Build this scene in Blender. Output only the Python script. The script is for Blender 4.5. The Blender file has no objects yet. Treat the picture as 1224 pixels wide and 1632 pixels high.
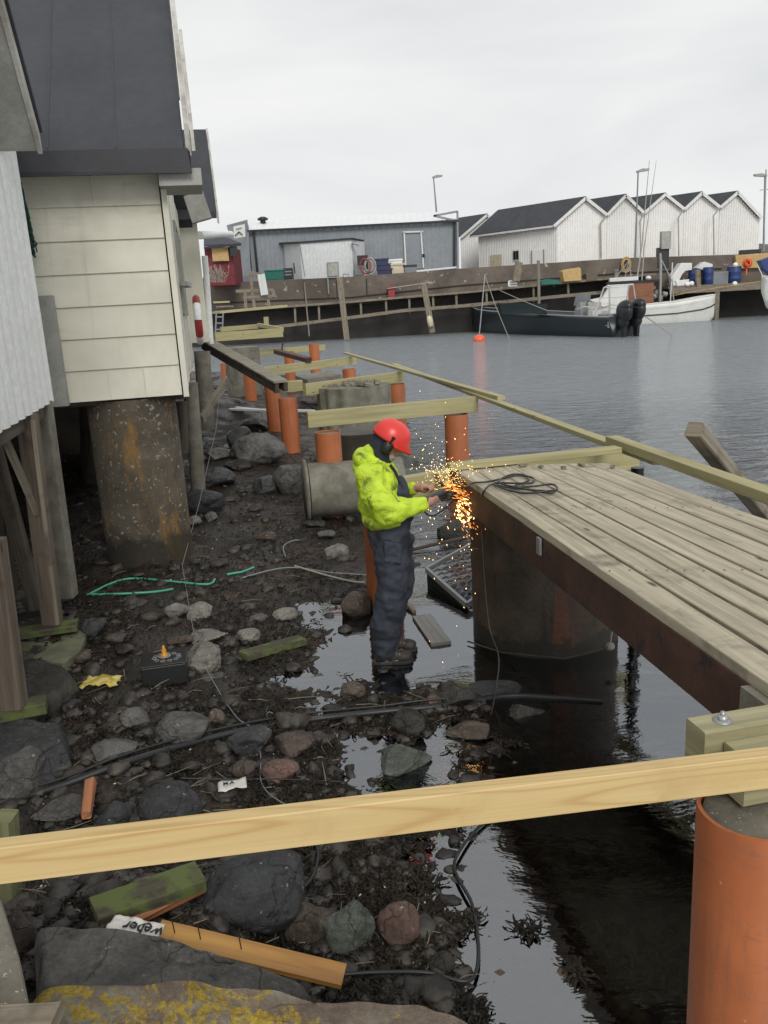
import bpy, bmesh, math, random
import numpy as np
from mathutils import Vector, Matrix, Euler, noise, Quaternion
R = math.radians
random.seed(7)
SC = bpy.context.scene
COL = SC.collection

# ------------------------------------------------------------------ camera
EYE = Vector((0, 0, 2.57)); FOC = 1315.0; TH = R(14.2); RO = R(3.2)
F_ = Vector((0, math.cos(TH), -math.sin(TH)))
R0 = Vector((1, 0, 0)); U0 = Vector((0, math.sin(TH), math.cos(TH)))
RT = R0*math.cos(RO)-U0*math.sin(RO); UP = U0*math.cos(RO)+R0*math.sin(RO)
cd = bpy.data.cameras.new('camera'); cam = bpy.data.objects.new('camera', cd); COL.objects.link(cam)
M3 = Matrix((RT, UP, -F_)).transposed()
cam.matrix_world = Matrix.Translation(EYE) @ M3.to_4x4()
cd.sensor_fit = 'VERTICAL'; cd.sensor_height = 36; cd.lens = FOC/1632*36
cd.clip_start = 0.05; cd.clip_end = 5000
SC.camera = cam

# ------------------------------------------------------------------ world, sun, exposure
SUN_EL, SUN_AZ = 36, 168
w = bpy.data.worlds.new('World'); SC.world = w; w.use_nodes = True
nt = w.node_tree; nt.nodes.clear()
N = nt.nodes.new; L = nt.links.new
out = N('ShaderNodeOutputWorld')
sky = N('ShaderNodeTexSky'); sky.sky_type = 'NISHITA'; sky.sun_disc = False
sky.sun_elevation = R(SUN_EL); sky.sun_rotation = R(SUN_AZ)
bg = N('ShaderNodeBackground'); bg.inputs[1].default_value = 0.05
hs = N('ShaderNodeHueSaturation'); hs.inputs['Saturation'].default_value = 0.25
L(sky.outputs[0], hs.inputs['Color']); L(hs.outputs[0], bg.inputs[0])
tc = N('ShaderNodeTexCoord'); mp = N('ShaderNodeMapping'); mp.inputs['Scale'].default_value = (1.6, 1.6, 5.5)
L(tc.outputs['Generated'], mp.inputs[0])
nz = N('ShaderNodeTexNoise'); nz.inputs['Scale'].default_value = 1.3; nz.inputs['Detail'].default_value = 5; nz.inputs['Roughness'].default_value = .5
nz.inputs['Distortion'].default_value = .4
L(mp.outputs[0], nz.inputs['Vector'])
cr = N('ShaderNodeValToRGB'); cr.color_ramp.elements[0].position = .33; cr.color_ramp.elements[1].position = .68
cr.color_ramp.elements[0].color = (.67, .69, .715, 1); cr.color_ramp.elements[1].color = (.88, .88, .87, 1)
L(nz.outputs[0], cr.inputs[0])
bg2 = N('ShaderNodeBackground'); bg2.inputs[1].default_value = 1.0; L(cr.outputs[0], bg2.inputs[0])
mx = N('ShaderNodeMixShader'); mx.inputs[0].default_value = .86
L(bg.outputs[0], mx.inputs[1]); L(bg2.outputs[0], mx.inputs[2]); L(mx.outputs[0], out.inputs[0])
sl = bpy.data.lights.new('sun', 'SUN'); so = bpy.data.objects.new('sun', sl); COL.objects.link(so)
sl.energy = 1.5; sl.angle = R(25); sl.color = (1, .97, .92)
az = R(SUN_AZ); el = R(SUN_EL)
so.rotation_euler = Vector((-math.sin(az)*math.cos(el), -math.cos(az)*math.cos(el), -math.sin(el))).to_track_quat('-Z', 'Y').to_euler()
SC.view_settings.view_transform = 'Standard'; SC.view_settings.look = 'None'
SC.view_settings.exposure = 0.2; SC.view_settings.gamma = 1

# ------------------------------------------------------------------ helpers
def ray(px, py): return F_ + RT*((px-612)/FOC) - UP*((py-816)/FOC)
UU = Vector((-.2, 1, 0)).normalized(); VV = Vector((UU.y, -UU.x, 0))   # along / across the jetty
def at(px, py, z=None, Y=None, a=None, b=None):
    r = ray(px, py)
    if z is not None: t = (z-EYE.z)/r.z
    elif Y is not None: t = Y/r.y
    elif a is not None: t = a/r.dot(UU)
    else: t = b/r.dot(VV)
    return EYE + r*t
def P(a, b, z): return UU*a + VV*b + Vector((0, 0, z))

class MB:
    def __init__(s): s.v = []; s.f = []; s.uv = []; s.sm = []
    def add(s, vs, fs, uvs=None, smooth=False):
        o = len(s.v); s.v += [tuple(x) for x in vs]
        for i, f in enumerate(fs):
            s.f.append([k+o for k in f]); s.sm.append(smooth)
            s.uv += (uvs[i] if uvs else [(vs[k][0], vs[k][2]) for k in f])
        return s
    def beam(s, p0, p1, w, h, up=(0, 0, 1), roll=0, ch=0.0, jit=0):
        """rectangular bar; w sideways, h along up; UV.x runs along it in metres"""
        p0 = Vector(p0); p1 = Vector(p1); d = p1-p0; Ln = d.length; d.normalize()
        up = Vector(up); sd = d.cross(up)
        if sd.length < 1e-4: sd = d.cross(Vector((0, 1, 0)))
        sd.normalize(); up = sd.cross(d)
        if roll: q = Quaternion(d, roll); sd = q @ sd; up = q @ up
        ro = random.random()*30; c = ch
        prof = [(-w/2, -h/2), (w/2, -h/2), (w/2, h/2), (-w/2, h/2)] if not c else \
            [(-w/2+c, -h/2), (w/2-c, -h/2), (w/2, -h/2+c), (w/2, h/2-c), (w/2-c, h/2), (-w/2+c, h/2), (-w/2, h/2-c), (-w/2, -h/2+c)]
        n = len(prof); vs = []
        for e, pt in ((0, p0), (1, p1)):
            for (x, y) in prof:
                vs.append(pt + sd*x + up*y + (Vector((random.uniform(-1, 1), random.uniform(-1, 1), random.uniform(-1, 1)))*jit if jit else Vector((0, 0, 0))))
        fs = []; uvs = []
        per = 0
        for i in range(n):
            j = (i+1) % n; l = math.dist(prof[i], prof[j])
            fs.append((i, j, j+n, i+n)); uvs.append([(0, per+ro), (0, per+l+ro), (Ln, per+l+ro), (Ln, per+ro)]); per += l
        fs.append(tuple(range(n))[::-1]); uvs.append([(prof[k][0]*.1, prof[k][1]+ro) for k in range(n)][::-1])
        fs.append(tuple(range(n, 2*n))); uvs.append([(prof[k][0]*.1+Ln, prof[k][1]+ro) for k in range(n)])
        return s.add(vs, fs, uvs)
    def box(s, c, sx, sy, sz, rz=0, rot=None):
        m = (rot.to_matrix() if rot else Matrix.Rotation(rz, 3, 'Z')); c = Vector(c)
        vs = [c + m @ Vector((x*sx/2, y*sy/2, z*sz/2)) for z in (-1, 1) for y in (-1, 1) for x in (-1, 1)]
        fs = [(0, 2, 3, 1), (4, 5, 7, 6), (0, 1, 5, 4), (2, 6, 7, 3), (0, 4, 6, 2), (1, 3, 7, 5)]
        du = [(0, 1), (0, 1), (0, 2), (0, 2), (1, 2), (1, 2)]; dm = (sx, sy, sz); ro = random.random()*9
        uvs = []
        for f, (p, q) in zip(fs, du):
            uvs.append([((((k >> p) & 1)-.5)*dm[p]+ro, (((k >> q) & 1)-.5)*dm[q]+ro) for k in f])
        return s.add(vs, fs, uvs)
    def tube(s, pts, r, seg=8, cap=True, hollow=0):
        pts = [Vector(p) for p in pts]; n = len(pts); rr = r if hasattr(r, '__len__') else [r]*n
        vs = []; fs = []; uvs = []; nrm = None; Ln = 0; Ls = [0]
        for i in range(n):
            d = (pts[min(i+1, n-1)]-pts[max(i-1, 0)]).normalized()
            if nrm is None:
                nrm = d.cross(Vector((0, 0, 1)))
                if nrm.length < .1: nrm = d.cross(Vector((1, 0, 0)))
            nrm = (nrm - d*nrm.dot(d)).normalized(); b = d.cross(nrm)
            if i: Ln += (pts[i]-pts[i-1]).length; Ls.append(Ln)
            for k in range(seg):
                t = 2*math.pi*k/seg; vs.append(pts[i] + nrm*(math.cos(t)*rr[i]) + b*(math.sin(t)*rr[i]))
        for i in range(n-1):
            for k in range(seg):
                k2 = (k+1) % seg
                fs.append((i*seg+k, i*seg+k2, (i+1)*seg+k2, (i+1)*seg+k))
                c0 = k/seg*6.28*rr[i]; c1 = (k+1)/seg*6.28*rr[i]
                uvs.append([(Ls[i], c0), (Ls[i], c1), (Ls[i+1], c1), (Ls[i+1], c0)])
        s.add(vs, fs, uvs, True)
        if cap:
            for i, rev in ((0, True), (n-1, False)):
                o = [vs[i*seg+k] for k in range(seg)]
                s.add(o, [tuple(range(seg))[::-1] if rev else tuple(range(seg))])
        return s
    def pipe(s, p0, p1, ro, ri, seg=40, nl=6, nf=None):
        """hollow cylinder with wall thickness"""
        p0 = Vector(p0); p1 = Vector(p1); d = (p1-p0).normalized(); a = d.cross(Vector((0, 1, .01))).normalized(); b = d.cross(a)
        ring = []; vs = []; fs = []
        for r, lr in ((ro, range(nl+1)), (ri, range(nl, -1, -1))):
            for i in lr:
                c = p0.lerp(p1, i/nl)
                for k in range(seg):
                    t = 2*math.pi*k/seg; rv = r + (nf(t, i/nl) if nf and r == ro else 0)
                    vs.append(c + a*math.cos(t)*rv + b*math.sin(t)*rv)
        m = 2*(nl+1)
        for i in range(m):
            j = (i+1) % m
            for k in range(seg):
                k2 = (k+1) % seg; fs.append((i*seg+k, j*seg+k, j*seg+k2, i*seg+k2))
        return s.add(vs, fs, None, False)
    def lathe(s, c, prof, seg=24, rot=None):
        """prof = [(r, z)...] round local Z"""
        m = rot.to_matrix() if rot else Matrix.Identity(3); c = Vector(c); vs = []; fs = []
        for r, z in prof:
            for k in range(seg):
                t = 2*math.pi*k/seg; vs.append(c + m @ Vector((r*math.cos(t), r*math.sin(t), z)))
        for i in range(len(prof)-1):
            for k in range(seg):
                k2 = (k+1) % seg; fs.append((i*seg+k, i*seg+k2, (i+1)*seg+k2, (i+1)*seg+k))
        return s.add(vs, fs, None, True)
    def ell(s, c, rx, ry, rz, seg=16, ring=10, rot=None):
        pr = []
        m = rot.to_matrix() if rot else Matrix.Identity(3); c = Vector(c); vs = []; fs = []
        for i in range(ring+1):
            ph = math.pi*i/ring
            for k in range(seg):
                t = 2*math.pi*k/seg
                vs.append(c + m @ Vector((rx*math.sin(ph)*math.cos(t), ry*math.sin(ph)*math.sin(t), -rz*math.cos(ph))))
        for i in range(ring):
            for k in range(seg):
                k2 = (k+1) % seg; fs.append((i*seg+k, i*seg+k2, (i+1)*seg+k2, (i+1)*seg+k))
        return s.add(vs, fs, None, True)
    def prism(s, poly, off):
        """poly: list of 3d points, extruded by vector off"""
        poly = [Vector(p) for p in poly]; off = Vector(off); n = len(poly)
        vs = poly + [p+off for p in poly]
        fs = [tuple(range(n))[::-1], tuple(range(n, 2*n))] + [(i, (i+1) % n, (i+1) % n+n, i+n) for i in range(n)]
        e = (poly[1]-poly[0]).normalized(); nn = (poly[1]-poly[0]).cross(poly[2]-poly[0]).normalized(); g = nn.cross(e); o = off.normalized()
        uvs = [[((vs[k]-poly[0]).dot(e), (vs[k]-poly[0]).dot(g)) for k in fs[0]], [((vs[k]-poly[0]).dot(e), (vs[k]-poly[0]).dot(g)) for k in fs[1]]]
        for i in range(n): uvs.append([((vs[k]-poly[0]).dot(e)+(vs[k]-poly[0]).dot(g), (vs[k]-poly[0]).dot(o)) for k in fs[2+i]])
        return s.add(vs, fs, uvs)
    def build(s, name, mat, parent=None, bev=0):
        me = bpy.data.meshes.new(name)
        o0 = ORG.get(parent, Vector((0, 0, 0))) if parent else Vector((0, 0, 0))
        if parent is None:
            a = np.array(s.v); lo = a.min(0); hi = a.max(0); o0 = Vector(((lo[0]+hi[0])/2, (lo[1]+hi[1])/2, lo[2]))
        me.from_pydata([(x-o0.x, y-o0.y, z-o0.z) for x, y, z in s.v], [], s.f)
        ul = me.uv_layers.new(name='UVMap'); ul.data.foreach_set('uv', np.array(s.uv, dtype=np.float32).ravel())
        me.polygons.foreach_set('use_smooth', s.sm)
        bm = bmesh.new(); bm.from_mesh(me); bmesh.ops.recalc_face_normals(bm, faces=bm.faces); bm.to_mesh(me); bm.free()
        me.materials.append(mat)
        ob = bpy.data.objects.new(name, me); COL.objects.link(ob)
        if parent: ob.parent = parent; ORG[ob] = o0
        else: ob.location = o0; ORG[ob] = o0
        if bev:
            m = ob.modifiers.new('bevel', 'BEVEL'); m.width = bev; m.segments = 2; m.limit_method = 'ANGLE'
        return ob
ORG = {}
def empty(name, loc, label, cat, group=None):
    o = bpy.data.objects.new(name, None); COL.objects.link(o); o.location = loc; ORG[o] = Vector(loc); o.empty_display_size = .1
    return tag(o, label, cat, group)
def tag(o, label, cat, group=None):
    o['label'] = label; o['category'] = cat
    if group: o['group'] = group
    return o
def struct(o, k='structure'): o['kind'] = k; return o
def copy_thing(root, loc, rz, label):
    r = root.copy(); COL.objects.link(r); r.location = loc; r.rotation_euler = (0, 0, rz); r['label'] = label
    for ch in list(root.children):
        c = ch.copy(); COL.objects.link(c); c.parent = r
        for g in list(ch.children):
            d = g.copy(); COL.objects.link(d); d.parent = c
    return r

# ------------------------------------------------------------------ materials
def newmat(name):
    m = bpy.data.materials.new(name); m.use_nodes = True; t = m.node_tree; t.nodes.clear()
    o = t.nodes.new('ShaderNodeOutputMaterial'); b = t.nodes.new('ShaderNodeBsdfPrincipled'); t.links.new(b.outputs[0], o.inputs[0])
    return m, t, b, o
def ramp(t, src, stops):
    r = t.nodes.new('ShaderNodeValToRGB'); e = r.color_ramp.elements
    while len(e) < len(stops): e.new(.5)
    for i, (p, c) in enumerate(stops):
        e[i].position = p; e[i].color = (c if hasattr(c, '__len__') else (c, c, c))[:3] + (1,)
    t.links.new(src, r.inputs[0]); return r.outputs[0]
def noi(t, vec, scale, det=4, rough=.55, dist=0):
    n = t.nodes.new('ShaderNodeTexNoise'); n.inputs['Scale'].default_value = scale; n.inputs['Detail'].default_value = det
    n.inputs['Roughness'].default_value = rough; n.inputs['Distortion'].default_value = dist
    if vec: t.links.new(vec, n.inputs['Vector'])
    return n.outputs[0]
def mixc(t, fac, a, b, mode='MIX'):
    m = t.nodes.new('ShaderNodeMix'); m.data_type = 'RGBA'; m.blend_type = mode
    for s, i in ((fac, 0), (a, 6), (b, 7)):
        if hasattr(s, 'links'): t.links.new(s, m.inputs[i])
        else: m.inputs[i].default_value = (tuple(s)+(1,) if hasattr(s, '__len__') else s)
    return m.outputs[2]
def coords(t, kind='Object', scale=(1, 1, 1), rnd=True):
    c = t.nodes.new('ShaderNodeTexCoord'); m = t.nodes.new('ShaderNodeMapping'); m.inputs['Scale'].default_value = scale
    t.links.new(c.outputs[kind], m.inputs[0])
    if rnd:
        oi = t.nodes.new('ShaderNodeObjectInfo'); mu = t.nodes.new('ShaderNodeMath'); mu.operation = 'MULTIPLY'; mu.inputs[1].default_value = 37
        t.links.new(oi.outputs['Random'], mu.inputs[0]); cx = t.nodes.new('ShaderNodeCombineXYZ')
        for i in range(3): t.links.new(mu.outputs[0], cx.inputs[i])
        t.links.new(cx.outputs[0], m.inputs['Location'])
    return m.outputs[0]
def bump(t, b, h, st, dist=.01):
    n = t.nodes.new('ShaderNodeBump'); n.inputs['Strength'].default_value = st; n.inputs['Distance'].default_value = dist
    t.links.new(h, n.inputs['Height']); t.links.new(n.outputs[0], b.inputs['Normal'])
def mat(name, col, col2=None, rough=.7, ns=4, bs=0, bscale=None, metal=0, spots=None, spotscale=30, spotth=.68, lo=.35, hi=.68, dist=.01):
    m, t, b, o = newmat(name); v = coords(t)
    col2 = col2 or tuple(c*.72 for c in col)
    n1 = noi(t, v, ns, 6, .6, .3)
    c = ramp(t, n1, [(lo, col2), (hi, col)])
    n2 = noi(t, v, ns*9, 4, .65)
    c = mixc(t, .35, c, ramp(t, n2, [(.3, .45), (.7, 1.0)]), 'MULTIPLY')
    if spots:
        s = ramp(t, noi(t, v, spotscale, 3, .5), [(spotth, 0), (spotth+.04, 1)]); c = mixc(t, s, c, spots)
    t.links.new(c, b.inputs['Base Color']); b.inputs['Roughness'].default_value = rough; b.inputs['Metallic'].default_value = metal
    if bs: bump(t, b, noi(t, v, bscale or ns*6, 6, .65), bs, dist)
    return m
def plain(name, col, rough=.5, metal=0, var=.12):
    m, t, b, o = newmat(name); v = coords(t)
    c = mixc(t, 1.0, col, ramp(t, noi(t, v, 6, 5, .6), [(.3, 1-var*2), (.7, 1.0)]), 'MULTIPLY')
    t.links.new(c, b.inputs['Base Color']); b.inputs['Roughness'].default_value = rough; b.inputs['Metallic'].default_value = metal
    return m
def wood(name, col, col2, rough=.75, kn=(2.2, 6.5), stain=None, stn=.55, grain=28, knots=True, bs=.4, along=1.1, moss=None, ringy=0):
    m, t, b, o = newmat(name)
    c = t.nodes.new('ShaderNodeTexCoord'); uv = c.outputs['UV']
    mp = t.nodes.new('ShaderNodeMapping'); mp.inputs['Scale'].default_value = (along, grain, 1); t.links.new(uv, mp.inputs[0])
    g = noi(t, mp.outputs[0], 1.0, 7, .62, .6)
    colr = ramp(t, g, [(.30, col2), (.62, col)])
    if ringy:
        m2 = t.nodes.new('ShaderNodeMapping'); m2.inputs['Scale'].default_value = (.55, 6.0, 1); t.links.new(uv, m2.inputs[0])
        base = noi(t, m2.outputs[0], .9, 1.5, .4, .25)
        mu = t.nodes.new('ShaderNodeMath'); mu.operation = 'MULTIPLY'; mu.inputs[1].default_value = 26*6.28/6.28*4; t.links.new(base, mu.inputs[0])
        sn = t.nodes.new('ShaderNodeMath'); sn.operation = 'SINE'; t.links.new(mu.outputs[0], sn.inputs[0])
        rr = ramp(t, sn.outputs[0], [(.0, (1, 1, 1)), (.75, (.93, .88, .8)), (1, (.75, .62, .47))])
        colr = mixc(t, ringy, colr, rr, 'MULTIPLY')
    if knots:
        m3 = t.nodes.new('ShaderNodeMapping'); m3.inputs['Scale'].default_value = kn+(1,); t.links.new(uv, m3.inputs[0])
        vo = t.nodes.new('ShaderNodeTexVoronoi'); vo.inputs['Scale'].default_value = 1.0; t.links.new(m3.outputs[0], vo.inputs['Vector'])
        k = ramp(t, vo.outputs['Distance'], [(.05, 1), (.11, 0)])
        colr = mixc(t, k, colr, tuple(x*.35 for x in col2))
    if stain:
        s = noi(t, uv, 3.5, 6, .65, .4); colr = mixc(t, ramp(t, s, [(stn, 0), (stn+.2, .85)]), colr, stain)
    if moss:
        s = noi(t, uv, 7, 5, .6, .2); colr = mixc(t, ramp(t, s, [(.45, 0), (.56, 1)]), colr, moss)
    oi = t.nodes.new('ShaderNodeObjectInfo')
    t.links.new(colr, b.inputs['Base Color']); b.inputs['Roughness'].default_value = rough
    bump(t, b, g, bs, .004)
    return m

M = {}
M['deck'] = wood('deck_wood', (.47, .42, .305), (.24, .21, .15), .8, stain=(.10, .085, .06), stn=.54, grain=22)
M['treated'] = wood('treated_pine', (.40, .36, .19), (.27, .25, .12), .7, stain=(.20, .19, .10), stn=.62, grain=16)
M['treated_end'] = wood('treated_pine_grey', (.36, .33, .19), (.22, .2, .11), .7, stain=(.15, .13, .08), stn=.55)
M['fresh'] = wood('fresh_pine', (.60, .445, .21), (.52, .37, .16), .6, kn=(3.4, 8.5), grain=40, along=.6, bs=.15, ringy=.6, stain=(.45, .31, .13), stn=.56)
M['oldwood'] = wood('grey_wood', (.26, .225, .17), (.11, .09, .065), .85, stain=(.06, .05, .035), stn=.52)
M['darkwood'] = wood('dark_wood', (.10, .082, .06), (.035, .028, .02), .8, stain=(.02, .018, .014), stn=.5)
M['brownpost'] = wood('brown_post', (.16, .125, .092), (.075, .057, .043), .8, stain=(.035, .028, .02), stn=.55)
M['mossboard'] = wood('mossy_wood', (.085, .075, .045), (.03, .028, .018), .8, moss=(.10, .125, .035), stain=(.26, .27, .15), stn=.60)
M['mosspale'] = wood('mossy_green_wood', (.20, .20, .10), (.10, .10, .05), .8, stain=(.06, .06, .03))
M['redwood'] = wood('splintered_wood', (.42, .17, .075), (.2, .08, .04), .7, stain=(.45, .30, .18), stn=.6)
M['orangewood'] = wood('wet_yellow_wood', (.50, .26, .055), (.27, .12, .03), .45, stain=(.12, .06, .025), stn=.56, grain=14)
M['wetboard'] = wood('wet_board', (.17, .16, .14), (.06, .055, .05), .3, stain=(.03, .03, .03), stn=.6)
M['shingle'] = wood('grey_boards', (.30, .28, .22), (.15, .135, .1), .8, stain=(.08, .075, .06), stn=.6)
M['bluegrey'] = wood('weathered_white_boards', (.62, .62, .6), (.45, .45, .43), .7, bs=.2, knots=False)
M['concrete'] = mat('concrete', (.30, .275, .22), (.14, .125, .095), .85, 3, .5, 40, spots=(.42, .40, .35), spotscale=60, spotth=.66)
M['concpost'] = mat('concrete_post', (.26, .25, .20), (.14, .13, .10), .85, 5, .5, 40)
M['pier_conc'] = mat('dark_concrete', (.11, .09, .065), (.045, .036, .027), .6, 2.0, .5, 30)
M['rust'] = mat('rusty_steel', (.115, .056, .038), (.05, .028, .021), .6, 3, .35, 60, metal=.15, spots=(.04, .03, .028), spotscale=9, spotth=.6)
M['roof'] = mat('bitumen_felt', (.056, .060, .070), (.040, .043, .050), .75, 1.2, .35, 350, dist=.003, spots=(.13, .135, .14), spotscale=55, spotth=.76)
M['roofedge'] = mat('black_felt_edge', (.022, .024, .032), (.012, .013, .018), .6, 3, .2, 60)
M['board_white'] = mat('weathered_white_paint', (.56, .55, .51), (.34, .32, .28), .8, 3, .4, 50, lo=.36, hi=.6)
M['soffit'] = mat('grey_soffit', (.42, .42, .39), (.30, .30, .27), .7, 5, .2)
M['white'] = mat('white_paint', (.88, .89, .87), (.80, .81, .79), .55, 2.5)
M['shedwhite'] = mat('shed_white', (.90, .89, .86), (.84, .83, .80), .6, 1.2)
M['trim'] = mat('white_trim', (.78, .78, .76), (.68, .68, .66), .5, 3)
M['black'] = plain('black_plastic', (.012, .013, .014), .35)
M['rubber'] = plain('black_rubber', (.02, .021, .022), .45)
M['steel'] = plain('galvanised', (.42, .43, .43), .4, .6)
M['grey'] = plain('grey_paint', (.22, .235, .25), .5)
M['blue'] = plain('blue_plastic', (.02, .045, .17), .45)
M['navyplastic'] = plain('navy_plastic', (.022, .028, .085), .5)
M['green'] = plain('green_net', (.01, .15, .11), .6)
M['greenhose'] = plain('green_hose', (.08, .42, .27), .4)
M['red'] = plain('red_paint', (.33, .03, .03), .5)
M['shedred'] = mat('red_shed_boards', (.20, .022, .03), (.12, .014, .02), .7, 3)
M['orangebuoy'] = plain('orange_plastic', (.85, .13, .04), .4)
M['yellow'] = plain('yellow_plastic', (.75, .55, .05), .5)
M['cream'] = mat('cream_plastic', (.66, .60, .44), (.5, .44, .3), .6, 5)
M['tan'] = mat('tan_container', (.60, .40, .16), (.45, .3, .12), .6, 5)
M['glass'] = plain('dark_glass', (.02, .025, .03), .1)
M['paper'] = plain('white_bag', (.7, .68, .62), .6)
M['ink'] = plain('black_ink', (.02, .02, .02), .6)
M['rope'] = plain('rope', (.36, .34, .28), .8)

# orange sewer pipe: smooth plastic, scuffs
m, t, b, o = newmat('orange_pipe'); v = coords(t)
c = ramp(t, noi(t, v, 3, 5, .6), [(.3, (.36, .11, .042)), (.7, (.47, .15, .055))])
vs_ = coords(t, 'Object', (30, 30, 2.5)); c = mixc(t, ramp(t, noi(t, vs_, 1, 6, .7), [(.50, 0), (.72, .65)]), c, (.22, .095, .055))
c = mixc(t, ramp(t, noi(t, v, 60, 2, .5), [(.73, 0), (.77, .5)]), c, (.55, .4, .3))
c = mixc(t, ramp(t, noi(t, coords(t, 'Object', (2.5, 2.5, 9)), 2.2, 8, .75, 1.5), [(.55, 0), (.64, .5)]), c, (.20, .10, .07))
t.links.new(c, b.inputs['Base Color']); b.inputs['Roughness'].default_value = .42; bump(t, b, noi(t, v, 200, 2), .05, .002); M['pipe'] = m

# beige fibre-cement siding with grime
m, t, b, o = newmat('beige_siding'); v = coords(t)
c = ramp(t, noi(t, v, 1.3, 6, .6, .5), [(.36, (.57, .55, .455)), (.62, (.70, .68, .575))])
v2 = coords(t, 'Object', (.8, .8, 4)); c = mixc(t, ramp(t, noi(t, v2, 1.2, 6, .7, .8), [(.58, 0), (.78, .6)]), c, (.30, .275, .2))
v3 = coords(t, 'Object', (9, 9, .6)); c = mixc(t, ramp(t, noi(t, v3, 1.2, 4, .6), [(.60, 0), (.8, .35)]), c, (.34, .31, .235))
t.links.new(c, b.inputs['Base Color']); b.inputs['Roughness'].default_value = .6; bump(t, b, noi(t, v, 90, 4), .1, .002); M['siding'] = m

# rocks
def rockmat(name, c1, c2, rough=.6, sp=(.32, .31, .28), th=.70, wet=.0):
    m, t, b, o = newmat(name); v = coords(t)
    c = ramp(t, noi(t, v, 3.2, 8, .68, .6), [(.32, c2), (.66, c1)])
    c = mixc(t, .8, c, ramp(t, noi(t, v, 60, 7, .78), [(.3, .55), (.60, 1.6)]), 'MULTIPLY')
    vl = coords(t, 'Object', (2, 2, 11)); c = mixc(t, .4, c, ramp(t, noi(t, vl, 3, 6, .7, 1.2), [(.38, .4), (.55, 1.0)]), 'MULTIPLY')
    c = mixc(t, ramp(t, noi(t, v, 30, 4, .6), [(th-.03, 0), (th, .9)]), c, sp)
    vc = t.nodes.new('ShaderNodeTexVoronoi'); vc.feature = 'DISTANCE_TO_EDGE'; vc.inputs['Scale'].default_value = 4.5
    nv = t.nodes.new('ShaderNodeTexNoise'); nv.inputs['Scale'].default_value = 6; nv.inputs['Detail'].default_value = 6; t.links.new(v, nv.inputs['Vector'])
    t.links.new(mixc(t, .22, v, nv.outputs['Color']), vc.inputs['Vector'])
    crk = ramp(t, vc.outputs['Distance'], [(.0, .25), (.018, 1)]); c = mixc(t, .55, c, crk, 'MULTIPLY')
    # dark weed film low on the stone, patchy
    c = mixc(t, ramp(t, noi(t, v, 5.5, 6, .7, .8), [(.56, 0), (.66, .8)]), c, tuple(x*.3 for x in c2))
    t.links.new(c, b.inputs['Base Color'])
    rr = ramp(t, noi(t, v, 4, 4), [(.35, rough-.22), (.65, rough+.1)]); t.links.new(rr, b.inputs['Roughness'])
    bump(t, b, mixc(t, .3, noi(t, v, 26, 9, .78), crk), .9, .03); return m
M['r_grey'] = rockmat('rock_grey', (0.136, 0.132, 0.120), (0.056, 0.054, 0.050))
M['r_dark'] = rockmat('rock_dark', (0.064, 0.066, 0.068), (0.024, 0.025, 0.026), .5, th=.69)
M['r_brown'] = rockmat('rock_brown', (0.122, 0.094, 0.072), (0.050, 0.037, 0.029))
M['r_pink'] = rockmat('rock_pink', (0.187, 0.112, 0.086), (0.086, 0.054, 0.043))
M['r_pale'] = rockmat('rock_pale', (0.255, 0.242, 0.212), (0.128, 0.119, 0.102), .7)
M['r_green'] = rockmat('rock_green', (0.122, 0.133, 0.112), (0.054, 0.061, 0.050), .5)
M['r_wet'] = rockmat('rock_wet', (.055, .05, .042), (.018, .017, .014), .36, th=.78)
# lichen rock
m, t, b, o = newmat('lichen_rock'); v = coords(t)
c = ramp(t, noi(t, v, 3, 8, .7, .5), [(.3, (.10, .08, .065)), (.48, (.24, .185, .14)), (.6, (.30, .28, .23)), (.72, (.42, .40, .34))])
c = mixc(t, .6, c, ramp(t, noi(t, v, 38, 6, .75), [(.32, .3), (.62, 1.0)]), 'MULTIPLY')
sx = t.nodes.new('ShaderNodeSeparateXYZ'); t.links.new(coords(t, rnd=False), sx.inputs[0])
fx = ramp(t, sx.outputs[0], [(0, 1), (.28, 0)])   # lichen grows on the left half of the rock
n = noi(t, v, 13, 10, .75, .5); ad = t.nodes.new('ShaderNodeMath'); ad.operation = 'MULTIPLY_ADD'
t.links.new(fx, ad.inputs[0]); ad.inputs[1].default_value = .13; t.links.new(n, ad.inputs[2])
n5 = ramp(t, ad.outputs[0], [(.635, 0), (.66, 1)])
yl = ramp(t, noi(t, v, 60, 4, .7), [(.35, (.26, .17, .02)), (.6, (.46, .34, .055))])
c = mixc(t, n5, c, yl); t.links.new(c, b.inputs['Base Color']); b.inputs['Roughness'].default_value = .85
bump(t, b, noi(t, v, 26, 9, .75), .8, .03); M['lichen'] = m

# beach ground: black-brown silt, gravel, weed
m, t, b, o = newmat('beach_ground'); v = coords(t, rnd=False)
c = ramp(t, noi(t, v, 1.6, 8, .65, .4), [(.36, (.014, .011, .008)), (.52, (.038, .027, .018)), (.7, (.082, .056, .036))])
vo = t.nodes.new('ShaderNodeTexVoronoi'); vo.inputs['Scale'].default_value = 38; t.links.new(v, vo.inputs['Vector'])
c = mixc(t, .55, c, vo.outputs['Color'], 'MULTIPLY')
c = mixc(t, ramp(t, noi(t, v, 70, 3, .6), [(.66, 0), (.7, .75)]), c, (.15, .13, .105))
t.links.new(c, b.inputs['Base Color'])
rr = ramp(t, noi(t, v, 2.3, 5), [(.4, .28), (.62, .8)]); t.links.new(rr, b.inputs['Roughness'])
hh = mixc(t, .5, noi(t, v, 42, 8, .75), vo.outputs['Distance']); bump(t, b, hh, .9, .03); M['ground'] = m

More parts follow.
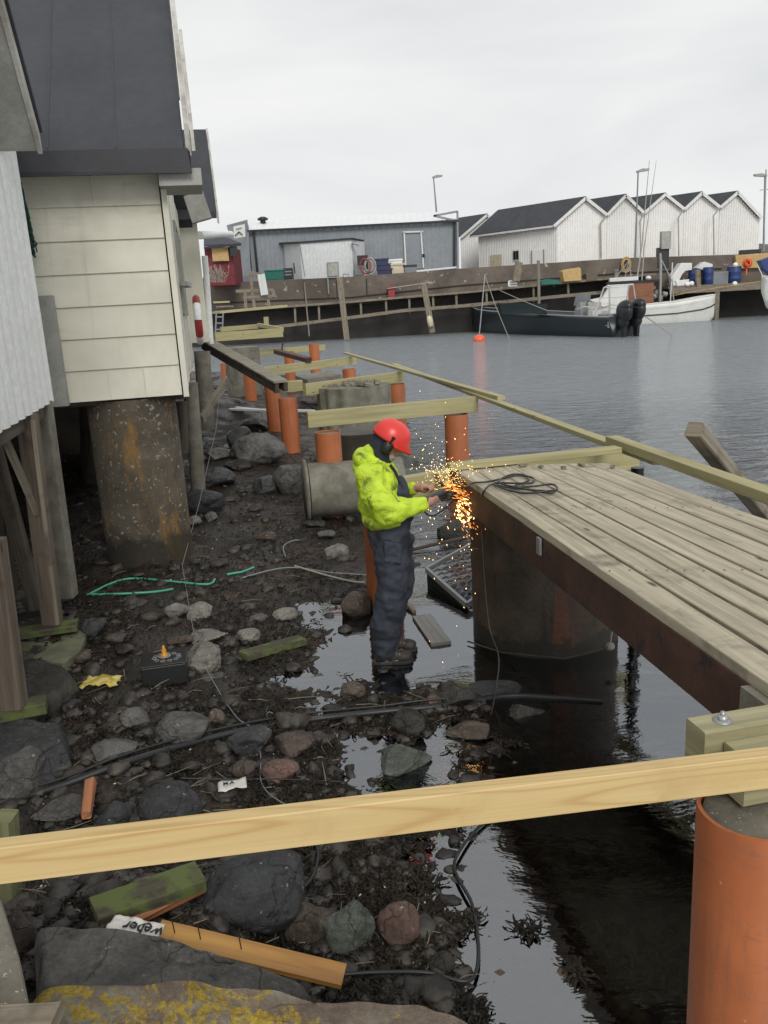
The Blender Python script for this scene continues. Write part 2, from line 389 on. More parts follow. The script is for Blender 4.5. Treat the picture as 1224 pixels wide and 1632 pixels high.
M['weed'] = mat('seaweed', (.026, .019, .011), (.008, .007, .005), .55, 2.2)
M['weed'].node_tree.nodes['Principled BSDF'].inputs['Specular IOR Level'].default_value = .25
M['pebble'] = mat('pebbles', (.095, .082, .068), (.020, .017, .014), .55, 7, .5, 60, lo=.40, hi=.68)

# water
m, t, b, o = newmat('water'); t.nodes.remove(b)
g = t.nodes.new('ShaderNodeBsdfGlossy'); g.inputs['Roughness'].default_value = .015; g.inputs['Color'].default_value = (.93, .96, 1, 1)
tr = t.nodes.new('ShaderNodeBsdfTransparent'); tr.inputs['Color'].default_value = (.82, .82, .72, 1)
fr = t.nodes.new('ShaderNodeFresnel'); fr.inputs['IOR'].default_value = 2.8
df = t.nodes.new('ShaderNodeBsdfDiffuse'); df.inputs[0].default_value = (.25, .27, .28, 1); turb = t.nodes.new('ShaderNodeMixShader')
t.links.new(tr.outputs[0], turb.inputs[1]); t.links.new(df.outputs[0], turb.inputs[2])
mxx = t.nodes.new('ShaderNodeMixShader'); t.links.new(fr.outputs[0], mxx.inputs[0]); t.links.new(turb.outputs[0], mxx.inputs[1]); t.links.new(g.outputs[0], mxx.inputs[2])
t.links.new(mxx.outputs[0], o.inputs[0])
v = coords(t, rnd=False); sp = t.nodes.new('ShaderNodeSeparateXYZ'); t.links.new(v, sp.inputs[0])
mr = t.nodes.new('ShaderNodeMapRange'); mr.inputs[1].default_value = 7; mr.inputs[2].default_value = 17; mr.inputs[3].default_value = .035; mr.inputs[4].default_value = 1; t.links.new(sp.outputs[1], mr.inputs[0])
m9 = t.nodes.new('ShaderNodeMapRange'); m9.inputs[1].default_value = 9; m9.inputs[2].default_value = 22; m9.inputs[3].default_value = 0; m9.inputs[4].default_value = .75; t.links.new(sp.outputs[1], m9.inputs[0]); t.links.new(m9.outputs[0], turb.inputs[0])
va = coords(t, 'Object', (1, 2.2, 1), False)
h1 = noi(t, va, 1.7, 5, .62, .5)
bn = t.nodes.new('ShaderNodeBump'); bn.inputs['Distance'].default_value = .24; t.links.new(mr.outputs[0], bn.inputs['Strength']); t.links.new(h1, bn.inputs['Height'])
t.links.new(bn.outputs[0], g.inputs['Normal']); t.links.new(bn.outputs[0], fr.inputs['Normal'])
M['water'] = m

# ------------------------------------------------------------------ terrain height field
CP = [(650,1080,-.05),(700,1000,-.08),(545,985,-.025),(500,1000,-.015),(600,1060,-.03),(565,1070,-.03),(450,1000,.07),(300,1000,.12),(150,1000,.2),(60,1000,.3),(250,900,.15),(350,900,.12),(500,900,.06),(600,880,.02),(690,870,-.05),
 (420,800,.12),(520,830,.07),(620,830,-.02),(700,830,-.08),(350,750,.2),(450,700,.12),(560,680,.02),(640,660,-.15),(400,640,.2),(360,600,.3),(500,600,-.05),(600,600,-.5),(100,800,.3),(200,780,.3),
 (640,1300,.0),(500,1300,.06),(300,1300,.12),(100,1300,.2),(100,1150,.22),(400,1150,.08),(560,1150,.01),(640,1190,.01),(700,1200,-.03),(700,1130,.01),(850,1150,-.10),(1000,1100,-.4),(900,1400,-.12),(1050,1500,-.18),(780,1440,-.05),(860,1600,-.07),
 (700,1400,.01),(650,1500,.03),(500,1500,.1),(300,1500,.25),(100,1500,.35),(700,1600,.03),(790,1560,-.035),(740,1480,-.01),(1100,1300,-.25),(900,1000,-.3),(1200,900,-.9),(900,800,-.9),(760,700,-.9),(700,600,-1.4),(1000,600,-2),(580,560,-1.2),(450,570,-.1),(600,530,-2),(1100,540,-2.2),(360,540,.1),(480,530,-1.2)]
cps = []
for x, y, z in CP:
    p = at(x, y, z=z); cps.append((p.x, p.y, z))
cps += [(-4, 7, .5), (-4, 12, .6), (-5, 20, .7), (-6, 30, .6), (-4, 3, .6), (-2, 1, .5), (0, .5, .3), (2, .5, -.2), (6, 3, -1.5), (5, 10, -1.8), (-3, 40, -1), (-8, 45, -1), (-15, 30, 1), (-15, 10, 1.2), (20, 20, -2.2), (0, 50, -2.2), (25, 50, -2.2), (40, 0, -2), (-10, 1, .9)]
cps = np.array(cps)
def Hbase(x, y):
    x = np.atleast_1d(x).astype(float); y = np.atleast_1d(y).astype(float)
    d2 = (x[:, None]-cps[None, :, 0])**2 + (y[:, None]-cps[None, :, 1])**2 + .02
    wgt = d2**-1.9
    h = (wgt*cps[None, :, 2]).sum(1)/wgt.sum(1)
    return h
def Hn(x, y):
    v = Vector((x, y, 0))
    return noise.noise(v*1.1)*.045 + noise.noise(v*3.1+Vector((5, 0, 0)))*.035 + noise.noise(v*9+Vector((0, 7, 0)))*.022 + noise.noise(v*26)*.009
def H(x, y): return float(Hbase(x, y)[0]) + Hn(x, y)
def ground_at(px, py):
    z = 0
    for _ in range(5):
        p = at(px, py, z=z); z = H(p.x, p.y)
    return Vector((p.x, p.y, z))

angs = np.linspace(R(-62), R(58), 470)
ds = np.concatenate([np.geomspace(.7, 30, 480), np.geomspace(31.5, 1500, 40)])
A_, D_ = np.meshgrid(angs, ds); X = (np.sin(A_)*D_).ravel(); Y = (np.cos(A_)*D_ - .3).ravel()
Z = np.concatenate([Hbase(X[i:i+20000], Y[i:i+20000]) for i in range(0, len(X), 20000)])
nn = np.array([Hn(x, y) if d < 32 else 0 for x, y, d in zip(X, Y, D_.ravel())]); Z = Z+nn
far = D_.ravel() > 60; Z[far & (Z > -2)] = -2.0
me = bpy.data.meshes.new('beach_ground'); nr, nc = D_.shape
idx = np.arange(nr*nc).reshape(nr, nc)
fa = np.stack([idx[:-1, :-1], idx[:-1, 1:], idx[1:, 1:], idx[1:, :-1]], -1).reshape(-1, 4)
me.from_pydata(np.stack([X, Y, Z], 1).tolist(), [], fa.tolist()); me.polygons.foreach_set('use_smooth', [True]*len(fa))
me.materials.append(M['ground']); o = bpy.data.objects.new('beach_ground', me); COL.objects.link(o); struct(o)

# water sheet
wm = MB(); wm.add([(-60, -3, 0), (1500, -3, 0), (1500, 1500, 0), (-1500, 1500, 0), (-1500, 60, 0), (-60, 60, 0)], [(0, 1, 2, 3, 4, 5)])
me = bpy.data.meshes.new('water'); me.from_pydata(wm.v, [], wm.f); me.materials.append(M['water']); o = bpy.data.objects.new('harbour_water', me); COL.objects.link(o); struct(o)

# ------------------------------------------------------------------ scatter: pebbles and weed
def ico(sub):
    bm = bmesh.new(); bmesh.ops.create_icosphere(bm, subdivisions=sub, radius=1)
    v = np.array([x.co[:] for x in bm.verts]); f = np.array([[q.index for q in g.verts] for g in bm.faces]); bm.free(); return v, f
rng = np.random.default_rng(3)
iv, jf = ico(2)
pv = []; pf = []; off = 0; cnt = 0
while cnt < 4800:
    px = rng.uniform(-40, 1000); py = 520 + 1150*rng.uniform(0, 1)**.8
    if px > 560 and py < 840: continue
    if px > 760 and rng.random() < .8: continue
    if noise.noise(Vector((px/90, py/60, 3))) < -.15 and rng.random() < .75: continue
    z = .1; p = at(px, py, z=.1)
    if p.y > 26: continue
    z = H(p.x, p.y)
    if z < (-.12 if cnt > 650 else .01): continue
    r = .007 + .026*rng.random()**4 if cnt > 650 else .018 + .032*rng.random()**2; r *= (1 + .09*p.y)
    s = r*np.array([rng.uniform(.8, 1.5), rng.uniform(.7, 1.2), rng.uniform(.4, .8)])
    vv = iv*(1+.16*rng.standard_normal((len(iv), 1)))*s; t = rng.uniform(0, 6.28); c, s_ = math.cos(t), math.sin(t)
    vv = vv @ np.array([[c, s_, 0], [-s_, c, 0], [0, 0, 1]]) + np.array([p.x, p.y, z + r*.12])
    pv.append(vv); pf.append(jf+off); off += len(iv); cnt += 1
me = bpy.data.meshes.new('pebbles'); me.from_pydata(np.concatenate(pv).tolist(), [], np.concatenate(pf).tolist()); me.materials.append(M['pebble'])
me.polygons.foreach_set('use_smooth', [True]*len(me.polygons))
o = bpy.data.objects.new('pebbles', me); COL.objects.link(o); tag(o, 'small pebbles strewn over the dark beach', 'pebbles'); struct(o, 'stuff')

wv = []; wf = []; k = 0; cnt = 0
while cnt < 20000:
    px = rng.uniform(60, 1110); py = 700 + 1000*rng.uniform(0, 1)**.75
    dens = .35 + noise.noise(Vector((px/110, py/70, 9)))*1.1
    if px > 380: dens += .35
    if px > 850: dens -= .15
    if px > 480 and px < 740 and 860 < py < 1110: dens -= .45
    if rng.random() > dens: continue
    p = at(px, py, z=.03); z = H(p.x, p.y)
    if z < -.10: continue
    if z < .005 and noise.noise(Vector((p.x*7, p.y*7, 2))) < .22 + max(0, -z)*8: continue
    z = max(z, -.004)
    ln = rng.uniform(.02, .07)*(1+.07*p.y); wd = rng.uniform(.003, .007)*(1+.10*p.y); t = rng.uniform(0, 6.28); cu = rng.uniform(-1.3, 1.3); lift = rng.uniform(0, .022)
    x, y = p.x, p.y; n = 4
    for i in range(n+1):
        f = i/n; tt = t + cu*f; w_ = wd*(1-.5*f)*(1 if i % 2 else .6)
        zz = z + .006 + lift*math.sin(f*3.1)
        wv.append((x-math.sin(tt)*w_, y+math.cos(tt)*w_, zz+rng.uniform(-.004, .004))); wv.append((x+math.sin(tt)*w_, y-math.cos(tt)*w_, zz+rng.uniform(-.004, .006)))
        x += math.cos(tt)*ln/n; y += math.sin(tt)*ln/n
        if i: wf.append((k+2*i-2, k+2*i-1, k+2*i+1, k+2*i))
    k += 2*(n+1); cnt += 1
me = bpy.data.meshes.new('seaweed'); me.from_pydata(wv, [], wf); me.materials.append(M['weed'])
o = bpy.data.objects.new('seaweed', me); COL.objects.link(o); tag(o, 'wet black seaweed lying over stones and puddles', 'seaweed'); struct(o, 'stuff')

# ------------------------------------------------------------------ rocks
BIV = {s: ico(s) for s in (4, 5)}
def rock(px, py, w_, h_, mt, label, ang=0.3, seed=None, z=None, flat=None, name='rock', group=None, sub=4, deep=1.0, cat='rock', lift=0):
    """px,py centre of the stone's outline; w_,h_ its size in the photo"""
    seed = seed if seed is not None else int(px*7+py)
    g = ground_at(px, py + h_*.30) if z is None else at(px, py+h_*.3, z=z)
    dist = (g-EYE).dot(F_); W = w_*dist/FOC/2; Hh = h_*dist/FOC/2
    dep = math.atan2(EYE.z-g.z, math.hypot(g.x, g.y))
    sx_ = W; sy_ = W*.82*deep; 
    q = (Hh**2-(sy_*math.sin(dep))**2); sz_ = math.sqrt(q)/math.cos(dep) if q > (.45*Hh)**2 else .5*Hh/math.cos(dep)
    if q <= (.45*Hh)**2: sy_ = math.sqrt(max(Hh**2-(sz_*math.cos(dep))**2, 1e-5))/max(.2, math.sin(dep))
    v, f = BIV[sub]; v = v.copy(); rs = np.random.default_rng(seed); so_ = Vector(rs.uniform(-50, 50, 3))
    # cut with a few random planes for facets
    for _ in range(int(4+8*ang)):
        n = rs.standard_normal(3); n /= np.linalg.norm(n); dd = rs.uniform(.62, .95) - .12*ang
        s = v @ n - dd; msk = s > 0; v[msk] -= np.outer(s[msk]*(.75+.25*min(1, ang)), n)
    d = np.array([noise.noise(Vector(p)*1.3+so_)*.16 + noise.noise(Vector(p)*3.4+so_)*.055*(.5+ang) + noise.noise(Vector(p)*9+so_)*.028*(.6+ang) + noise.noise(Vector(p)*21+so_)*.010 for p in v])
    v = v*(1+d)[:, None]
    v -= (v.max(0)+v.min(0))/2; v /= (v.max(0)-v.min(0))/2
    th = math.atan2(g.x, g.y)*-1
    ca, sa = math.cos(th), math.sin(th)
    v = v*np.array([sx_, sy_, sz_]); v = v @ np.array([[ca, sa, 0], [-sa, ca, 0], [0, 0, 1]])
    c = at(px, py, Y=g.y + .0)
    c = Vector((c.x, g.y + sy_*.15, g.z + sz_*.35)) if z is None else c
    # keep the outline centre on its pixel
    rr = ray(px, py); tt = (c.y-EYE.y)/rr.y; c = EYE+rr*tt
    c.z += lift
    me = bpy.data.meshes.new(name); me.from_pydata(v.tolist(), [], f.tolist()); me.materials.append(M[mt])
    me.polygons.foreach_set('use_smooth', [True]*len(f))
    if ang > .7: me.set_sharp_from_angle(angle=R(28))
    o = bpy.data.objects.new(name, me); COL.objects.link(o); o.location = c
    return tag(o, label, cat, group)
RK = [
 (402,1425,172,128,'r_dark',"largest dark rounded boulder, white flecked, just below the long yellow beam",.1,'boulder'),
 (492,1467,82,82,'r_brown',"brownish block-shaped boulder right of the big dark speckled one",.7,'boulder'),
 (556,1482,86,92,'r_green',"grey layered angular boulder with cracked face above the nailed plank's end",1.1,'boulder'),
 (637,1472,72,72,'r_pink',"reddish pink stone alone right of the grey layered boulder",.4,'rock'),
 (272,1290,104,84,'r_dark',"dark dome-shaped rock half hidden by the yellow beam, pale flecks on top",.3,'rock'),
 (180,1302,52,46,'r_dark',"small dark stone beside the splintered reddish board",.3,'rock'),
 (100,1290,96,40,'r_grey',"low greyish flat stone under the left end of the black pipe",.4,'rock'),
 (291,1161,92,56,'r_grey',"wide pale grey oval rock touching the black pipe's upper side",.25,'rock'),
 (214,1145,46,38,'r_grey',"rounded grey stone left of the wide oval rock",.3,'rock'),
 (184,1194,72,40,'r_grey',"low two-humped grey stone just above the black pipe on the left",.6,'rock'),
 (345,1143,28,26,'r_brown',"fist-sized brown stone against the right side of the wide oval rock",.3,'rock'),
 (470,1187,66,42,'r_brown',"brown stone right under the black pipe at mid span",.4,'rock'),
 (446,1228,62,38,'r_pink',"smooth pinkish oval stone below the brown one under the pipe",.2,'rock'),
 (389,1225,40,30,'r_brown',"small rounded brown stone left of the pinkish oval one",.2,'rock'),
 (398,1180,72,46,'r_dark',"dark split rock lying beneath the black pipe",.8,'rock'),
 (303,1222,36,22,'r_wet',"flat dark stone below the pipe near the thin black wire",.3,'rock'),
 (645,1212,90,58,'r_green',"grey green craggy rock at the edge of the small puddle",1.0,'rock'),
 (838,1142,76,56,'r_wet',"dark brown craggy rock in the water where the black pipe ends",.9,'rock'),
 (792,1100,92,36,'r_dark',"long low dark rock in the water before the round concrete pier",.4,'rock'),
 (728,1110,60,38,'r_wet',"weed covered black rock left of the long low one",.6,'rock'),
 (692,1118,30,22,'r_pink',"small reddish stone at the puddle edge beside the weedy black rock",.3,'rock'),
 (650,1150,56,42,'r_wet',"rounded black rock just below the pipe, right of centre",.5,'rock'),
 (745,1165,72,34,'r_brown',"wet brown stone below the pipe close to its right end",.6,'rock'),
 (537,881,40,30,'r_pale',"light stone alone on the weed left of the worker's legs",.5,'rock'),
 (454,979,40,24,'r_pale',"small pale stone above the mossy short board",.4,'rock'),
 (283,973,42,26,'r_pale',"left one of two whitish stones lying together below the green hose",.4,'rock'),
 (318,975,42,32,'r_pale',"right one of two whitish stones lying together below the green hose",.7,'rock'),
 (333,1015,62,26,'r_pale',"pale flat wedge of stone above the pointed slab",1.0,'rock'),
 (288,1020,44,18,'r_brown',"thin brownish flake of stone left of the pale wedge",.8,'rock'),
 (322,1050,60,52,'r_pale',"pale pointed slab leaning right of the black plastic crate",1.1,'rock'),
 (397,1013,38,22,'r_pale',"small pale angular stone between pointed slab and mossy board",.8,'rock'),
 (412,985,32,16,'r_grey',"little grey stone above the angular pale one",.5,'rock'),
 (568,967,50,46,'r_brown',"round brown rock standing in the puddle beside the orange pipe pile",.3,'rock'),
 (562,1100,42,28,'r_brown',"brown stone at the lower left edge of the worker's puddle",.4,'rock'),
 (530,1130,34,20,'r_wet',"small wet stone just above the black pipe left of the puddle",.4,'rock'),
 (412,718,94,58,'r_grey',"large grey brown boulder below the second orange pile",.7,'boulder'),
 (465,766,62,52,'r_grey',"grey boulder touching the fallen concrete pipe",.3,'boulder'),
 (428,775,52,34,'r_dark',"dark smooth stone left of the boulder at the fallen pipe",.2,'rock'),
 (325,800,68,42,'r_dark',"dark round rock at the foot of the leaning timber post",.2,'rock'),
 (310,830,24,16,'r_pale',"small whitish stone below the dark round rock",.3,'rock'),
 (336,824,22,18,'r_grey',"small grey stone beside the small whitish one",.3,'rock'),
 (346,762,60,34,'r_dark',"flat dark rock behind the foot of the leaning timber post",.4,'rock'),
 (383,700,44,40,'r_dark',"dark stone on the left flank of the large grey brown boulder",.4,'rock'),
 (362,670,52,22,'r_brown',"brown rock just below the white planks on the ground",.6,'rock'),
 (405,678,48,26,'r_wet',"black rock left of the second orange pile",.5,'rock'),
 (347,725,50,24,'r_grey',"layered grey rock right of the timber post's middle",.8,'rock'),
 (424,856,32,18,'r_brown',"brown stone in the middle of the beach above the grey cables",.4,'rock'),
 (520,852,30,16,'r_grey',"small grey stone below the mouth of the fallen pipe",.5,'rock'),
 (380,742,46,20,'r_wet',"low black rock below the large grey brown boulder",.4,'rock'),
 (500,835,38,16,'r_wet',"flat wet rock at the lower edge of the fallen pipe",.5,'rock'),
 (150,1003,40,34,'r_dark',"dark stone right of the mossy concrete footing",.4,'rock'),
 (130,1048,32,20,'r_brown',"brown angular stone under the corner of the mossy footing",.9,'rock'),
 (28,1240,92,84,'r_grey',"grey angular rock at the left edge below the post's footing stone",1.0,'boulder'),
 (40,1490,44,84,'r_brown',"small yellow and grey lichened rock beside the concrete edge",.5,'rock'),
 (506,1578,24,16,'r_pale',"whitish chip of stone just below the nailed plank's right end",1.0,'rock'),
 (705,1535,40,34,'r_wet',"dark stone beside the black cable near the bottom",.4,'rock'),
 (1035,1540,60,34,'r_pink',"reddish stone under the dark shallow water near the orange pile",.5,'rock'),
 (940,1480,40,26,'r_pink',"small reddish stone under the dark water, middle of the shallows",.5,'rock'),
 (820,1405,24,18,'r_pink',"tiny reddish stone under the water below the yellow beam",.4,'rock'),
 (218,1362,60,26,'r_wet',"dark stone under the long beam left of the mossy board",.4,'rock'),
 (110,1420,40,26,'r_dark',"small dark stone left of the mossy board",.4,'rock'),
 (84,1445,32,22,'r_dark',"smaller dark stone by the pale mossy post stump",.4,'rock'),
 (176,1390,70,26,'r_wet',"long dark stone between the yellow beam and mossy board",.5,'rock'),
 (725,850,58,44,'r_wet',"dark rock in the water behind the sparks",.5,'rock'),
 (655,740,54,48,'r_green',"greenish round rock behind the worker's face",.3,'rock'),
 (690,640,30,14,'r_wet',"low black rock beside the outer orange pile",.4,'rock'),
]
for q in RK:
    px, py, w_, h_, mt, lab, ang, nm = q
    if (px, py) == (690, 640): continue
    rock(px, py, w_, h_, mt, lab, ang, name=nm, sub=5 if w_ > 45 else 4, cat='boulder' if nm == 'boulder' else 'rock')
# larger ledges
def ledge(pts, zs, zb, mt, label, name='rock_ledge', seed=1, amp=.05, res=70, cat='rock'):
    """outline in photo pixels with heights; a domed slab of rock going down to zb"""
    ring = [at(x, y, z=z) for (x, y), z in zip(pts, zs)]
    c = sum(ring, Vector())/len(ring); vs = []; fs = []; n = 96; K = 14
    so_ = Vector((seed*3.3, seed, 0)); lens = [0]
    for i in range(len(ring)): lens.append(lens[-1]+(ring[(i+1) % len(ring)]-ring[i]).length)
    def rp(t):
        t *= lens[-1]
        for i in range(len(ring)):
            if t <= lens[i+1]+1e-9:
                return ring[i].lerp(ring[(i+1) % len(ring)], (t-lens[i])/(lens[i+1]-lens[i]))
        return ring[0]
    for k in range(K+1):
        f = k/K
        for i in range(n):
            e = rp(i/n)
            if f < .75: p = c.lerp(e, f/.75)
            else: p = e.copy(); p.z = e.z + (zb-e.z)*((f-.75)/.25); p += (e-c).normalized()*.08*((f-.75)/.25)
            s = Vector((p.x, p.y, p.z*1.0))
            p = p + Vector((noise.noise(s*3+so_)*.5, noise.noise(s*3+so_+Vector((9, 0, 0)))*.5, 1))*amp*(noise.noise(s*2.2+so_)*1.2+noise.noise(s*6+so_)*.6+noise.noise(s*15+so_)*.35+noise.noise(s*35+so_)*.18)
            vs.append(p)
    for k in range(K):
        for i in range(n):
            j = (i+1) % n; fs.append((k*n+i, k*n+j, (k+1)*n+j, (k+1)*n+i))
    mb = MB(); mb.add(vs, fs, None, True); o = mb.build(name, M[mt])
    sd = o.modifiers.new('sub', 'SUBSURF'); sd.levels = 1; sd.render_levels = 1
    return tag(o, label, cat)
ledge([(20,1640),(50,1575),(100,1560),(170,1556),(260,1562),(350,1578),(430,1580),(520,1592),(600,1575),(680,1580),(760,1622),(800,1680),(600,1800),(200,1800)], [.62,.62,.62,.63,.63,.62,.61,.60,.59,.56,.45,.3,.3,.5], .0, 'lichen', 'foreground rock ledge covered with bright yellow lichen', 'lichen_rock', 4, .05)
ledge([(52,1480),(150,1478),(260,1492),(360,1515),(430,1530),(490,1560),(450,1592),(330,1590),(180,1575),(60,1572)], [.5,.5,.5,.48,.42,.35,.35,.45,.5,.5], .0, 'r_grey', 'smooth grey sloping bedrock behind the yellow lichen', 'bedrock', 5, .035)
ledge([(-60,1145),(40,1140),(95,1150),(100,1180),(60,1202),(-60,1215)], [.36]*6, .0, 'r_dark', 'big flat dark stone under the nearest timber post on the left', 'footing_stone', 6, .03)
ledge([(-40,1075),(50,1050),(100,1062),(118,1080),(80,1118),(-40,1130)], [.30]*6, .0, 'r_wet', 'smooth dark bedrock hump between the two left footings', 'bedrock', 8, .03)

# ------------------------------------------------------------------ near concrete edge at the lower left
mb = MB(); mb.prism([at(0,1425,z=.95), at(30,1520,z=.95), at(55,1640,z=.95), at(60,1760,z=.95), at(-200,1760,z=.95), at(-200,1425,z=.95)], (0, 0, -.95))
tag(mb.build('concrete_block', M['concrete'], bev=.015), 'rough concrete edge with lichen in the lower left corner', 'concrete block')
mb = MB(); mb.beam(at(-60,1640,z=.98), at(88,1632,z=.98), .10, .04, ch=.006)
tag(mb.build('wooden_batten', M['oldwood']), 'short grey wooden batten lying on the concrete corner at the bottom left', 'batten')
g = ground_at(12, 1440)
mb = MB(); mb.beam(Vector((g.x, g.y, g.z-.1)), at(8,1300,Y=g.y), .075, .09, up=(0, 1, 0), ch=.006)
tag(mb.build('post_stump', M['mosspale']), 'pale mossy timber stump crossed by the yellow beam at the left edge', 'post')

# ------------------------------------------------------------------ orange piles, jetty
def pile(c, z0, z1, label, r=.157, lean=(0, 0)):
    t = empty('orange_pile', Vector((c.x, c.y, z0)), label, 'pile', 'orange pipe piles of the new jetty')
    top = Vector((c.x+lean[0], c.y+lean[1], z1))
    MB().pipe(Vector((c.x, c.y, z0)), top, r, r-.012, 48, 4).build('pipe_casing', M['pipe'], t)
    for ch in t.children: ch.data.polygons.foreach_set('use_smooth', [True]*len(ch.data.polygons)); ch.data.set_sharp_from_angle(angle=R(40))
    MB().lathe(Vector((top.x, top.y, z1-.05)), [(r-.013, 0), (r-.02, .035), (0, .035)], 32).build('concrete_fill', M['concrete'], t)
    return t
def pxc(px, z, py):   # pile centre from the pixel of its top middle
    p = at(px, py, z=z); return p
pile(pxc(1202,1.1,1287), -.4, 1.1, 'big orange pipe pile nearest the camera under the beam end, lower right')
pile(pxc(522,1.1,688), -.3, 1.1, 'orange pile behind the fallen concrete pipe, left of the worker\'s head')
pile(pxc(727,1.1,660), -1.4, 1.1, 'outer orange pile in the water just behind the deck corner and sparks')
pile(pxc(458,1.1,634), -.3, 1.1, 'full-height orange pile under the square beam stub on the beach')
pile(pxc(632,1.1,612), -1.6, 1.1, 'outer orange pile behind the old fluted concrete pier')
pile(pxc(433,1.1,612), -.3, 1.1, 'orange pile under the upper end of the beam, third from the worker')
pile(pxc(556,1.1,588), -1.6, 1.1, 'outer orange pile carrying the third beam end')
pile(pxc(396,1.05,588), -.3, 1.05, 'orange pile standing under the boarded ramp')
pile(Vector((-4.9, 27.3, 0)), -.3, .95, 'far orange pile by the white downpipe')
pile(at(620,995,z=0)+Vector((0.0,.30,0)), -.3, .35, 'short orange pipe stub in the puddle behind the worker\'s boots', .13)
# leaning pile behind the worker
t = empty('orange_pile', at(603,985,z=0), 'thin orange pile rising behind the worker\'s back and legs', 'pile', 'orange pipe piles of the new jetty')
o = MB().pipe(at(605,985,z=-.05)+Vector((0,.25,0)), at(598,815,Y=6.35), .10, .09, 40, 3).build('pipe_casing', M['pipe'], t)
# extra far piles
for q, (px, py, z, lab) in enumerate([(500,548,1.0,'far outer orange pile between the fourth and fifth beams'), (460,560,1.0,'far orange pile stub behind the rusty channel')]):
    p = at(px, py, z=z); p = at(px, py, Y=24.5); pile(p, -1.5, p.z, lab, .15)

def xbeam(pa, pb, z, label, name='cross_beam', h=.2, w_=.095, mt='treated', dbl=True, ext=0, group='treated cross beams of the new jetty', dd=None):
    """pa,pb pixels of the top edge's ends at height z"""
    a = at(pa[0], pa[1], z=z); b_ = at(pb[0], pb[1], z=z) if dd is None else dd
    d = (b_-a).normalized(); n = Vector((-d.y, d.x, 0))
    mb = MB(); mb.beam(a+n*w_/2-Vector((0,0,h/2)), b_+n*w_/2-Vector((0,0,h/2)), w_, h, ch=.004)
    return tag(mb.build(name, M[mt]), label, 'beam', group)
def hbeam(pa, pb, za, zb, w_, h, label, mt='treated', name='beam', off=0, group=None, cat='beam'):
    a = at(pa[0], pa[1], z=za); b_ = at(pb[0], pb[1], z=zb)
    return tag(MB().beam(a, b_, w_, h, ch=.004).build(name, M[mt]), label, cat, group)
xbeam((490,657),(762,632),1.31,'pale green cross beam above the worker\'s helmet')
xbeam((487,612),(643,592),1.30,'second cross beam, resting over the old fluted pier')
xbeam((412,586),(568,568),1.30,'third cross beam beyond the fluted pier')
xbeam((375,561),(518,549),1.27,'fourth cross beam, crossed by a rusty steel channel')
hbeam((437,618),(481,614),1.2,1.2,.14,.19,'square beam stub on top of the full-height orange pile','treated','beam_stub')
# beam just behind the deck, right and left parts
xbeam((700,757),(1020,712),1.20,'cross beam along the far end of the boarded deck')
xbeam((610,768),(745,744),1.12,'cross beam lit by sparks between worker and deck')
tag(MB().beam(at(715,744,z=1.345), at(985,716,z=1.345), .12, .045, ch=.003).build('ledger_board', M['treated']), 'light green board lying on the deck\'s far end', 'board')
# outer stringers
hbeam((551,563),(799,634),1.36,1.36,.10,.045,'far plank of the outer stringer, running out over the water','treated','stringer_plank',group='outer stringer planks')
hbeam((628,581),(1052,736),1.315,1.315,.11,.045,'middle plank of the outer stringer, behind the deck corner','treated','stringer_plank',group='outer stringer planks')
hbeam((975,701),(1400,852),1.36,1.36,.11,.07,'near plank of the outer stringer, crossing the tilted old post','treated','stringer_plank',group='outer stringer planks')
MBt = MB(); p = at(1016,745,z=1.2); MBt.tube([(p.x,p.y,-1),(p.x,p.y,1.2)], .05, 14)
tag(MBt.build('steel_prop', M['black']), 'thin black steel post under the stringer behind the deck', 'post')
# tilted old post
a = at(1106,684,z=1.62); b_ = at(1212,812,z=.75)
tag(MB().beam(a, b_ + (b_-a)*1.3, .11, .11, ch=.008, jit=.004).build('old_post', M['oldwood']), 'old grey timber post leaning over behind the stringer', 'post')

# far jetty frame (fifth)
xbeam((343,532),(450,524),0,'near crossbar of the far beam frame',dd=None) if False else None
def fb(pa, pb, Y_, w_, h, label, mt='treated', name='cross_beam', Y2=None, cat='beam', group='treated cross beams of the new jetty'):
    return tag(MB().beam(at(pa[0], pa[1], Y=Y_), at(pb[0], pb[1], Y=Y2 or Y_), w_, h, ch=.004).build(name, M[mt]), label, cat, group)
fb((343,537),(450,530),27,.12,.28,'fifth cross beam, near side of the far square frame', Y2=28)
fb((352,525),(412,520),30,.12,.16,'sixth cross beam, back side of the far square frame', Y2=31)
fb((412,518),(450,525),31,.1,.13,'short side piece closing the far square frame', Y2=28)
fb((424,505),(425,520),31,.16,.16,'short upright block on the far square frame', cat='block')
fb((345,498),(452,488),44,1.0,.12,'pale plank gangway along the foot of the far quay','treated','gangway', Y2=46, cat='gangway', group='gangways')

# rusty channel lying over beam four
tag(MB().beam(at(440,560,Y=21), at(492,574,Y=20), .16, .12, ch=.01, jit=.01).build('steel_channel', M['rust']), 'dark rusty steel channel lying across the fourth beam', 'steel channel')
tag(MB().beam(at(451,545,Y=21), at(449,560,Y=21), .04, .04).build('steel_rod', M['rust']), 'short rusty rod sticking up beside the steel channel', 'rod')

# front fresh beam + head blocks
pL = at(-30,1357,z=1.30); pR = at(1226,1206,z=1.30); d = (pR-pL).normalized(); n = Vector((-d.y, d.x, 0))
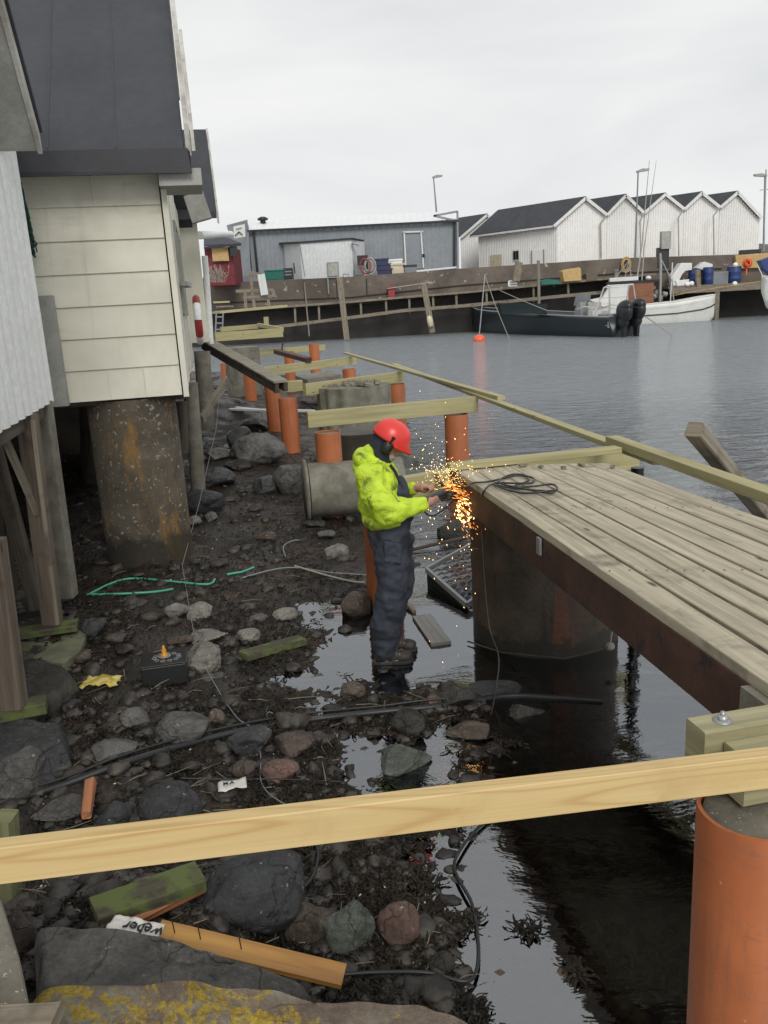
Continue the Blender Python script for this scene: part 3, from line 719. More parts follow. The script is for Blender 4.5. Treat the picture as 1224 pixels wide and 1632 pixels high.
# the beam face is 5 cm behind its top front edge line
fr_ = MB().beam(pL+n*.0275-Vector((0,0,.0525))-d*.4, pR+n*.0275-Vector((0,0,.0525))+d*.25, .048, .105, ch=.003)
tag(fr_.build('fresh_beam', M['fresh']), 'long fresh yellow pine board crossing the whole foreground', 'beam')
c = pxc(1202,1.1,1287)
h1 = MB().beam(c + VV*-.09 + UU*.168 + Vector((0,0,.095)), c + VV*.6 + UU*.168 + Vector((0,0,.095)), .10, .19, ch=.004)
tag(h1.build('head_block', M['treated_end']), 'rear timber of the pair on top of the nearest orange pile', 'timber', 'pile head timbers')
h1 = MB().beam(c + VV*-.03 + UU*.06 + Vector((0,0,.078)), c + VV*.6 + UU*.06 + Vector((0,0,.078)), .105, .156, ch=.004)
tag(h1.build('head_block', M['treated_end']), 'front timber of the pair on top of the nearest orange pile', 'timber', 'pile head timbers')
bp = c + VV*.0 + UU*.168 + Vector((0,0,.19))
t = empty('bolt', bp, 'galvanised bolt with washer on the rear pile head timber', 'bolt')
MB().lathe(bp, [(0, .004), (.028, .004), (.028, 0)], 20).build('washer', M['steel'], t)
MB().lathe(bp, [(.016, .004), (.016, .018), (0, .018)], 6).build('nut', M['steel'], t)
MB().lathe(bp, [(.007, .018), (.007, .03), (0, .03)], 12).build('thread', M['steel'], t)

# ------------------------------------------------------------------ boarded deck on steel
zd = 1.315
c0 = at(715,742,z=zd); c1 = at(1183,1066,z=zd); c2 = at(968,738,z=zd); c3 = at(1224,828,z=zd)
dn = (c1-c0).normalized(); df = (c3-c2).normalized()
near0 = c0; near1 = c1 + dn*.45; far0 = c2; far1 = c2 + df*(near1-near0).length
t = empty('boarded_deck', (near0+far1)/2 - Vector((0,0,.6)), 'weathered plank deck on a rusty steel frame at the right', 'deck')
npk = 8
pk = MB()
for i in range(npk):
    f0 = i/npk; f1 = (i+1)/npk
    a0 = near0.lerp(far0, f0); a1 = near0.lerp(far0, f1); b0 = near1.lerp(far1, f0); b1 = near1.lerp(far1, f1)
    e = random.uniform(-.012, .02); gap = .005
    s0 = (a0+a1)/2 - dn*0 + (b0-a0).normalized()*(.0 + e + .05*(i == 1) + .03*(i == 2)); s1 = (b0+b1)/2
    dd_ = (s1-s0); wdt = (a1-a0).length - gap*1.2
    nseg = 16; hz = random.uniform(-.002, .003)
    pts = [s0.lerp(s1, k/nseg) for k in range(nseg+1)]; wr = (b1-b0).length/(a1-a0).length
    dr = dd_.normalized(); sd = (a1-a0).normalized(); ru = random.random()*30; rv = random.random()*20
    vs = []
    for k, p_ in enumerate(pts):
        j1 = noise.noise(Vector((k*.9, i*5, 1)))*.004; j2 = noise.noise(Vector((k*.9, i*5, 7)))*.004; jz = noise.noise(Vector((k*.5, i*7, 3)))*.004+hz
        for sx_, zz in ((-wdt/2+j1, .002), (-wdt/2+.003+j1, .006), (wdt/2-.003+j2, .006), (wdt/2+j2, .002), (wdt/2+j2, -.04), (-wdt/2+j1, -.04)):
            vs.append(p_ + sd*sx_ + Vector((0, 0, zz+jz-.006)))
    fs = []; uvs = []
    per = [0, .01, wdt-.01, wdt, wdt+.04, 2*wdt+.04, 2*wdt+.08]
    for k in range(nseg):
        for q in range(6):
            q2 = (q+1) % 6; fs.append((k*6+q, k*6+q2, (k+1)*6+q2, (k+1)*6+q)); l0 = dd_.length*k/nseg+ru; l1 = dd_.length*(k+1)/nseg+ru
            uvs.append([(l0, per[q]+rv), (l0, per[q+1]+rv), (l1, per[q+1]+rv), (l1, per[q]+rv)])
    fs.append((5, 4, 3, 2, 1, 0)); uvs.append([(ru, rv+k*.02) for k in range(6)]); fs.append(tuple(nseg*6+k for k in range(6))); uvs.append([(ru, rv+k*.02) for k in range(6)])
    pk.add(vs, fs, uvs)
pk.build('planks', M['deck'], t)
# nail heads
nh = MB()
for f in (.06, .35, .64, .93):
    for i in range(npk):
        for g_ in (.25, .75):
            q0 = near0.lerp(near1, f).lerp(far0.lerp(far1, f), (i+g_)/npk) + Vector((random.uniform(-.006, .006), random.uniform(-.006, .006), .0035)); nh.lathe(q0, [(.0045, 0), (.0045, .0015), (0, .002)], 8)
nh.build('nail_heads', M['rust'], t)
# near-side steel channel
up = Vector((0, 0, 1)); so_ = Vector((-dn.y, dn.x, 0))   # points away from the worker
e0 = c0 - up*.045; e1 = c1 + dn*.0 - up*.045 + dn*.02
ch = MB(); 
for (off, dz, w_, h_) in ((.012, -.105, .012, .20), (.05, -.0065, .085, .013), (.05, -.2035, .085, .013)):
    ch.beam(e0 + so_*off + up*dz, e1 + so_*off + up*dz, w_, h_)
ch.build('steel_beam', M['rust'], t)
fe0 = far0 - up*.045; fe1 = far1 - up*.045; sf = Vector((-df.y, df.x, 0))
MB().beam(fe0 - sf*.06 - up*.1, fe1 - sf*.06 - up*.1, .09, .2).build('steel_beam', M['rust'], t)
for f in (.02, .33, .66, .98):
    MB().beam(near0.lerp(near1, f)+so_*.10-up*.13, far0.lerp(far1, f)-sf*.11-up*.13, .09, .15).build('joist', M['darkwood'], t)
MB().beam(near0+so_*.02+dn*.025-up*.125, far0-sf*.02+df*.025-up*.125, .035, .15).build('end_plate', M['rust'], t)
p_ = at(862,868,b=(c0+dn*.9).dot(VV)); 
q_ = c0.lerp(c1, .5); 
cl = at(862,868,z=1.2); tt = min([i/200 for i in range(201)], key=lambda f: abs((lambda s: (612+FOC*((s-EYE).dot(RT))/((s-EYE).dot(F_))))(e0.lerp(e1, f)) - 862))
cpnt = e0.lerp(e1, tt)
MB().beam(cpnt - up*.005 - so_*.008, cpnt - up*.10 - so_*.008, .05, .014, up=so_).build('bracket', M['steel'], t)
# deck debris
mb = MB()
for px, py, l, a_ in ((828,742,.06,.3), (930,741,.05,2), (975,744,.04,1), (860,744,.035,.9), (895,745,.03,.2)):
    p_ = at(px, py, z=zd+.014); mb.beam(p_, p_+Vector((math.cos(a_)*l, math.sin(a_)*l, 0)), .03, .016)
tag(mb.build('wood_scrap', M['oldwood']), 'few broken wood chips on the far end of the deck', 'wood chips')

# concrete end block under near right corner of the deck
p_ = at(1200,1060,z=1.25)
mb = MB(); q0 = e1 + dn*.0; 
mb.prism([q0-so_*.02+dn*.004-up*.004, q0+dn*.24-so_*.02-up*.004, q0+dn*.24+so_*.6-up*.004, q0+so_*.6+dn*.004-up*.004], (0, 0, -.24))
o = mb.build('concrete_block', M['concrete']); tag(o, 'rough concrete block under the deck\'s near corner at the right edge', 'concrete block')
# ------------------------------------------------------------------ large pier under the deck
def pier(c, r, z0, z1, name, mt, label, flutes=0, cat='pier', seed=1, bands=(), top='concrete'):
    seg = 72; nl = 40; vs = []; fs = []
    for i in range(nl+1):
        f = i/nl; z = z0+(z1-z0)*f
        for k in range(seg):
            a_ = 6.2832*k/seg; s = Vector((math.cos(a_)*1.4, math.sin(a_)*1.4, z*2.5+seed*7))
            rr = r*(1+.012*noise.noise(s*2)) + .004*noise.noise(s*9)
            if flutes: rr -= .05*abs(math.sin(a_*flutes/2))**3
            for bz in bands:
                if abs(z-bz) < .012: rr -= .012
            vs.append(Vector((c.x+rr*math.cos(a_), c.y+rr*math.sin(a_), z)))
    for i in range(nl):
        for k in range(seg):
            k2 = (k+1) % seg; fs.append((i*seg+k, i*seg+k2, (i+1)*seg+k2, (i+1)*seg+k))
    o_ = len(vs); vs.append(Vector((c.x, c.y, z1+.02)))
    for k in range(seg): fs.append((nl*seg+k, nl*seg+(k+1) % seg, o_))
    mb = MB(); mb.add(vs, fs, None, True); o = mb.build(name, M[mt]); o.data.set_sharp_from_angle(angle=R(45))
    return tag(o, label, cat)
pc = at(868,1045,z=0); pc = pc + Vector((pc.x, pc.y, 0)).normalized()*.50
m, t_, b, o = newmat('pier_rusty'); v = coords(t_, rnd=False)
c = ramp(t_, noi(t_, v, 3, 7, .65, .4), [(.32, (.03, .024, .018)), (.6, (.085, .062, .04)), (.75, (.12, .095, .06))])
vz = coords(t_, 'Object', (6, 6, .7), False); c = mixc(t_, ramp(t_, noi(t_, vz, 1, 5, .6), [(.5, 0), (.7, .75)]), c, (.14, .045, .022))
c = mixc(t_, ramp(t_, noi(t_, vz, 2.6, 5, .6), [(.56, 0), (.7, .6)]), c, (.012, .011, .01))
sz_ = t_.nodes.new('ShaderNodeSeparateXYZ'); t_.links.new(v, sz_.inputs[0]); ma_ = t_.nodes.new('ShaderNodeMath'); ma_.operation = 'MULTIPLY_ADD'; t_.links.new(noi(t_, v, 5, 6, .7), ma_.inputs[0]); ma_.inputs[1].default_value = .5; t_.links.new(sz_.outputs[2], ma_.inputs[2])
c = mixc(t_, ramp(t_, ma_.outputs[0], [(.99, .85), (.99+.12, 0)]), c, (.022, .020, .014))
t_.links.new(c, b.inputs['Base Color']); b.inputs['Roughness'].default_value = .5; bump(t_, b, noi(t_, v, 30, 7, .7), .5, .015); M['pier_rusty'] = m
pier(pc, .56, -.6, 1.08, 'deck_pier', 'pier_rusty', 'thick dark rust-stained round pier standing in water under the deck', seed=2)
# timber between pier and deck
pc2 = at(962,1025,z=.0)
# ------------------------------------------------------------------ old fluted pier beyond
fp = at(572,640,z=.55); fp = fp + Vector((fp.x, fp.y, 0)).normalized()*.2
pier(Vector((-.18, 13.0, 0)) if False else at(563,612,Y=14.7), .66, -.8, at(563,614,Y=14.7).z, 'fluted_pier', 'concpost', 'old fluted concrete pier with crumbled top behind the first beam', flutes=14, seed=5)
q = at(563,614,Y=14.7)
mb = MB()
for i in range(46):
    a_ = random.uniform(0, 6.28); rr = random.uniform(0, .6)**1; s = random.uniform(.05, .14)
    mb.box(q + Vector((math.cos(a_)*rr, math.sin(a_)*rr, .035)), s*1.6, s, .05, rot=Euler((random.uniform(-.3, .3), random.uniform(-.3, .3), random.uniform(0, 3))))
o = mb.build('rubble_heap', M['concrete']); o = struct(tag(o, 'broken concrete rubble on top of the old fluted pier', 'rubble'), 'stuff')
# second low round pier behind worker (greenish)
q = at(572,700,Y=11.6); pier(q, .42, -.3, at(572,684,Y=11.6).z-.02, 'round_pier', 'pier_conc', 'dark stained round pier just under the first cross beam', seed=9)
q = at(385,558,Y=24); pier(q, .5, -.4, at(385,553,Y=24).z, 'round_pier', 'concpost', 'far crumbled round pier between fourth and fifth beams', seed=11)
mb = MB(); mb.prism([at(470,598,z=.85), at(530,590,z=.85), at(545,598,z=.85), at(490,606,z=.85)], (0, 0, -.4))
tag(mb.build('broken_slab', M['concpost']), 'broken concrete slab under the third cross beam', 'slab')
# ------------------------------------------------------------------ fallen concrete pipe with wooden disc
t = empty('fallen_pipe', at(530,828,z=.08), 'concrete pipe lying on its side behind the worker', 'concrete pipe')
pcn = at(492,782,Y=9.75); pe = at(640,770,Y=9.95)
r_ = .33
MB().pipe(pcn, pe, r_, r_-.06, 56, 6, nf=lambda t, f: .008*noise.noise(Vector((math.cos(t)*2, math.sin(t)*2, f*4)))).build('pipe_shell', M['concpost'], t)
for chh in t.children: chh.data.polygons.foreach_set('use_smooth', [True]*len(chh.data.polygons)); chh.data.set_sharp_from_angle(angle=R(35))
dp = (pe-pcn).normalized()
qd = dp.to_track_quat('Z', 'Y').to_euler()
MB().lathe(pcn - dp*.05, [(0, 0), (r_+.05, 0), (r_+.05, .035), (0, .035)], 40, qd).build('end_disc', M['concpost'], t)

# ------------------------------------------------------------------ beige building on piers (B)
aB = 8.2; bB = at(297,632,a=aB).dot(VV)
def zat(px, py, a): return at(px, py, a=a).z
zbot = zat(297,628,aB); ztop = zat(262,272,aB)
Bt = empty('beige_boathouse', P(aB+2, bB-2, zbot), 'beige boathouse on piers with dark felt roof', 'building')
WB = 5.0
wl = MB(); nb = 7; hb = (ztop-zbot)/nb
for i in range(nb):
    z0 = zbot+i*hb; y0 = -.022; y1 = -.004
    a0, a1 = aB+y0, aB+y1
    ctop = z0+hb+.012
    wl.prism([P(a0, bB-WB, z0), P(a0, bB-.035, z0), P(a1, bB-.035, ctop), P(a1, bB-WB, ctop)], P(.02, 0, 0))
wl.build('lap_siding', M['siding'], Bt)
# vertical butt joints: narrow cover strips
js = MB()
for px, i in ((161, 6), (147, 0), (205, 0), (56, 5)):
    bj = at(px, 400, a=aB).dot(VV); js.box(P(aB-.026+.004, bj, zbot+(i+.5)*hb), .008, .006, hb*.96, rz=math.atan2(VV.y, VV.x))
js.build('joint_strip', M['siding'], Bt)
cb = MB(); cb.box(P(aB+3.3, bB-WB/2-.02, (zbot+ztop)/2+.02), WB-.06, 6.5, ztop-zbot-.02, rz=math.atan2(VV.y, VV.x)); cb.build('core_wall', M['siding'], Bt)
# side wall panels (stepped sheets) + floor edge
sw = MB()
LB = 6.2; steps = 9
for i in range(steps):
    a0 = aB+.0+LB*i/steps; a1 = aB+LB*(i+1)/steps
    zo = zbot + (.0 if i % 2 == 0 else -.03)
    sw.box(P((a0+a1)/2, bB-.012+.006*(i % 3), (zo+ztop+.3)/2), .02, a1-a0-.006, ztop+.3-zo, rz=math.atan2(VV.y, VV.x))
sw.build('side_wall', M['siding'], Bt)
MB().beam(P(aB-.03, bB+.004, zbot-.02), P(aB-.03, bB+.004, ztop), .05, .05, up=UU).build('corner_trim', M['siding'], Bt)
for a_, ln in ((10.1, .8), (11.5, .8)):
    f = MB()
    for s in (0, 1): f.beam(P(a_+s*ln, bB+.015, zbot+.75), P(a_+s*ln, bB+.015, zbot+1.75), .05, .06, up=UU)
    for z in (.75, 1.75): f.beam(P(a_, bB+.015, zbot+z), P(a_+ln, bB+.015, zbot+z), .05, .06)
    fo = f.build('window', M['soffit'], Bt); MB().beam(P(a_+.02, bB+.005, zbot+1.25), P(a_+ln-.02, bB+.005, zbot+1.25), .01, .96).build('pane', M['glass'], fo)
# roof: slope facing the camera
eA = aB-.32; ev = at(306,276,a=eA); bV = ev.dot(VV); zE = ev.z
vt = at(283,0,b=bV); av, zv = vt.dot(UU), vt.z
sl_ = 1.0; av = eA+2.4; RL = 3.4
def rf(a, dz=0): return zE+.2+(a-eA)*sl_+dz
rp = MB(); rp.prism([P(eA, bV-5.6, rf(eA)), P(eA, bV-.05, rf(eA)), P(eA+RL, bV-.05, rf(eA+RL)), P(eA+RL, bV-5.6, rf(eA+RL))], (0, 0, -.10)); ro_ = rp.build('roof', M['roof'], Bt)
r2 = MB(); r2.prism([P(eA+RL, bV-5.6, rf(eA+RL)), P(eA+RL, bV-.05, rf(eA+RL)), P(eA+2*RL, bV-.05, rf(eA)), P(eA+2*RL, bV-5.6, rf(eA))], (0, 0, -.10)); r2.build('rear_roof', M['roof'], Bt)
sm = MB()
for px in (88, 189):
    b1 = at(px, 200, a=eA+.7).dot(VV); sm.beam(P(eA+.02, b1, rf(eA+.02, .003)), P(eA+RL, b1, rf(eA+RL, .003)), .014, .006)
b1 = at(250, 15, a=av)
sm.beam(P(eA+1.95, bV-5.6, rf(eA+1.95, .004)), P(eA+1.95, bV-.06, rf(eA+1.95, .004)), .012, .008); sm.build('seam', M['roof'], ro_)
fe = MB(); fe.prism([P(eA-.025, bV-5.6, zE-.0), P(eA-.025, bV, zE), P(eA-.025, bV, zE+.17), P(eA+.0, bV-.02, rf(eA)+.006), P(eA+.0, bV-5.6, rf(eA)+.006), P(eA-.025, bV-5.6, zE+.17)], P(.03, 0, 0))
fe.build('eave_edge', M['roofedge'], Bt)
# gable wall triangle above side wall, bargeboards
gw = MB(); gw.prism([P(aB, bB-.03, ztop-.1), P(aB+LB, bB-.03, ztop-.1), P(eA+RL, bB-.03, rf(eA+RL)-.14)], VV*-.05); gw.build('gable', M['siding'], Bt)
bb = MB(); bb.prism([P(eA+.1, bV-.03, rf(eA+.1)-.14), P(eA+RL, bV-.03, rf(eA+RL)-.14), P(eA+RL, bV-.03, rf(eA+RL)+.13), P(eA+1.0, bV-.03, rf(eA+1.0)+.13), P(eA+1.0, bV-.03, rf(eA+1.0)+.12), P(eA+.1, bV-.03, rf(eA+.1)+.12)], VV*.045); bb.build('bargeboard', M['board_white'], Bt)
bb = MB(); bb.prism([P(eA+.05, bV+.02, rf(eA)-.06+.05), P(eA+1.05, bV+.02, rf(eA+1.05)-.06), P(eA+1.05, bV+.02, rf(eA+1.05)+.19), P(eA+.12, bV+.02, rf(eA+.12)+.19)], VV*.03); bb.build('bargeboard', M['board_white'], Bt)
sb = MB(); sb.box(P(eA+.36, (bB+bV)/2+.03, zE-.02), bV-bB+.10, .62, .14, rz=math.atan2(VV.y, VV.x)); sb.build('soffit_box', M['soffit'], Bt)
sf_ = MB(); sf_.prism([P(eA+.7, bB, rf(eA+.7)-.16), P(eA+RL, bB, rf(eA+RL)-.16), P(eA+RL, bV-.035, rf(eA+RL)-.16), P(eA+.7, bV-.035, rf(eA+.7)-.16)], (0, 0, .04)); sf_.build('soffit', M['soffit'], Bt)
# recessed grey panel at the left of the front
gp = MB(); gp.box(P(aB-.10, at(84,560,a=aB).dot(VV)-.02, zat(84,560,aB)), .22, .1, zat(84,470,aB)-zat(84,645,aB), rz=math.atan2(VV.y, VV.x)); gp.build('grey_panel', M['soffit'], Bt)
fl = MB(); fl.box(P(aB+3.2, bB-WB/2, zbot-.03), WB, 6.2, .05, rz=math.atan2(VV.y, VV.x)); fl.build('floor', M['darkwood'], Bt)
# green net on the left
mb = MB()
for i in range(70):
    def q_(y): 
        w_ = 3+10*max(0, (y-288)/118)**1.5 if y < 380 else 10*max(0, 1-((y-380)/34)**2)**.5+2
        return at(31+(y-288)*.165+random.uniform(-1, 1)*w_, y, a=aB-.14+random.uniform(-.04, .04))
    y0 = random.uniform(286, 370); y1 = min(412, y0+random.uniform(30, 60))
    mb.tube([q_(y0), q_((2*y0+y1)/3), q_((y0+2*y1)/3), q_(y1)], random.uniform(.004, .010), 5, False)
net = mat('net_green', (.02, .10, .085), (.008, .04, .035), .8, 30, 1, 120)
tag(mb.build('fishing_net', net), 'bundled dark green net hanging on the beige wall', 'net')

# big round pier below B
pb_ = at(236,905,z=.12); pcB = pb_ + Vector((pb_.x, pb_.y, 0)).normalized()*.38 + Vector((.05, 0, 0))
m, t_, b, o = newmat('lichen_concrete'); v = coords(t_, rnd=False)
c = ramp(t_, noi(t_, v, 2.5, 7, .65, .4), [(.32, (.045, .037, .027)), (.6, (.115, .095, .068)), (.75, (.18, .155, .115))])
c = mixc(t_, ramp(t_, noi(t_, v, 24, 4, .6), [(.60, 0), (.66, .8)]), c, (.36, .34, .28))
vz = coords(t_, 'Object', (3, 3, .8), False)
c = mixc(t_, ramp(t_, noi(t_, vz, 1.3, 6, .7), [(.54, 0), (.66, .7)]), c, (.30, .16, .03))
sz_ = t_.nodes.new('ShaderNodeSeparateXYZ'); t_.links.new(v, sz_.inputs[0]); ma_ = t_.nodes.new('ShaderNodeMath'); ma_.operation = 'MULTIPLY_ADD'; t_.links.new(noi(t_, v, 5, 6, .7), ma_.inputs[0]); ma_.inputs[1].default_value = .5; t_.links.new(sz_.outputs[2], ma_.inputs[2])
c = mixc(t_, ramp(t_, ma_.outputs[0], [(.72, .85), (.72+.12, 0)]), c, (.022, .020, .014))
t_.links.new(c, b.inputs['Base Color']); b.inputs['Roughness'].default_value = .85; bump(t_, b, noi(t_, v, 30, 8, .7), .6, .02); M['lich_conc'] = m
zt = zat(225,640,aB)
pier(pcB, .43, -.1, zbot-.02, 'concrete_pier', 'lich_conc', 'massive round concrete pier with pale and orange lichen under the beige boathouse', bands=(zbot-.42, .55), seed=3)
# round timber posts below side wall
def post(pt, pb, Yd, r, mt, label, name='timber_post', zb=None, Yb=None):
    a = at(pt[0], pt[1], Y=Yd); b_ = at(pb[0], pb[1], Y=Yb or Yd)
    n = 8; pts = [a.lerp(b_, i/n)+Vector((noise.noise(Vector((i, pt[0], 0)))*.01, 0, 0)) for i in range(n+1)]
    return tag(MB().tube(pts, [r*(1+.05*noise.noise(Vector((i*1.7, pt[1], 2)))) for i in range(n+1)], 16).build(name, M[mt]), label, 'post')
post((303,610),(317,785),11.0,.10,'concpost','round grey timber post standing on the dark rock under the boathouse side')
post((322,560),(330,685),14.5,.14,'concpost','second round post further along under the boathouse side')
post((312,600),(330,600),13,.02,'darkwood','small hidden peg between the two round posts') if False else None
post((288,640),(291,720),9.4,.07,'darkwood','dark thin post just right of the round concrete pier')
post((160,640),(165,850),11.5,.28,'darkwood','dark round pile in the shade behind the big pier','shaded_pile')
tag(MB().beam(at(362,605,Y=14), at(322,668,Y=13), .05, .14).build('brace', M['oldwood']), 'diagonal grey brace under the ramp', 'brace')
# dark backing walls, added to keep the space under the buildings dark
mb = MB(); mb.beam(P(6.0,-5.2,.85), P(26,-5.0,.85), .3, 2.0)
tag(mb.build('backing_wall', M['pier_conc']), 'added backing wall that keeps the space under the boathouses dark', 'wall')
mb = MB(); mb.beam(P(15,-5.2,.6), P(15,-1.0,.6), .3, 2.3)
tag(mb.build('backing_wall', M['pier_conc']), 'added cross wall that keeps the space behind the round pier dark', 'wall')

# ------------------------------------------------------------------ white corrugated building (A)
bA = -1.28
pA = at(80,640,b=bA); aA = pA.dot(UU); 
At = empty('white_boathouse', P(aA-1.5, bA-2, 1.8), 'white corrugated boathouse at the left edge on timber posts', 'building')
cw = MB(); n = 150; a0 = aA-5.0; vs = []; fs = []
zA0 = pA.z; ta = at(22,225,b=bA)
for i in range(n+1):
    a_ = a0 + (aA-a0)*i/n; off = .03*abs(math.sin(i*math.pi/7))**.7
    jag = .02*noise.noise(Vector((i*.35//1, 3, 3)))
    vs += [P(a_, bA+off, zA0+jag), P(a_, bA+off, 5.2)]
    if i: k = 2*i; fs.append((k-2, k, k+1, k-1))
cw.add(vs, fs); cw.build('corrugated_wall', M['white'], At)
MB().box(P(aA-2.5, bA-1.6, (zA0+5)/2+.05), 3.1, 4.98, 5-zA0-.1, rz=math.atan2(VV.y, VV.x)).build('core_wall', M['white'], At)
# rake: descends away from the camera to the eave corner
e_ = at(68,245,b=-.98); e2 = at(2,0,b=-.98); aE, zEe = e_.dot(UU), e_.z; a2_, z2_ = e2.dot(UU), e2.z
dv = (e2-e_); far_ = e_ + dv*2.2
rk = MB(); rk.prism([e_, e_+dv*2.2, e_+dv*2.2+Vector((0,0,.13)), e_+Vector((0,0,.13))], VV*-.03); rk.build('bargeboard', M['board_white'], At)
rk = MB(); rk.prism([e_-VV*.035+Vector((0,0,.02)), e_+dv*2.2-VV*.035+Vector((0,0,.02)), e_+dv*2.2-VV*.6+Vector((0,0,.02)), e_-VV*.6+Vector((0,0,.02))], (0, 0, .03)); rk.build('soffit', M['soffit'], At)
rk = MB(); rk.prism([e_+VV*.02+Vector((0,0,.135)), e_+dv*2.2+VV*.02+Vector((0,0,.135)), e_+dv*2.2-VV*3+Vector((0,0,.135)), e_-VV*3+Vector((0,0,.135))], (0, 0, .05)); rk.build('roof', M['roof'], At)
MB().beam(P(aA-4.9, bA-.08, zA0-.04), P(aA, bA-.08, zA0-.04), .12, .12).build('sill_beam', M['darkwood'], At)
# posts
def sq(pt, pb, zb, w_, mt, label, Yt=None, name='timber_post'):
    b_ = at(pb[0], pb[1], z=zb); a = at(pt[0], pt[1], Y=Yt or b_.y)
    return tag(MB().beam(a, b_, w_, w_, up=(0, 1, 0), ch=.008, jit=.003).build(name, M[mt]), label, 'post')
sq((43,660),(84,992),.36,.125,'brownpost','brown square timber post with mossy foot under the white boathouse')
sq((66,640),(108,950),.32,.135,'concpost','grey concrete post just right of the brown timber post')
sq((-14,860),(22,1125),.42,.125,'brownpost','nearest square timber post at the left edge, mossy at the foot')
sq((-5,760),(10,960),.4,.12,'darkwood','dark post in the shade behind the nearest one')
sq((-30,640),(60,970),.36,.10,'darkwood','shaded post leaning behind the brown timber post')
tag(MB().beam(at(6,695,Y=5.7), at(60,818,Y=5.85), .03, .07, up=(0,1,0)).build('brace', M['oldwood']), 'thin diagonal brace nailed to the brown timber post', 'brace')
tag(MB().beam(at(52,670,Y=5.75), at(92,995,Y=5.75), .02, .035, up=(0,1,0)).build('batten', M['oldwood']), 'thin pale batten along the brown post\'s right edge', 'batten')
q = at(78,1003,z=.32); tag(MB().beam(at(28,1010,z=.33), at(124,996,z=.33), .16, .05, ch=.005).build('footing_plank', M['mossboard']), 'mossy plank under the foot of the brown timber post', 'plank')
q = at(30,1132,z=.38); tag(MB().beam(at(-20,1140,z=.38), at(74,1122,z=.38), .14, .07, ch=.005).build('footing_plank', M['mossboard']), 'bright mossy plank under the nearest timber post', 'plank')
mossc = mat('mossy_concrete', (.20, .20, .12), (.10, .105, .06), .9, 5, .5, 40); M['mossc'] = mossc
mb = MB(); mb.prism([at(30,1018,z=.28), at(130,1003,z=.28), at(146,990,z=.28), at(128,1035,z=.26), at(100,1057,z=.26), at(30,1050,z=.26)], (0, 0, -.25))
tag(mb.build('concrete_footing', M['mossc'], bev=.01), 'pale green mossy concrete footing below the brown post', 'footing')

# ------------------------------------------------------------------ building C behind
aC = 14.6; bC = at(333,540,a=aC).dot(VV); zc0 = zat(333,545,aC)
Ct = empty('grey_boathouse', P(aC+2, bC-2, zc0), 'pale boathouse beyond the beige one with blue-grey roof edge', 'building')
zct = zat(320,330,aC)
MB().box(P(aC+3, bC-2.0, (zc0+zct)/2), 4.0, 6.0, zct-zc0, rz=math.atan2(VV.y, VV.x)).build('wall', M['siding'], Ct)
ec = at(345,351,a=aC); bc = ec.dot(VV); tc_ = at(329,216,b=bc); a1, z1 = tc_.dot(UU), tc_.z
MB().prism([P(aC-.3, bc, ec.z), P(aC-.3, bc-3, ec.z), P(a1, bc-3, z1), P(a1, bc, z1)], (0, 0, .10)).build('roof', M['roof'], Ct)
MB().prism([P(aC-.3, bc+.005, ec.z-.08), P(a1, bc+.005, z1-.08), P(a1, bc+.005, z1+.12), P(aC-.3, bc+.005, ec.z+.12)], VV*.03).build('bargeboard', M['board_white'], Ct)
MB().prism([P(aC-.1, bC-.02, zct-.05), P(a1+1, bC-.02, zct-.05), P(a1+.2, bC-.02, z1-.1)], VV*-.05).build('gable', M['siding'], Ct)
MB().beam(at(308,310,a=aC-1), at(322,352,a=aC-1), .25, .3).build('soffit_box', M['soffit'], Ct)
pp = MB(); pp.tube([at(326,408,Y=15.5), at(329,440,Y=15.5), at(336,548,Y=15.5)], .055, 14); pp.build('downpipe', M['white'], Ct)
pp = MB(); pp.tube([at(318,375,Y=15.4), at(352,373,Y=19), at(368,373,Y=21)], .07, 12); pp.build('exhaust_pipe', M['white'], Ct)
# life buoys seen edge-on on the wall
def buoyring(px, py, a, R_, label):
    b0 = (bB+.05) if a < 14 else bC+.06
    c = at(px, py, a=a); t = empty('lifebuoy', c, label, 'lifebuoy', 'lifebuoys on the boathouse wall')
    for k in range(8):
        pts = []
        for j in range(5):
            an = (k+j/4)*math.pi/4; pts.append(c + UU*math.cos(an)*R_ + Vector((0, 0, math.sin(an)*R_)))
        MB().tube(pts, .055, 10).build('ring_segment', M['red'] if k % 2 == 0 else M['white'], t)
buoyring(316,510,12.6,.30,'red and white lifebuoy hanging edge-on on the near boathouse wall')
buoyring(330,470,19.0,.34,'red and white lifebuoy hanging on the farther wall by the downpipe')
# window shelf bracket
tag(MB().beam(at(293,452,a=9.9), at(300,455,a=10.2), .08, .05).build('wall_bracket', M['soffit']), 'small pale bracket on the boathouse side wall', 'bracket')

# ------------------------------------------------------------------ ramp
t = empty('ramp', at(445,612,Y=15.2), 'boarded grey ramp sloping from the boathouse wall to the beams', 'ramp')
r0 = at(324,553,Y=17.5); r1 = at(442,622,Y=14.4)
MB().beam(r0+Vector((0,0,.04)), r1+Vector((0,0,.04)), .07, .17).build('side_beam', M['darkwood'], t)
sh = MB()
dr = (r1-r0).normalized(); sdv = Vector((-dr.y, dr.x, 0)).normalized()
if sdv.y < 0: sdv = -sdv
for i in range(22):
    f = (i+.5)/22; c = r0.lerp(r1, f) + Vector((0, 0, .14)) + sdv*.08
    sh.beam(c - sdv*.135, c + sdv*.135, .165, .03, up=dr.cross(sdv)*(1 if dr.cross(sdv).z>0 else -1), jit=.004)
sh.build('slats', M['shingle'], t)
MB().beam(r0+sdv*.17+Vector((0,0,.04)), r1+sdv*.17+Vector((0,0,.04)), .07, .16).build('side_beam', M['darkwood'], t)
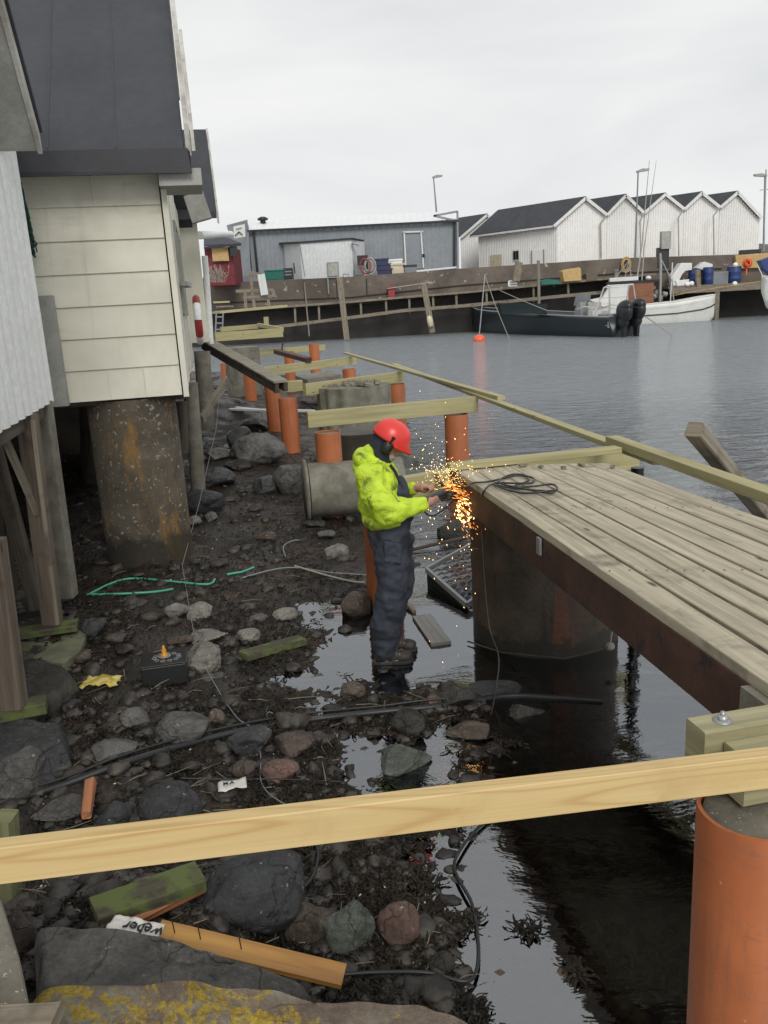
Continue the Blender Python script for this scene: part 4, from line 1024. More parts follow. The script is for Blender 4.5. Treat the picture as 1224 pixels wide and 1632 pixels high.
# white planks on the ground
for k, (pa, pb, lab) in enumerate((((338,646),(428,655),'upper one of the white painted planks lying on the beach under the ramp'), ((345,652),(500,655),'longer white plank below the other, running behind the orange pile'))):
    tag(MB().beam(at(pa[0],pa[1],z=.42), at(pb[0],pb[1],z=.40), .13, .04).build('white_plank', M['bluegrey']), lab, 'plank')

# ================================================================== far quay
QY = 67.0
def m2(px, Y_=QY): return px*Y_*1.03/FOC      # photo pixels to metres at depth Y_
def qbox(mb, x0, y0, x1, y1, Y_, dep, rz=0):
    """upright box whose front covers the photo rectangle x0..x1, y0..y1 at distance Y_"""
    c = at((x0+x1)/2, (y0+y1)/2, Y=Y_); mb.box(c + Vector((0, dep/2, 0)), m2(x1-x0, Y_), dep, m2(y1-y0, Y_), rz); return c
def pbox(x0, y0, x1, y1, Y_, dep, name, mt, parent): mb = MB(); qbox(mb, x0, y0, x1, y1, Y_, dep); return mb.build(name, M[mt], parent)

quaymat = mat('quay_concrete', (.19, .158, .130), (.095, .08, .066), .9, .35, .4, 6, spots=(.34, .31, .26), spotscale=1.6, spotth=.66, dist=.05); M['quay'] = quaymat
M['quaydark'] = mat('quay_dark_base', (.035, .03, .026), (.014, .012, .011), .8, .5)  # near-black; on the sheet below the walkway it is painted shade
qt = empty('quay_wall', at(700, 540, Y=QY), 'long brown concrete harbour wall behind the walkway', 'wall')
pts = [(300,453),(560,441),(735,428),(1000,411),(1224,404),(1320,400)]
mb = MB(); top = [at(x, y, Y=QY) for x, y in pts]
for p0, p1 in zip(top[:-1], top[1:]):
    mb.add([Vector((p0.x, QY, -2.2)), Vector((p1.x, QY, -2.2)), p1, p0, Vector((p0.x, QY+1.0, p0.z)), Vector((p1.x, QY+1.0, p1.z)), Vector((p0.x, QY+1.0, -2.2)), Vector((p1.x, QY+1.0, -2.2))],
           [(0, 1, 2, 3), (3, 2, 5, 4), (4, 5, 7, 6)])
mb.build('parapet', M['quay'], qt)
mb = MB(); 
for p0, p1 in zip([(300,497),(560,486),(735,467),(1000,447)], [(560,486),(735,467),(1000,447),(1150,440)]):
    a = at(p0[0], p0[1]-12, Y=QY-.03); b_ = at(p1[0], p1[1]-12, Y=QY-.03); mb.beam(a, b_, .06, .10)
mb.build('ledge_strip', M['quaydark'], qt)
mb = MB()
for (x0, y0, x1, y1) in ((484,448,486,480),(536,446,538,478),(584,444,585,470),(618,462,619,470)):
    mb.beam(at(x0, y0, Y=QY-.04), at(x1, y1, Y=QY-.04), .07, .07)
mb.build('wall_joint', M['quaydark'], qt)
# quay yard ground behind the wall
mb = MB(); mb.add([(-60, QY+.9, 4.15), (90, QY+.9, 4.15), (90, 200, 4.3), (-60, 200, 4.3)], [(0, 1, 2, 3)])
struct(mb.build('quay_ground', M['quay']))
# near-black sheet below walkway, the shade there painted into its colour
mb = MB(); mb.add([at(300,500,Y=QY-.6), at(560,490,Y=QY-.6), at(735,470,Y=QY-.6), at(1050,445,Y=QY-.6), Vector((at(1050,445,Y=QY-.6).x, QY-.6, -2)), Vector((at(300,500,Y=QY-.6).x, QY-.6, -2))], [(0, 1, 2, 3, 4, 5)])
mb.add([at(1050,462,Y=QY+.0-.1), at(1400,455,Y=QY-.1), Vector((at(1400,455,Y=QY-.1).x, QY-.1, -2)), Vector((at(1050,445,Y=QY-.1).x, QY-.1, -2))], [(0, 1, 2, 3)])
tag(mb.build('quay_shade_sheet', M['quaydark']), 'near-black sheet standing in for the shade below the quay walkway', 'quay face')
# walkway
wt = empty('walkway', at(640, 473, Y=65), 'long grey timber walkway on brackets along the quay wall', 'walkway')
wp = [(335,499),(450,489),(560,481),(640,474),(740,466),(892,451),(1045,437)]
for nm, dy, hh, mt, dpt in (('planking', 0, .16, 'oldwood', 2.0), ('lower_rail', 25, .24, 'oldwood', .12)):
    mb = MB()
    for p0, p1 in zip(wp[:-1] if dy == 0 else [(430,487+10)]+wp[2:-1], wp[1:] if dy == 0 else wp[2:]):
        a = at(p0[0], p0[1]+dy*(.85 if p0[0] > 600 else 1), Y=65); b_ = at(p1[0], p1[1]+dy*(.85 if p1[0] > 600 else 1), Y=65)
        mb.beam(a+Vector((0, dpt/2, 0)), b_+Vector((0, dpt/2, 0)), dpt, hh)
    mb.build(nm, M[mt], wt)
for x in (470, 508, 575, 615, 652, 690, 727, 775, 850, 905, 985):
    y = np.interp(x, [p[0] for p in wp], [p[1] for p in wp])
    MB().beam(at(x, y+2, Y=65.3), at(x+1, y+26, Y=65.3), .16, .16, up=(0, 1, 0)).build('strut', M['oldwood'], wt)
for i, (x0, y0, x1, y1, w_, lab) in enumerate(((541,442,553,542,.42,'thick weathered mooring post leaning on the walkway, darkest at its foot'),(675,452,689,530,.42,'mooring post with the white fender on it'),(485,450,493,536,.10,'thin pale pole standing in the water by the walkway'),(827,418,822,448,.5,'short square timber bollard post on the quay edge by the dark boat'),(858,415,859,484,.2,'thin grey post beside the yellow pallet box'))):
    tag(MB().beam(at(x0, y0, Y=62.94), at(x1, y1, Y=62.94), w_, w_, up=(0, 1, 0), ch=.02).build('mooring_post', M['oldwood']), lab, 'post')
p_ = at(687, 512, Y=62.38); t = empty('fender', p_-Vector((0,0,.5)), 'white sausage fender hanging on the mooring post', 'fender')
MB().lathe(p_-Vector((0,0,.42)), [(0, 0), (.12, .03), (.2, .14), (.22, .42), (.2, .7), (.12, .82), (0, .86)], 16, Euler((0, -.17, 0))).build('fender_body', M['cream'], t)
MB().tube([p_+Vector((-.08,0,.42)), at(683,490,Y=62.72)], .025, 6).build('rope', M['rope'], t)
p_ = at(764, 541, z=.1); t = empty('mooring_buoy', p_, 'round orange buoy floating before the dark boat', 'buoy')
MB().ell(p_, .36, .36, .30, 20, 14).build('float_ball', M['orangebuoy'], t)
MB().tube([p_+Vector((0,0,.25)), at(773,437,Y=p_.y+.1)], .035, 6).build('pole', M['steel'], t)
# lines from the pole
for q, (x, y, lab) in enumerate(((812,540,'slack rope from the buoy pole down to the water'),)):
    tag(MB().tube([at(773,440,Y=p_.y+.1), at(790,488,Y=p_.y), at(812,541,z=0)], .022, 5).build('mooring_rope', M['rope']), lab, 'rope')
tag(MB().tube([at(797,463,Y=54), at(835,480,Y=50), at(872,495,Y=48.5)], .022, 5).build('mooring_rope', M['rope']), 'rope from the quay down to the dark boat\'s console', 'rope')

# ladder / jumble at the left quay
def frame(lst, Y_, name, mt, label, cat, w_=.14):
    Y_ *= 1.12
    t = empty(name, at(lst[0][0], lst[0][1], Y=Y_), label, cat)
    for k, (x0, y0, x1, y1) in enumerate(lst):
        MB().beam(at(x0, y0, Y=Y_), at(x1, y1, Y=Y_-.02*k), w_, w_, up=(0, 1, 0)).build('bar', M[mt], t)
    return t
frame([(399,434,406,492),(415,436,423,472),(398,434,417,438),(376,464,436,462),(388,474,441,472),(391,464,392,490),(427,473,429,488),(435,462,437,474)], 52, 'timber_rack', 'oldwood', 'rack of grey timbers and ladders on the gangway, far left of the quay', 'rack', .2)
tag(MB().beam(at(416,437,Y=57.68), at(422,470,Y=57.68), .5, .10, up=(0,1,0)).build('loose_board', M['bluegrey']), 'pale upright board leaning on the timber rack', 'board')
tag(MB().beam(at(340,482,Y=57.68), at(366,481,Y=57.68), .3, .12).build('loose_board', M['treated']), 'pale board lying left of the timber rack', 'board')
tag(MB().beam(at(345,489,Y=57.12), at(372,488,Y=57.12), .3, .1).build('loose_board', M['oldwood']), 'grey board lowest of the two left of the timber rack', 'board')
frame([(343,540,345,495),(354,535,356,495),(343,505,356,505),(343,515,356,515),(344,525,356,525)], 48, 'steel_ladder', 'grey', 'thin ladder hanging from the gangway into the dark, far left', 'ladder', .08)

# ------------------------------------------------------------------ grey industrial building
M['greywall'] = mat('grey_sheet_wall', (.26, .285, .31), (.23, .255, .28), .5, .4)
M['lightroof'] = mat('light_metal_roof', (.86, .87, .88), (.80, .81, .82), .45, .6)
M['whitewall'] = mat('white_sheet_wall', (.68, .70, .70), (.60, .62, .62), .5, .5)
GY = 73.5
Gt = empty('grey_hall', at(560, 435, Y=GY), 'long grey sheet-metal hall with light roof on the quay', 'building')
def qp(x, y, Y_=GY): return at(x, y, Y=Y_)
def wallstrip(mb, A, B, zb, n=60, off=.03):
    """ribbed sheet wall between top points A and B down to zb"""
    vs = []; fs = []; nrm = (B-A).cross(Vector((0, 0, 1))).normalized()
    for i in range(n+1):
        for k, o_ in ((0, 0), (1, off)):
            f = min(1, (i+.5*k)/n); p = A.lerp(B, f)+nrm*o_; vs += [p, Vector((p.x, p.y, zb))]
    for i in range(len(vs)//2-1): fs.append((2*i, 2*i+1, 2*i+3, 2*i+2))
    mb.add(vs, fs)
TL = qp(397,368); TR = qp(728,352); zb = 4.1
mb = MB(); wallstrip(mb, TL, TR, zb, 46, .02); mb.build('front_wall', M['greywall'], Gt)
BL = qp(362,362,85.1); mb = MB(); wallstrip(mb, Vector((BL.x, BL.y, TL.z+.5)), Vector((TL.x, TL.y, TL.z+.5)), zb, 14, .05); mb.build('end_wall', M['greywall'], Gt)
mb = MB(); rA = qp(397,352,GY); 
RT1 = Vector((TL.x-.1, TL.y-.35, TL.z)); RT2 = Vector((TR.x+.1, TR.y-.35, TR.z)); b1 = qp(402,351,82.9); b2 = qp(727,337,82.9)
n = 60; vs = []
for i in range(n+1):
    f = i/n; dz = .07 if i % 2 else 0
    vs += [RT1.lerp(RT2, f)+Vector((0, 0, dz+.05)), b1.lerp(b2, f)+Vector((0, 0, dz))]
mb.add(vs, [(2*i, 2*i+2, 2*i+3, 2*i+1) for i in range(n)]); mb.build('roof', M['lightroof'], Gt)
MB().beam(RT1+Vector((0,-.06,-.04)), RT2+Vector((0,-.06,-.04)), .16, .16).build('gutter', M['black'], Gt)
for x0, y0, x1, y1 in ((404,369,411,440),(724,353,724,432)):
    MB().beam(qp(x0, y0, GY-.15), qp(x1, y1, GY-.15), .18, .12, up=(0,1,0)).build('downpipe', M['black'], Gt)
mb = MB(); mb.prism([qp(361,359,80.6), qp(394,350,GY-.6), qp(396,369,GY-.6), qp(400,440,GY-.6), qp(388,440,GY-.5), qp(366,378,80.6)], (0, .12, 0)); mb.build('parapet', M['greywall'], Gt)
for x0, y0, x1, y1 in ((691,344,729,337),(729,337,730,432),(691,344,729,352)):
    MB().beam(qp(x0, y0, GY-.4), qp(x1, y1, GY-.4), .16, .16, up=(0,1,0)).build('end_frame', M['greywall'], Gt)
MB().prism([qp(372,361,72.8), qp(390,357,72.8), qp(391,377,72.8), qp(373,380,72.8)], (0, .08, 0)).build('sign', M['trim'], Gt)
sg = [c for c in Gt.children if c.name.startswith('sign')][0]
MB().beam(qp(374,376,72.7), qp(381,369,72.7), .03, .16, up=(0,1,0)).build('roof_emblem', M['ink'], sg)
MB().beam(qp(381,369,72.7), qp(387,374,72.7), .03, .16, up=(0,1,0)).build('roof_emblem', M['ink'], sg)
MB().beam(qp(376,365,72.7), qp(385,362.5,72.7), .03, .10, up=(0,1,0)).build('faded_lettering', M['grey'], sg)
v_ = qp(419,353,78.4); MB().lathe(v_, [(.25, -.2), (.25, .1), (.45, .1), (.5, .25), (.2, .4), (0, .4)], 12).build('roof_vent', M['black'], Gt)
dt = pbox(645,371,671,425,GY-.1,.08,'door','greywall',Gt)
for (x0, y0, x1, y1) in ((644,370,647,428),(671,369,675,427),(642,370,674,369)):
    MB().beam(qp(x0, y0, GY-.2), qp(x1, y1, GY-.2), .12, .1, up=(0,1,0)).build('frame', M['trim'], dt)
pbox(673,405,677,410,GY-.25,.1,'handle','black',dt)
MB().beam(qp(655,433,GY-.2), qp(728,426,GY-.2), .15, .14).build('base_trim', M['lightroof'], Gt)
# white container shed
Wt = empty('white_shed', at(510, 440, Y=71.12), 'small white flat-roofed shed in front of the grey hall', 'building')
a = at(478,388,Y=70.11); b_ = at(560,382,Y=70.11); c = at(452,389,Y=73.36)
mb = MB(); wallstrip(mb, a, b_, 4.1, 14, .015); mb.build('front_wall', M['whitewall'], Wt)
mb = MB(); wallstrip(mb, c, a, 4.1, 6, .015); mb.build('side_wall', M['whitewall'], Wt)
mb = MB(); wallstrip(mb, b_, b_+Vector((1,3,0)), 4.1, 6, .015); mb.build('side_wall', M['whitewall'], Wt)
a2 = a+Vector((-.1,-.15,.0)); b2 = b_+Vector((.1,-.15,.0)); c2 = c+Vector((-.4,0,0)); d2 = b_+Vector((1,3,0))
MB().prism([a2, b2, d2, c2], (0, 0, .14)).build('roof', M['roofedge'], Wt)
tag(MB().beam(at(560,388,Y=69.89), at(572,391,Y=69.89), .6, .06).build('awning_board', M['grey']), 'small dark board sticking out right of the white shed', 'board')
MB().tube([at(478,390,Y=70), at(486,440,Y=70)], .03, 6).build('downpipe', M['grey'], Wt)

# things along the quay (front to back at about Y 61..62)
def qthing(name, label, cat, boxes, Y_, group=None, dep=.8):
    Y_ *= 1.12; x0, y0, x1, y1 = boxes[0][:4]
    t = empty(name, at((x0+x1)/2, y1, Y=Y_), label, cat, group)
    for q in boxes: 
        mb = MB(); d_ = q[6] if len(q) > 6 else dep; yy = q[7] if len(q) > 7 else 0
        qbox(mb, *q[:4], Y_+yy, d_); o = mb.build(q[4], M[q[5]], t, bev=.02)
    return t
qthing('green_crate', 'bright green plastic crate beside the white shed', 'crate', [(423,432,452,445,'bin','green'),(422,430,453,432,'rim','green',.9,-.05)], 61.5)
t = qthing('dark_crate', 'dark slatted crate between green crate and white shed', 'crate', [(452,428,466,444,'frame','rubber'),(454,432,464,434,'slat','grey',.05,-.06),(454,437,464,439,'slat','grey',.05,-.06)], 61.5)
tag(MB().beam(at(421,414,Y=68.99), at(423,446,Y=68.99), .08, .08, up=(0,1,0)).build('thin_post', M['grey']), 'thin grey post left of the green crate', 'post')
tag(MB().beam(at(468,419,Y=68.77), at(470,436,Y=68.77), .1, .1, up=(0,1,0)).build('thin_post', M['rubber']), 'short black post left of the white shed\'s corner', 'post')
t = qthing('fuse_cabinet', 'light grey electric cabinet standing above the quay wall before the white shed', 'cabinet', [(522,419,539,440,'cabinet_body','grey'),(523,421,538,439,'door','soffit',.04,-.05)], 59.6, dep=.4)
MB().beam(at(521,420,Y=66.64), at(524,468,Y=66.64), .10, .10, up=(0,1,0)).build('leg', M['grey'], t)
qthing('red_box', 'small red box fixed on the quay wall above the walkway', 'box', [(619,459,629,474,'box_body','red'),(618,457,630,460,'lid','red',.5,-.05)], 59.3, dep=.4)
tag(MB().beam(at(617,460,Y=66.3), at(684,450,Y=66.3), .06, .06).build('wall_pipe', M['soffit']), 'thin grey pipe along the quay wall above the red box', 'pipe')
# hose coil, blue and white fish boxes
t = empty('hose_coil', at(590,438,Y=68.32), 'coiled grey and pink hose leaning by the blue crates', 'hose')
for k, (r_, mt, dx) in enumerate(((.5,'rope',0),(.62,'soffit',1),(.42,'soffit',-1),(.56,'red',-7))):
    c = at(589+dx, 424, Y=68.21-.1*k); MB().tube([c+Vector((math.cos(i*.3307)*r_*.72, .04*i/19, math.sin(i*.3307)*r_)) for i in range(20)], .06, 6).build('hose_loop', M[mt], t)
def crate(x0, y0, x1, y1, Y_, mt, label, group):
    Y_ *= 1.12
    t = empty('fish_box', at((x0+x1)/2, y1, Y=Y_), label, 'crate', group)
    mb = MB(); qbox(mb, x0, y0+2, x1, y1, Y_, .8); mb.build('bin', M[mt], t)
    mb = MB(); qbox(mb, x0-1, y0, x1+1, y0+2.2, Y_-.06, .92); mb.build('rim', M[mt], t)
for q in ((598,412,618,420,'navyplastic','top navy blue fish box on the stack beside the hose coil'),(600,420,622,428,'navyplastic','middle navy blue fish box with a white edge above the lowest'),(602,428,624,438,'navyplastic','lowest navy blue fish box on the quay edge'),
          (617,413,640,420,'white','top white fish box behind the cream one'),(624,420,644,436,'cream','cream fish box with slotted side by the grey box')):
    crate(q[0], q[1], q[2], q[3], 61.0 if q[4] != 'white' else 62, q[4], q[5], 'fish boxes stacked on the quay')
t = qthing('dark_netting_pile', 'dark frame and netting heap behind the hose coil', 'heap', [(570,408,586,428,'frame','rubber'),(566,424,580,438,'base','grey')], 62)
t = qthing('grey_box', 'flat grey storage box in front of the hall door', 'box', [(644,424,663,435,'box_body','grey'),(643,422,664,425,'lid','roof',.9,-.05)], 61)
for i, (x0,y0,x1,y1) in enumerate(((547,437,556,437),(547,437,547,444),(555,437,556,444))): pass
frame([(547,437,556,437),(547,437,547,446),(555,437,556,446)], 60.2, 'ladder_top', 'grey', 'small rounded ladder top on the quay wall edge', 'ladder', .07)

# ------------------------------------------------------------------ red shed at the far left
t = empty('red_shed', at(355,450,Y=64.96), 'dark red wooden shed with a beige panel, half behind the boathouse', 'building')
pbox(330,398,371,452,64.5,4,'wall','shedred',t)
pbox(339,396,363,415,64.2,.1,'hatch','tan',t)
MB().prism([at(325,393,Y=63.84), at(372,391,Y=63.84), at(385,390,Y=67.2), at(352,376,Y=67.2), at(325,378,Y=67.2)], (0, 0, .12)).build('roof', M['roof'], t)
MB().beam(at(325,395,Y=63.73), at(384,390,Y=63.84), .08, .14).build('fascia', M['roofedge'], t)
tag(MB().beam(at(372,393,Y=64.06), at(373,408,Y=64.06), .5, .3, up=(0,1,0)).build('wall_lamp', M['rubber']), 'dark box lamp on the corner of the red shed', 'lamp')
mb = MB(); tag(mb.beam(at(322,418,Y=30), at(356,416,Y=30), .03, .03).build('iron_bar', M['rust']), 'thin bar sticking out from the downpipe', 'bar')
mb = MB(); prev = None
for i in range(46):
    p0 = at(337+random.random()*22, 450, Y=62.72); p1 = p0 + Vector((random.uniform(-.5,.5), random.uniform(-.3,.3), random.uniform(.5,1.3))); mb.tube([p0, p0.lerp(p1,.5)+Vector((random.uniform(-.12,.12),0,0)), p1], .012, 4, False)
    for j in range(4): mb.ell(p0.lerp(p1, random.uniform(.5,1)), .035, .035, .035, 5, 4)
tag(mb.build('bush', M['rope']), 'leafless pale bush in front of the red shed', 'bush')

# ------------------------------------------------------------------ white gabled boat sheds
dm = Vector((-.66, .75, 0)); SY = 74.0
def shed(apx, apy, lx, ly, rx, ry, basey, Y_, depth, name, label, side=False):
    """gable front with apex, left and right eave ends; ridge runs back along dm"""
    A = at(apx, apy, Y=Y_); Lf = at(lx, ly, Y=Y_); Rt = at(rx, ry, Y=Y_); zb = 4.1
    t = empty(name, Vector((A.x, Y_, zb)), label, 'building', 'white gabled boat sheds')
    vv = .12; wl = Lf+Vector((.35 if side else .0,0,.05)); wr = Rt+Vector((-.0,0,0)); sl = (A.z-Lf.z)/(A.x-Lf.x)
    # ribbed board front
    mb = MB(); n = int((wr.x-wl.x)/.2); vs = []; fs = []
    def ztop(x): return (A.z-(A.x-x)*sl if x < A.x else A.z-(x-A.x)*(A.z-Rt.z)/(Rt.x-A.x))-.08
    xs = []
    for i in range(n+1):
        x = wl.x+(wr.x-wl.x)*i/n; xs += [(x, 0), (x+.07, 0), (x+.07, -.035), (x+.12, -.035)]
    xs = [q for q in xs if q[0] <= wr.x]; 
    for x, dy in xs: vs += [Vector((x, Y_+.15+dy, ztop(x))), Vector((x, Y_+.15+dy, zb))]
    mb.add(vs, [(2*i, 2*i+1, 2*i+3, 2*i+2) for i in range(len(xs)-1)]); mb.build('front_wall', M['shedwhite'], t)
    D = dm*depth
    mb = MB(); e = (Lf-A).normalized(); e2 = (Rt-A).normalized()
    A1 = A+Vector((0,-.1,.02)); L1 = Lf+Vector((0,-.1,.02)); R1 = Rt+Vector((0,-.1,.02))
    mb.prism([A1, L1, L1+D, A1+D], (0, 0, .09)); mb.prism([A1, R1, R1+D, A1+D], (0, 0, .09)); rf_ = mb.build('roof', M['roof'], t)
    for q in (Lf, Rt):
        MB().beam(A+Vector((0,-.17,-.05)), q+Vector((0,-.17,-.05)), .08, .24).build('bargeboard', M['trim'], t)
    if side:
        MB().beam(Lf+Vector((-.02,-.05,-.03)), Lf+D+Vector((-.02,0,-.03)), .1, .16).build('eave_board', M['trim'], t)
        MB().beam(A+D+Vector((0,.05,0)), Lf+D+Vector((0,.05,0)), .1, .24).build('bargeboard', M['trim'], t)
        mb = MB(); W0 = Vector((wl.x, Y_+.2, 0)); n = int(depth*.93/.2); vs = []
        for i in range(n+1):
            for k, o_ in ((0, 0), (.35, 0), (.36, .035), (.6, .035)):
                p = W0+dm*(i+k)*.2+Vector((-.75, -.66, 0))*o_; vs += [Vector((p.x, p.y, Lf.z)), Vector((p.x, p.y, zb))]
        mb.add(vs, [(2*i, 2*i+1, 2*i+3, 2*i+2) for i in range(len(vs)//2-1)]); mb.build('side_wall', M['shedwhite'], t)
    return t, wl, D
s1, wl, D1 = shed(933,315,882,360,967,342,414,SY,9.6,'boat_shed','nearest white boat shed, its long side with window and doors turned to us',True)
def onside(f, z0, z1, w_, name, mt, par, out_=.06):
    p = Vector((wl.x, SY+.2, 0))+dm*f+Vector((-.75,-.66,0))*out_
    return MB().beam(Vector((p.x, p.y, z0)), Vector((p.x, p.y, z1)), w_, .06, up=Vector((-.75,-.66,0))).build(name, M[mt], par)
onside(2.0, 4.15, 6.3, 1.2, 'door', 'shedwhite', s1, .08); onside(6.8, 4.15, 6.3, 1.3, 'door', 'cream', s1, .08)
wf = onside(4.4, 5.6, 6.55, .75, 'window', 'trim', s1, .08); onside(4.25, 5.7, 6.45, .26, 'pane', 'glass', wf, .12); onside(4.57, 5.7, 6.45, .26, 'pane', 'glass', wf, .12)
for f in (1.35, 2.65): onside(f, 4.15, 6.35, .05, 'door_frame', 'grey', s1, .11)
shed(997,311,967,342,1026,339,412,SY+.3,8.0,'boat_shed','second white boat shed gable, counted from the corner shed')
shed(1060,309,1026,339,1090,333,410,SY+.6,8.0,'boat_shed','middle white boat shed gable behind the fishing boat\'s mast')
shed(1118,307,1090,333,1147,330,408,SY+.9,8.0,'boat_shed','white boat shed gable second from the right end')
s5, _, _ = shed(1175,306,1147,330,1213,347,404,SY+1.2,8.0,'boat_shed','rightmost white boat shed with wide overhanging eave')
for x0, y0, x1, y1, lab in ((967,343,957,412,'first'), (1026,340,1020,410,'second'), (1090,334,1081,408,'third'), (1147,331,1137,406,'fourth')):
    pa = at(x0, y0, Y=SY-.1); pb = at(x1, y0+13, Y=SY-.1); pc_ = at(x1+1, y1, Y=SY-.1)
    tag(MB().tube([pa, pb, pc_], .06, 8).build('downpipe', M['soffit']), {'first':'grey downpipe in the valley right of the corner shed','second':'grey downpipe in the valley left of the fishing mast','third':'grey downpipe in the valley right of the fishing mast','fourth':'grey downpipe in the valley left of the last shed'}[lab], 'downpipe', 'downpipes between the boat sheds')
# two sheds further back on the left
shed(776,342,734,378,800,360,428,85,8.0,'boat_shed','small white shed partly hidden by the grey hall\'s right end')
shed(812,343,796,355,840,360,428,98,5.0,'boat_shed','furthest shed, only a dark roof peak between two white gables')

# far hill rock at the right
mb = MB(); vs = []; fs = []; n = 40; m_ = 14
base = at(1205, 395, Y=106.4)
for i in range(n+1):
    for j in range(m_+1):
        x = -4.5+30*i/n; y = 14*j/m_; h = 4.2*math.sin(math.pi*min(1, j/m_*.9+.05))*min(1, i/6)*(1-.3*i/n) + noise.noise(Vector((x*.5, y*.5, 0)))*.9 + noise.noise(Vector((x*2, y*2, 4)))*.3
        vs.append(Vector((base.x+x, base.y+y, 3.5+h)))
for i in range(n):
    for j in range(m_): fs.append((i*(m_+1)+j, (i+1)*(m_+1)+j, (i+1)*(m_+1)+j+1, i*(m_+1)+j+1))
struct(MB().add(vs, fs, None, True).build('rocky_hill', M['r_grey']))

# street lamps
def lamp(x0, y0, x1, y1, Y_, label, hd=1, w_=.07, arm=.45):
    Y_ *= 1.12; top = at(x0, y0, Y=Y_); bot = at(x1, y1, Y=Y_)
    t = empty('street_lamp', bot, label, 'street lamp', 'street lamps on the quay')
    MB().tube([bot, bot.lerp(top, .5), top], [w_*1.3, w_, w_*.8], 10).build('pole', M['grey'], t)
    h = MB(); h.prism([top+Vector((-.12*hd,-.16,.0)), top+Vector((.95*arm*2*hd,-.16,.10)), top+Vector((1.0*arm*2*hd,-.16,.25)), top+Vector((.3*hd,-.16,.28)), top+Vector((-.12*hd,-.16,.14))], (0, .32, 0)); h.build('lamp_head', M['soffit'], t)
lamp(691,284,696,342,78,'slim street lamp behind the grey hall\'s roof')
lamp(1017,275,1012,415,64,'tall street lamp in front of the white sheds left of the mast', 1)
lamp(1219,282,1217,400,64,'street lamp at the right edge of the picture', -1)
t = empty('signal_mast', at(1208,400,Y=70.56), 'thin mast with a cross arm at the far right edge', 'mast')
MB().tube([at(1217,400,Y=70.56), at(1221,270,Y=70.56)], .05, 6).build('pole', M['soffit'], t); MB().beam(at(1211,303,Y=70.56), at(1224,302,Y=70.56), .06, .06).build('arm', M['soffit'], t)

# ------------------------------------------------------------------ right-hand dock
t = empty('timber_dock', at(1110,480,Y=64.96), 'grey timber dock at the right, in front of the quay wall', 'dock')
a = at(1066,457,Y=64.4); b_ = at(1300,447,Y=64.4); zt_ = (a.z+b_.z)/2
MB().box(Vector(((a.x+b_.x)/2, 65.9, a.z-.08)), b_.x-a.x, 2.8, .16).build('planking', M['oldwood'], t)
MB().beam(Vector((a.x, 64.3, a.z-.35)), Vector((b_.x, 64.3, a.z-.35)), .2, .42).build('edge_beam', M['oldwood'], t)
for x in (1150, 1156, 1240): 
    q = at(x-6, 470, Y=64.18); MB().beam(Vector((q.x, 64.4, -1)), Vector((q.x, 64.4, a.z-.1)), .34, .34, up=(0,1,0)).build('pile', M['oldwood'], t) if x != 1156 else None
tag(MB().beam(at(1112,430,Y=64.51), at(1113,462,Y=64.51), .32, .3, up=(0,1,0)).build('dock_post', M['oldwood']), 'grey timber post rising through the right dock', 'post')

# quay-side goods on the right
def drum(px, y0, y1, wpx, Y_, mt, label, group='blue plastic drums on the dock', name='plastic_drum'):
    Y_ *= 1.12; b_ = at(px, y1, Y=Y_); tp = at(px, y0, Y=Y_); h_ = tp.z-b_.z; r_ = m2(wpx, Y_)/2
    t = empty(name, b_, label, 'drum', group)
    MB().lathe(b_, [(0,0),(r_*.94,0),(r_,.04),(r_,h_*.3),(r_*1.03,h_*.33),(r_,h_*.36),(r_,h_*.65),(r_*1.03,h_*.68),(r_,h_*.71),(r_,h_*.95),(r_*.95,h_)], 20).build('drum_body', M[mt], t)
    MB().lathe(b_+Vector((0,0,h_*.95)), [(r_*1.02,0),(r_*1.02,h_*.05),(r_*.9,h_*.06),(0,h_*.06)], 20).build('lid', M[mt], t)
drum(1106,429,453,17,58.6,'blue','blue drum behind the dock post')
drum(1128,426,455,15,58.6,'blue','blue drum right of the dock post, below the white hood')
drum(1169,425,453,20,58.8,'blue','largest blue drum, at the right of the dark green crate')
qthing('green_grey_crate','dark teal slatted crate between two blue drums','crate',[(1134,434,1160,455,'bin','teal' if False else 'net_','' if False else .9)] if False else [(1134,434,1160,455,'bin','grey')],58.5)
def wedge(name, pts, Y_, dep, mt, label, cat):
    Y_ *= 1.12; return tag(MB().prism([at(x, y, Y=Y_) for x, y in pts], (0, dep, 0)).build(name, M[mt], bev=.03), label, cat)
wedge('upturned_tub', [(1071,440),(1086,419),(1103,419),(1103,430),(1092,432),(1087,438),(1079,455),(1073,456)], 58.3, .9, 'trim', 'tilted white moulded hood standing on the dock', 'tub')
wedge('white_hood', [(1110,427),(1123,417),(1136,421),(1136,428),(1126,432)], 59, .9, 'trim', 'white angular cover behind the blue drums', 'cover')
wedge('white_box', [(1077,447),(1099,445),(1098,455),(1079,456)], 58.2, .7, 'white', 'low white box under the tilted hood', 'box')
for k, (px, py, lab) in enumerate(((1095,453,'left one of two white buoys on the dock'),(1102,452,'right one of two white buoys on the dock'),(1171,452,'white and red ball buoy by the largest blue drum'),(1172,422,'small white ball on the quay wall edge'))):
    c = at(px, py, Y=64.51); r_ = .19 if k < 2 else .17
    t = empty('net_buoy', c-Vector((0,0,r_)), lab, 'buoy', 'small float balls'); MB().ell(c, r_*1.1, r_, r_, 14, 10).build('float_ball', M['white'], t); MB().lathe(c+Vector((0,0,-r_)), [(0,-.05),(.05,-.03),(.05,.02)], 8).build('eyelet', M['red'], t)
wedge('tan_container', [(1172,407),(1240,402),(1240,426),(1174,428)], 59.5, 2, 'tan', 'large tan plastic container on the quay at the right edge', 'container')
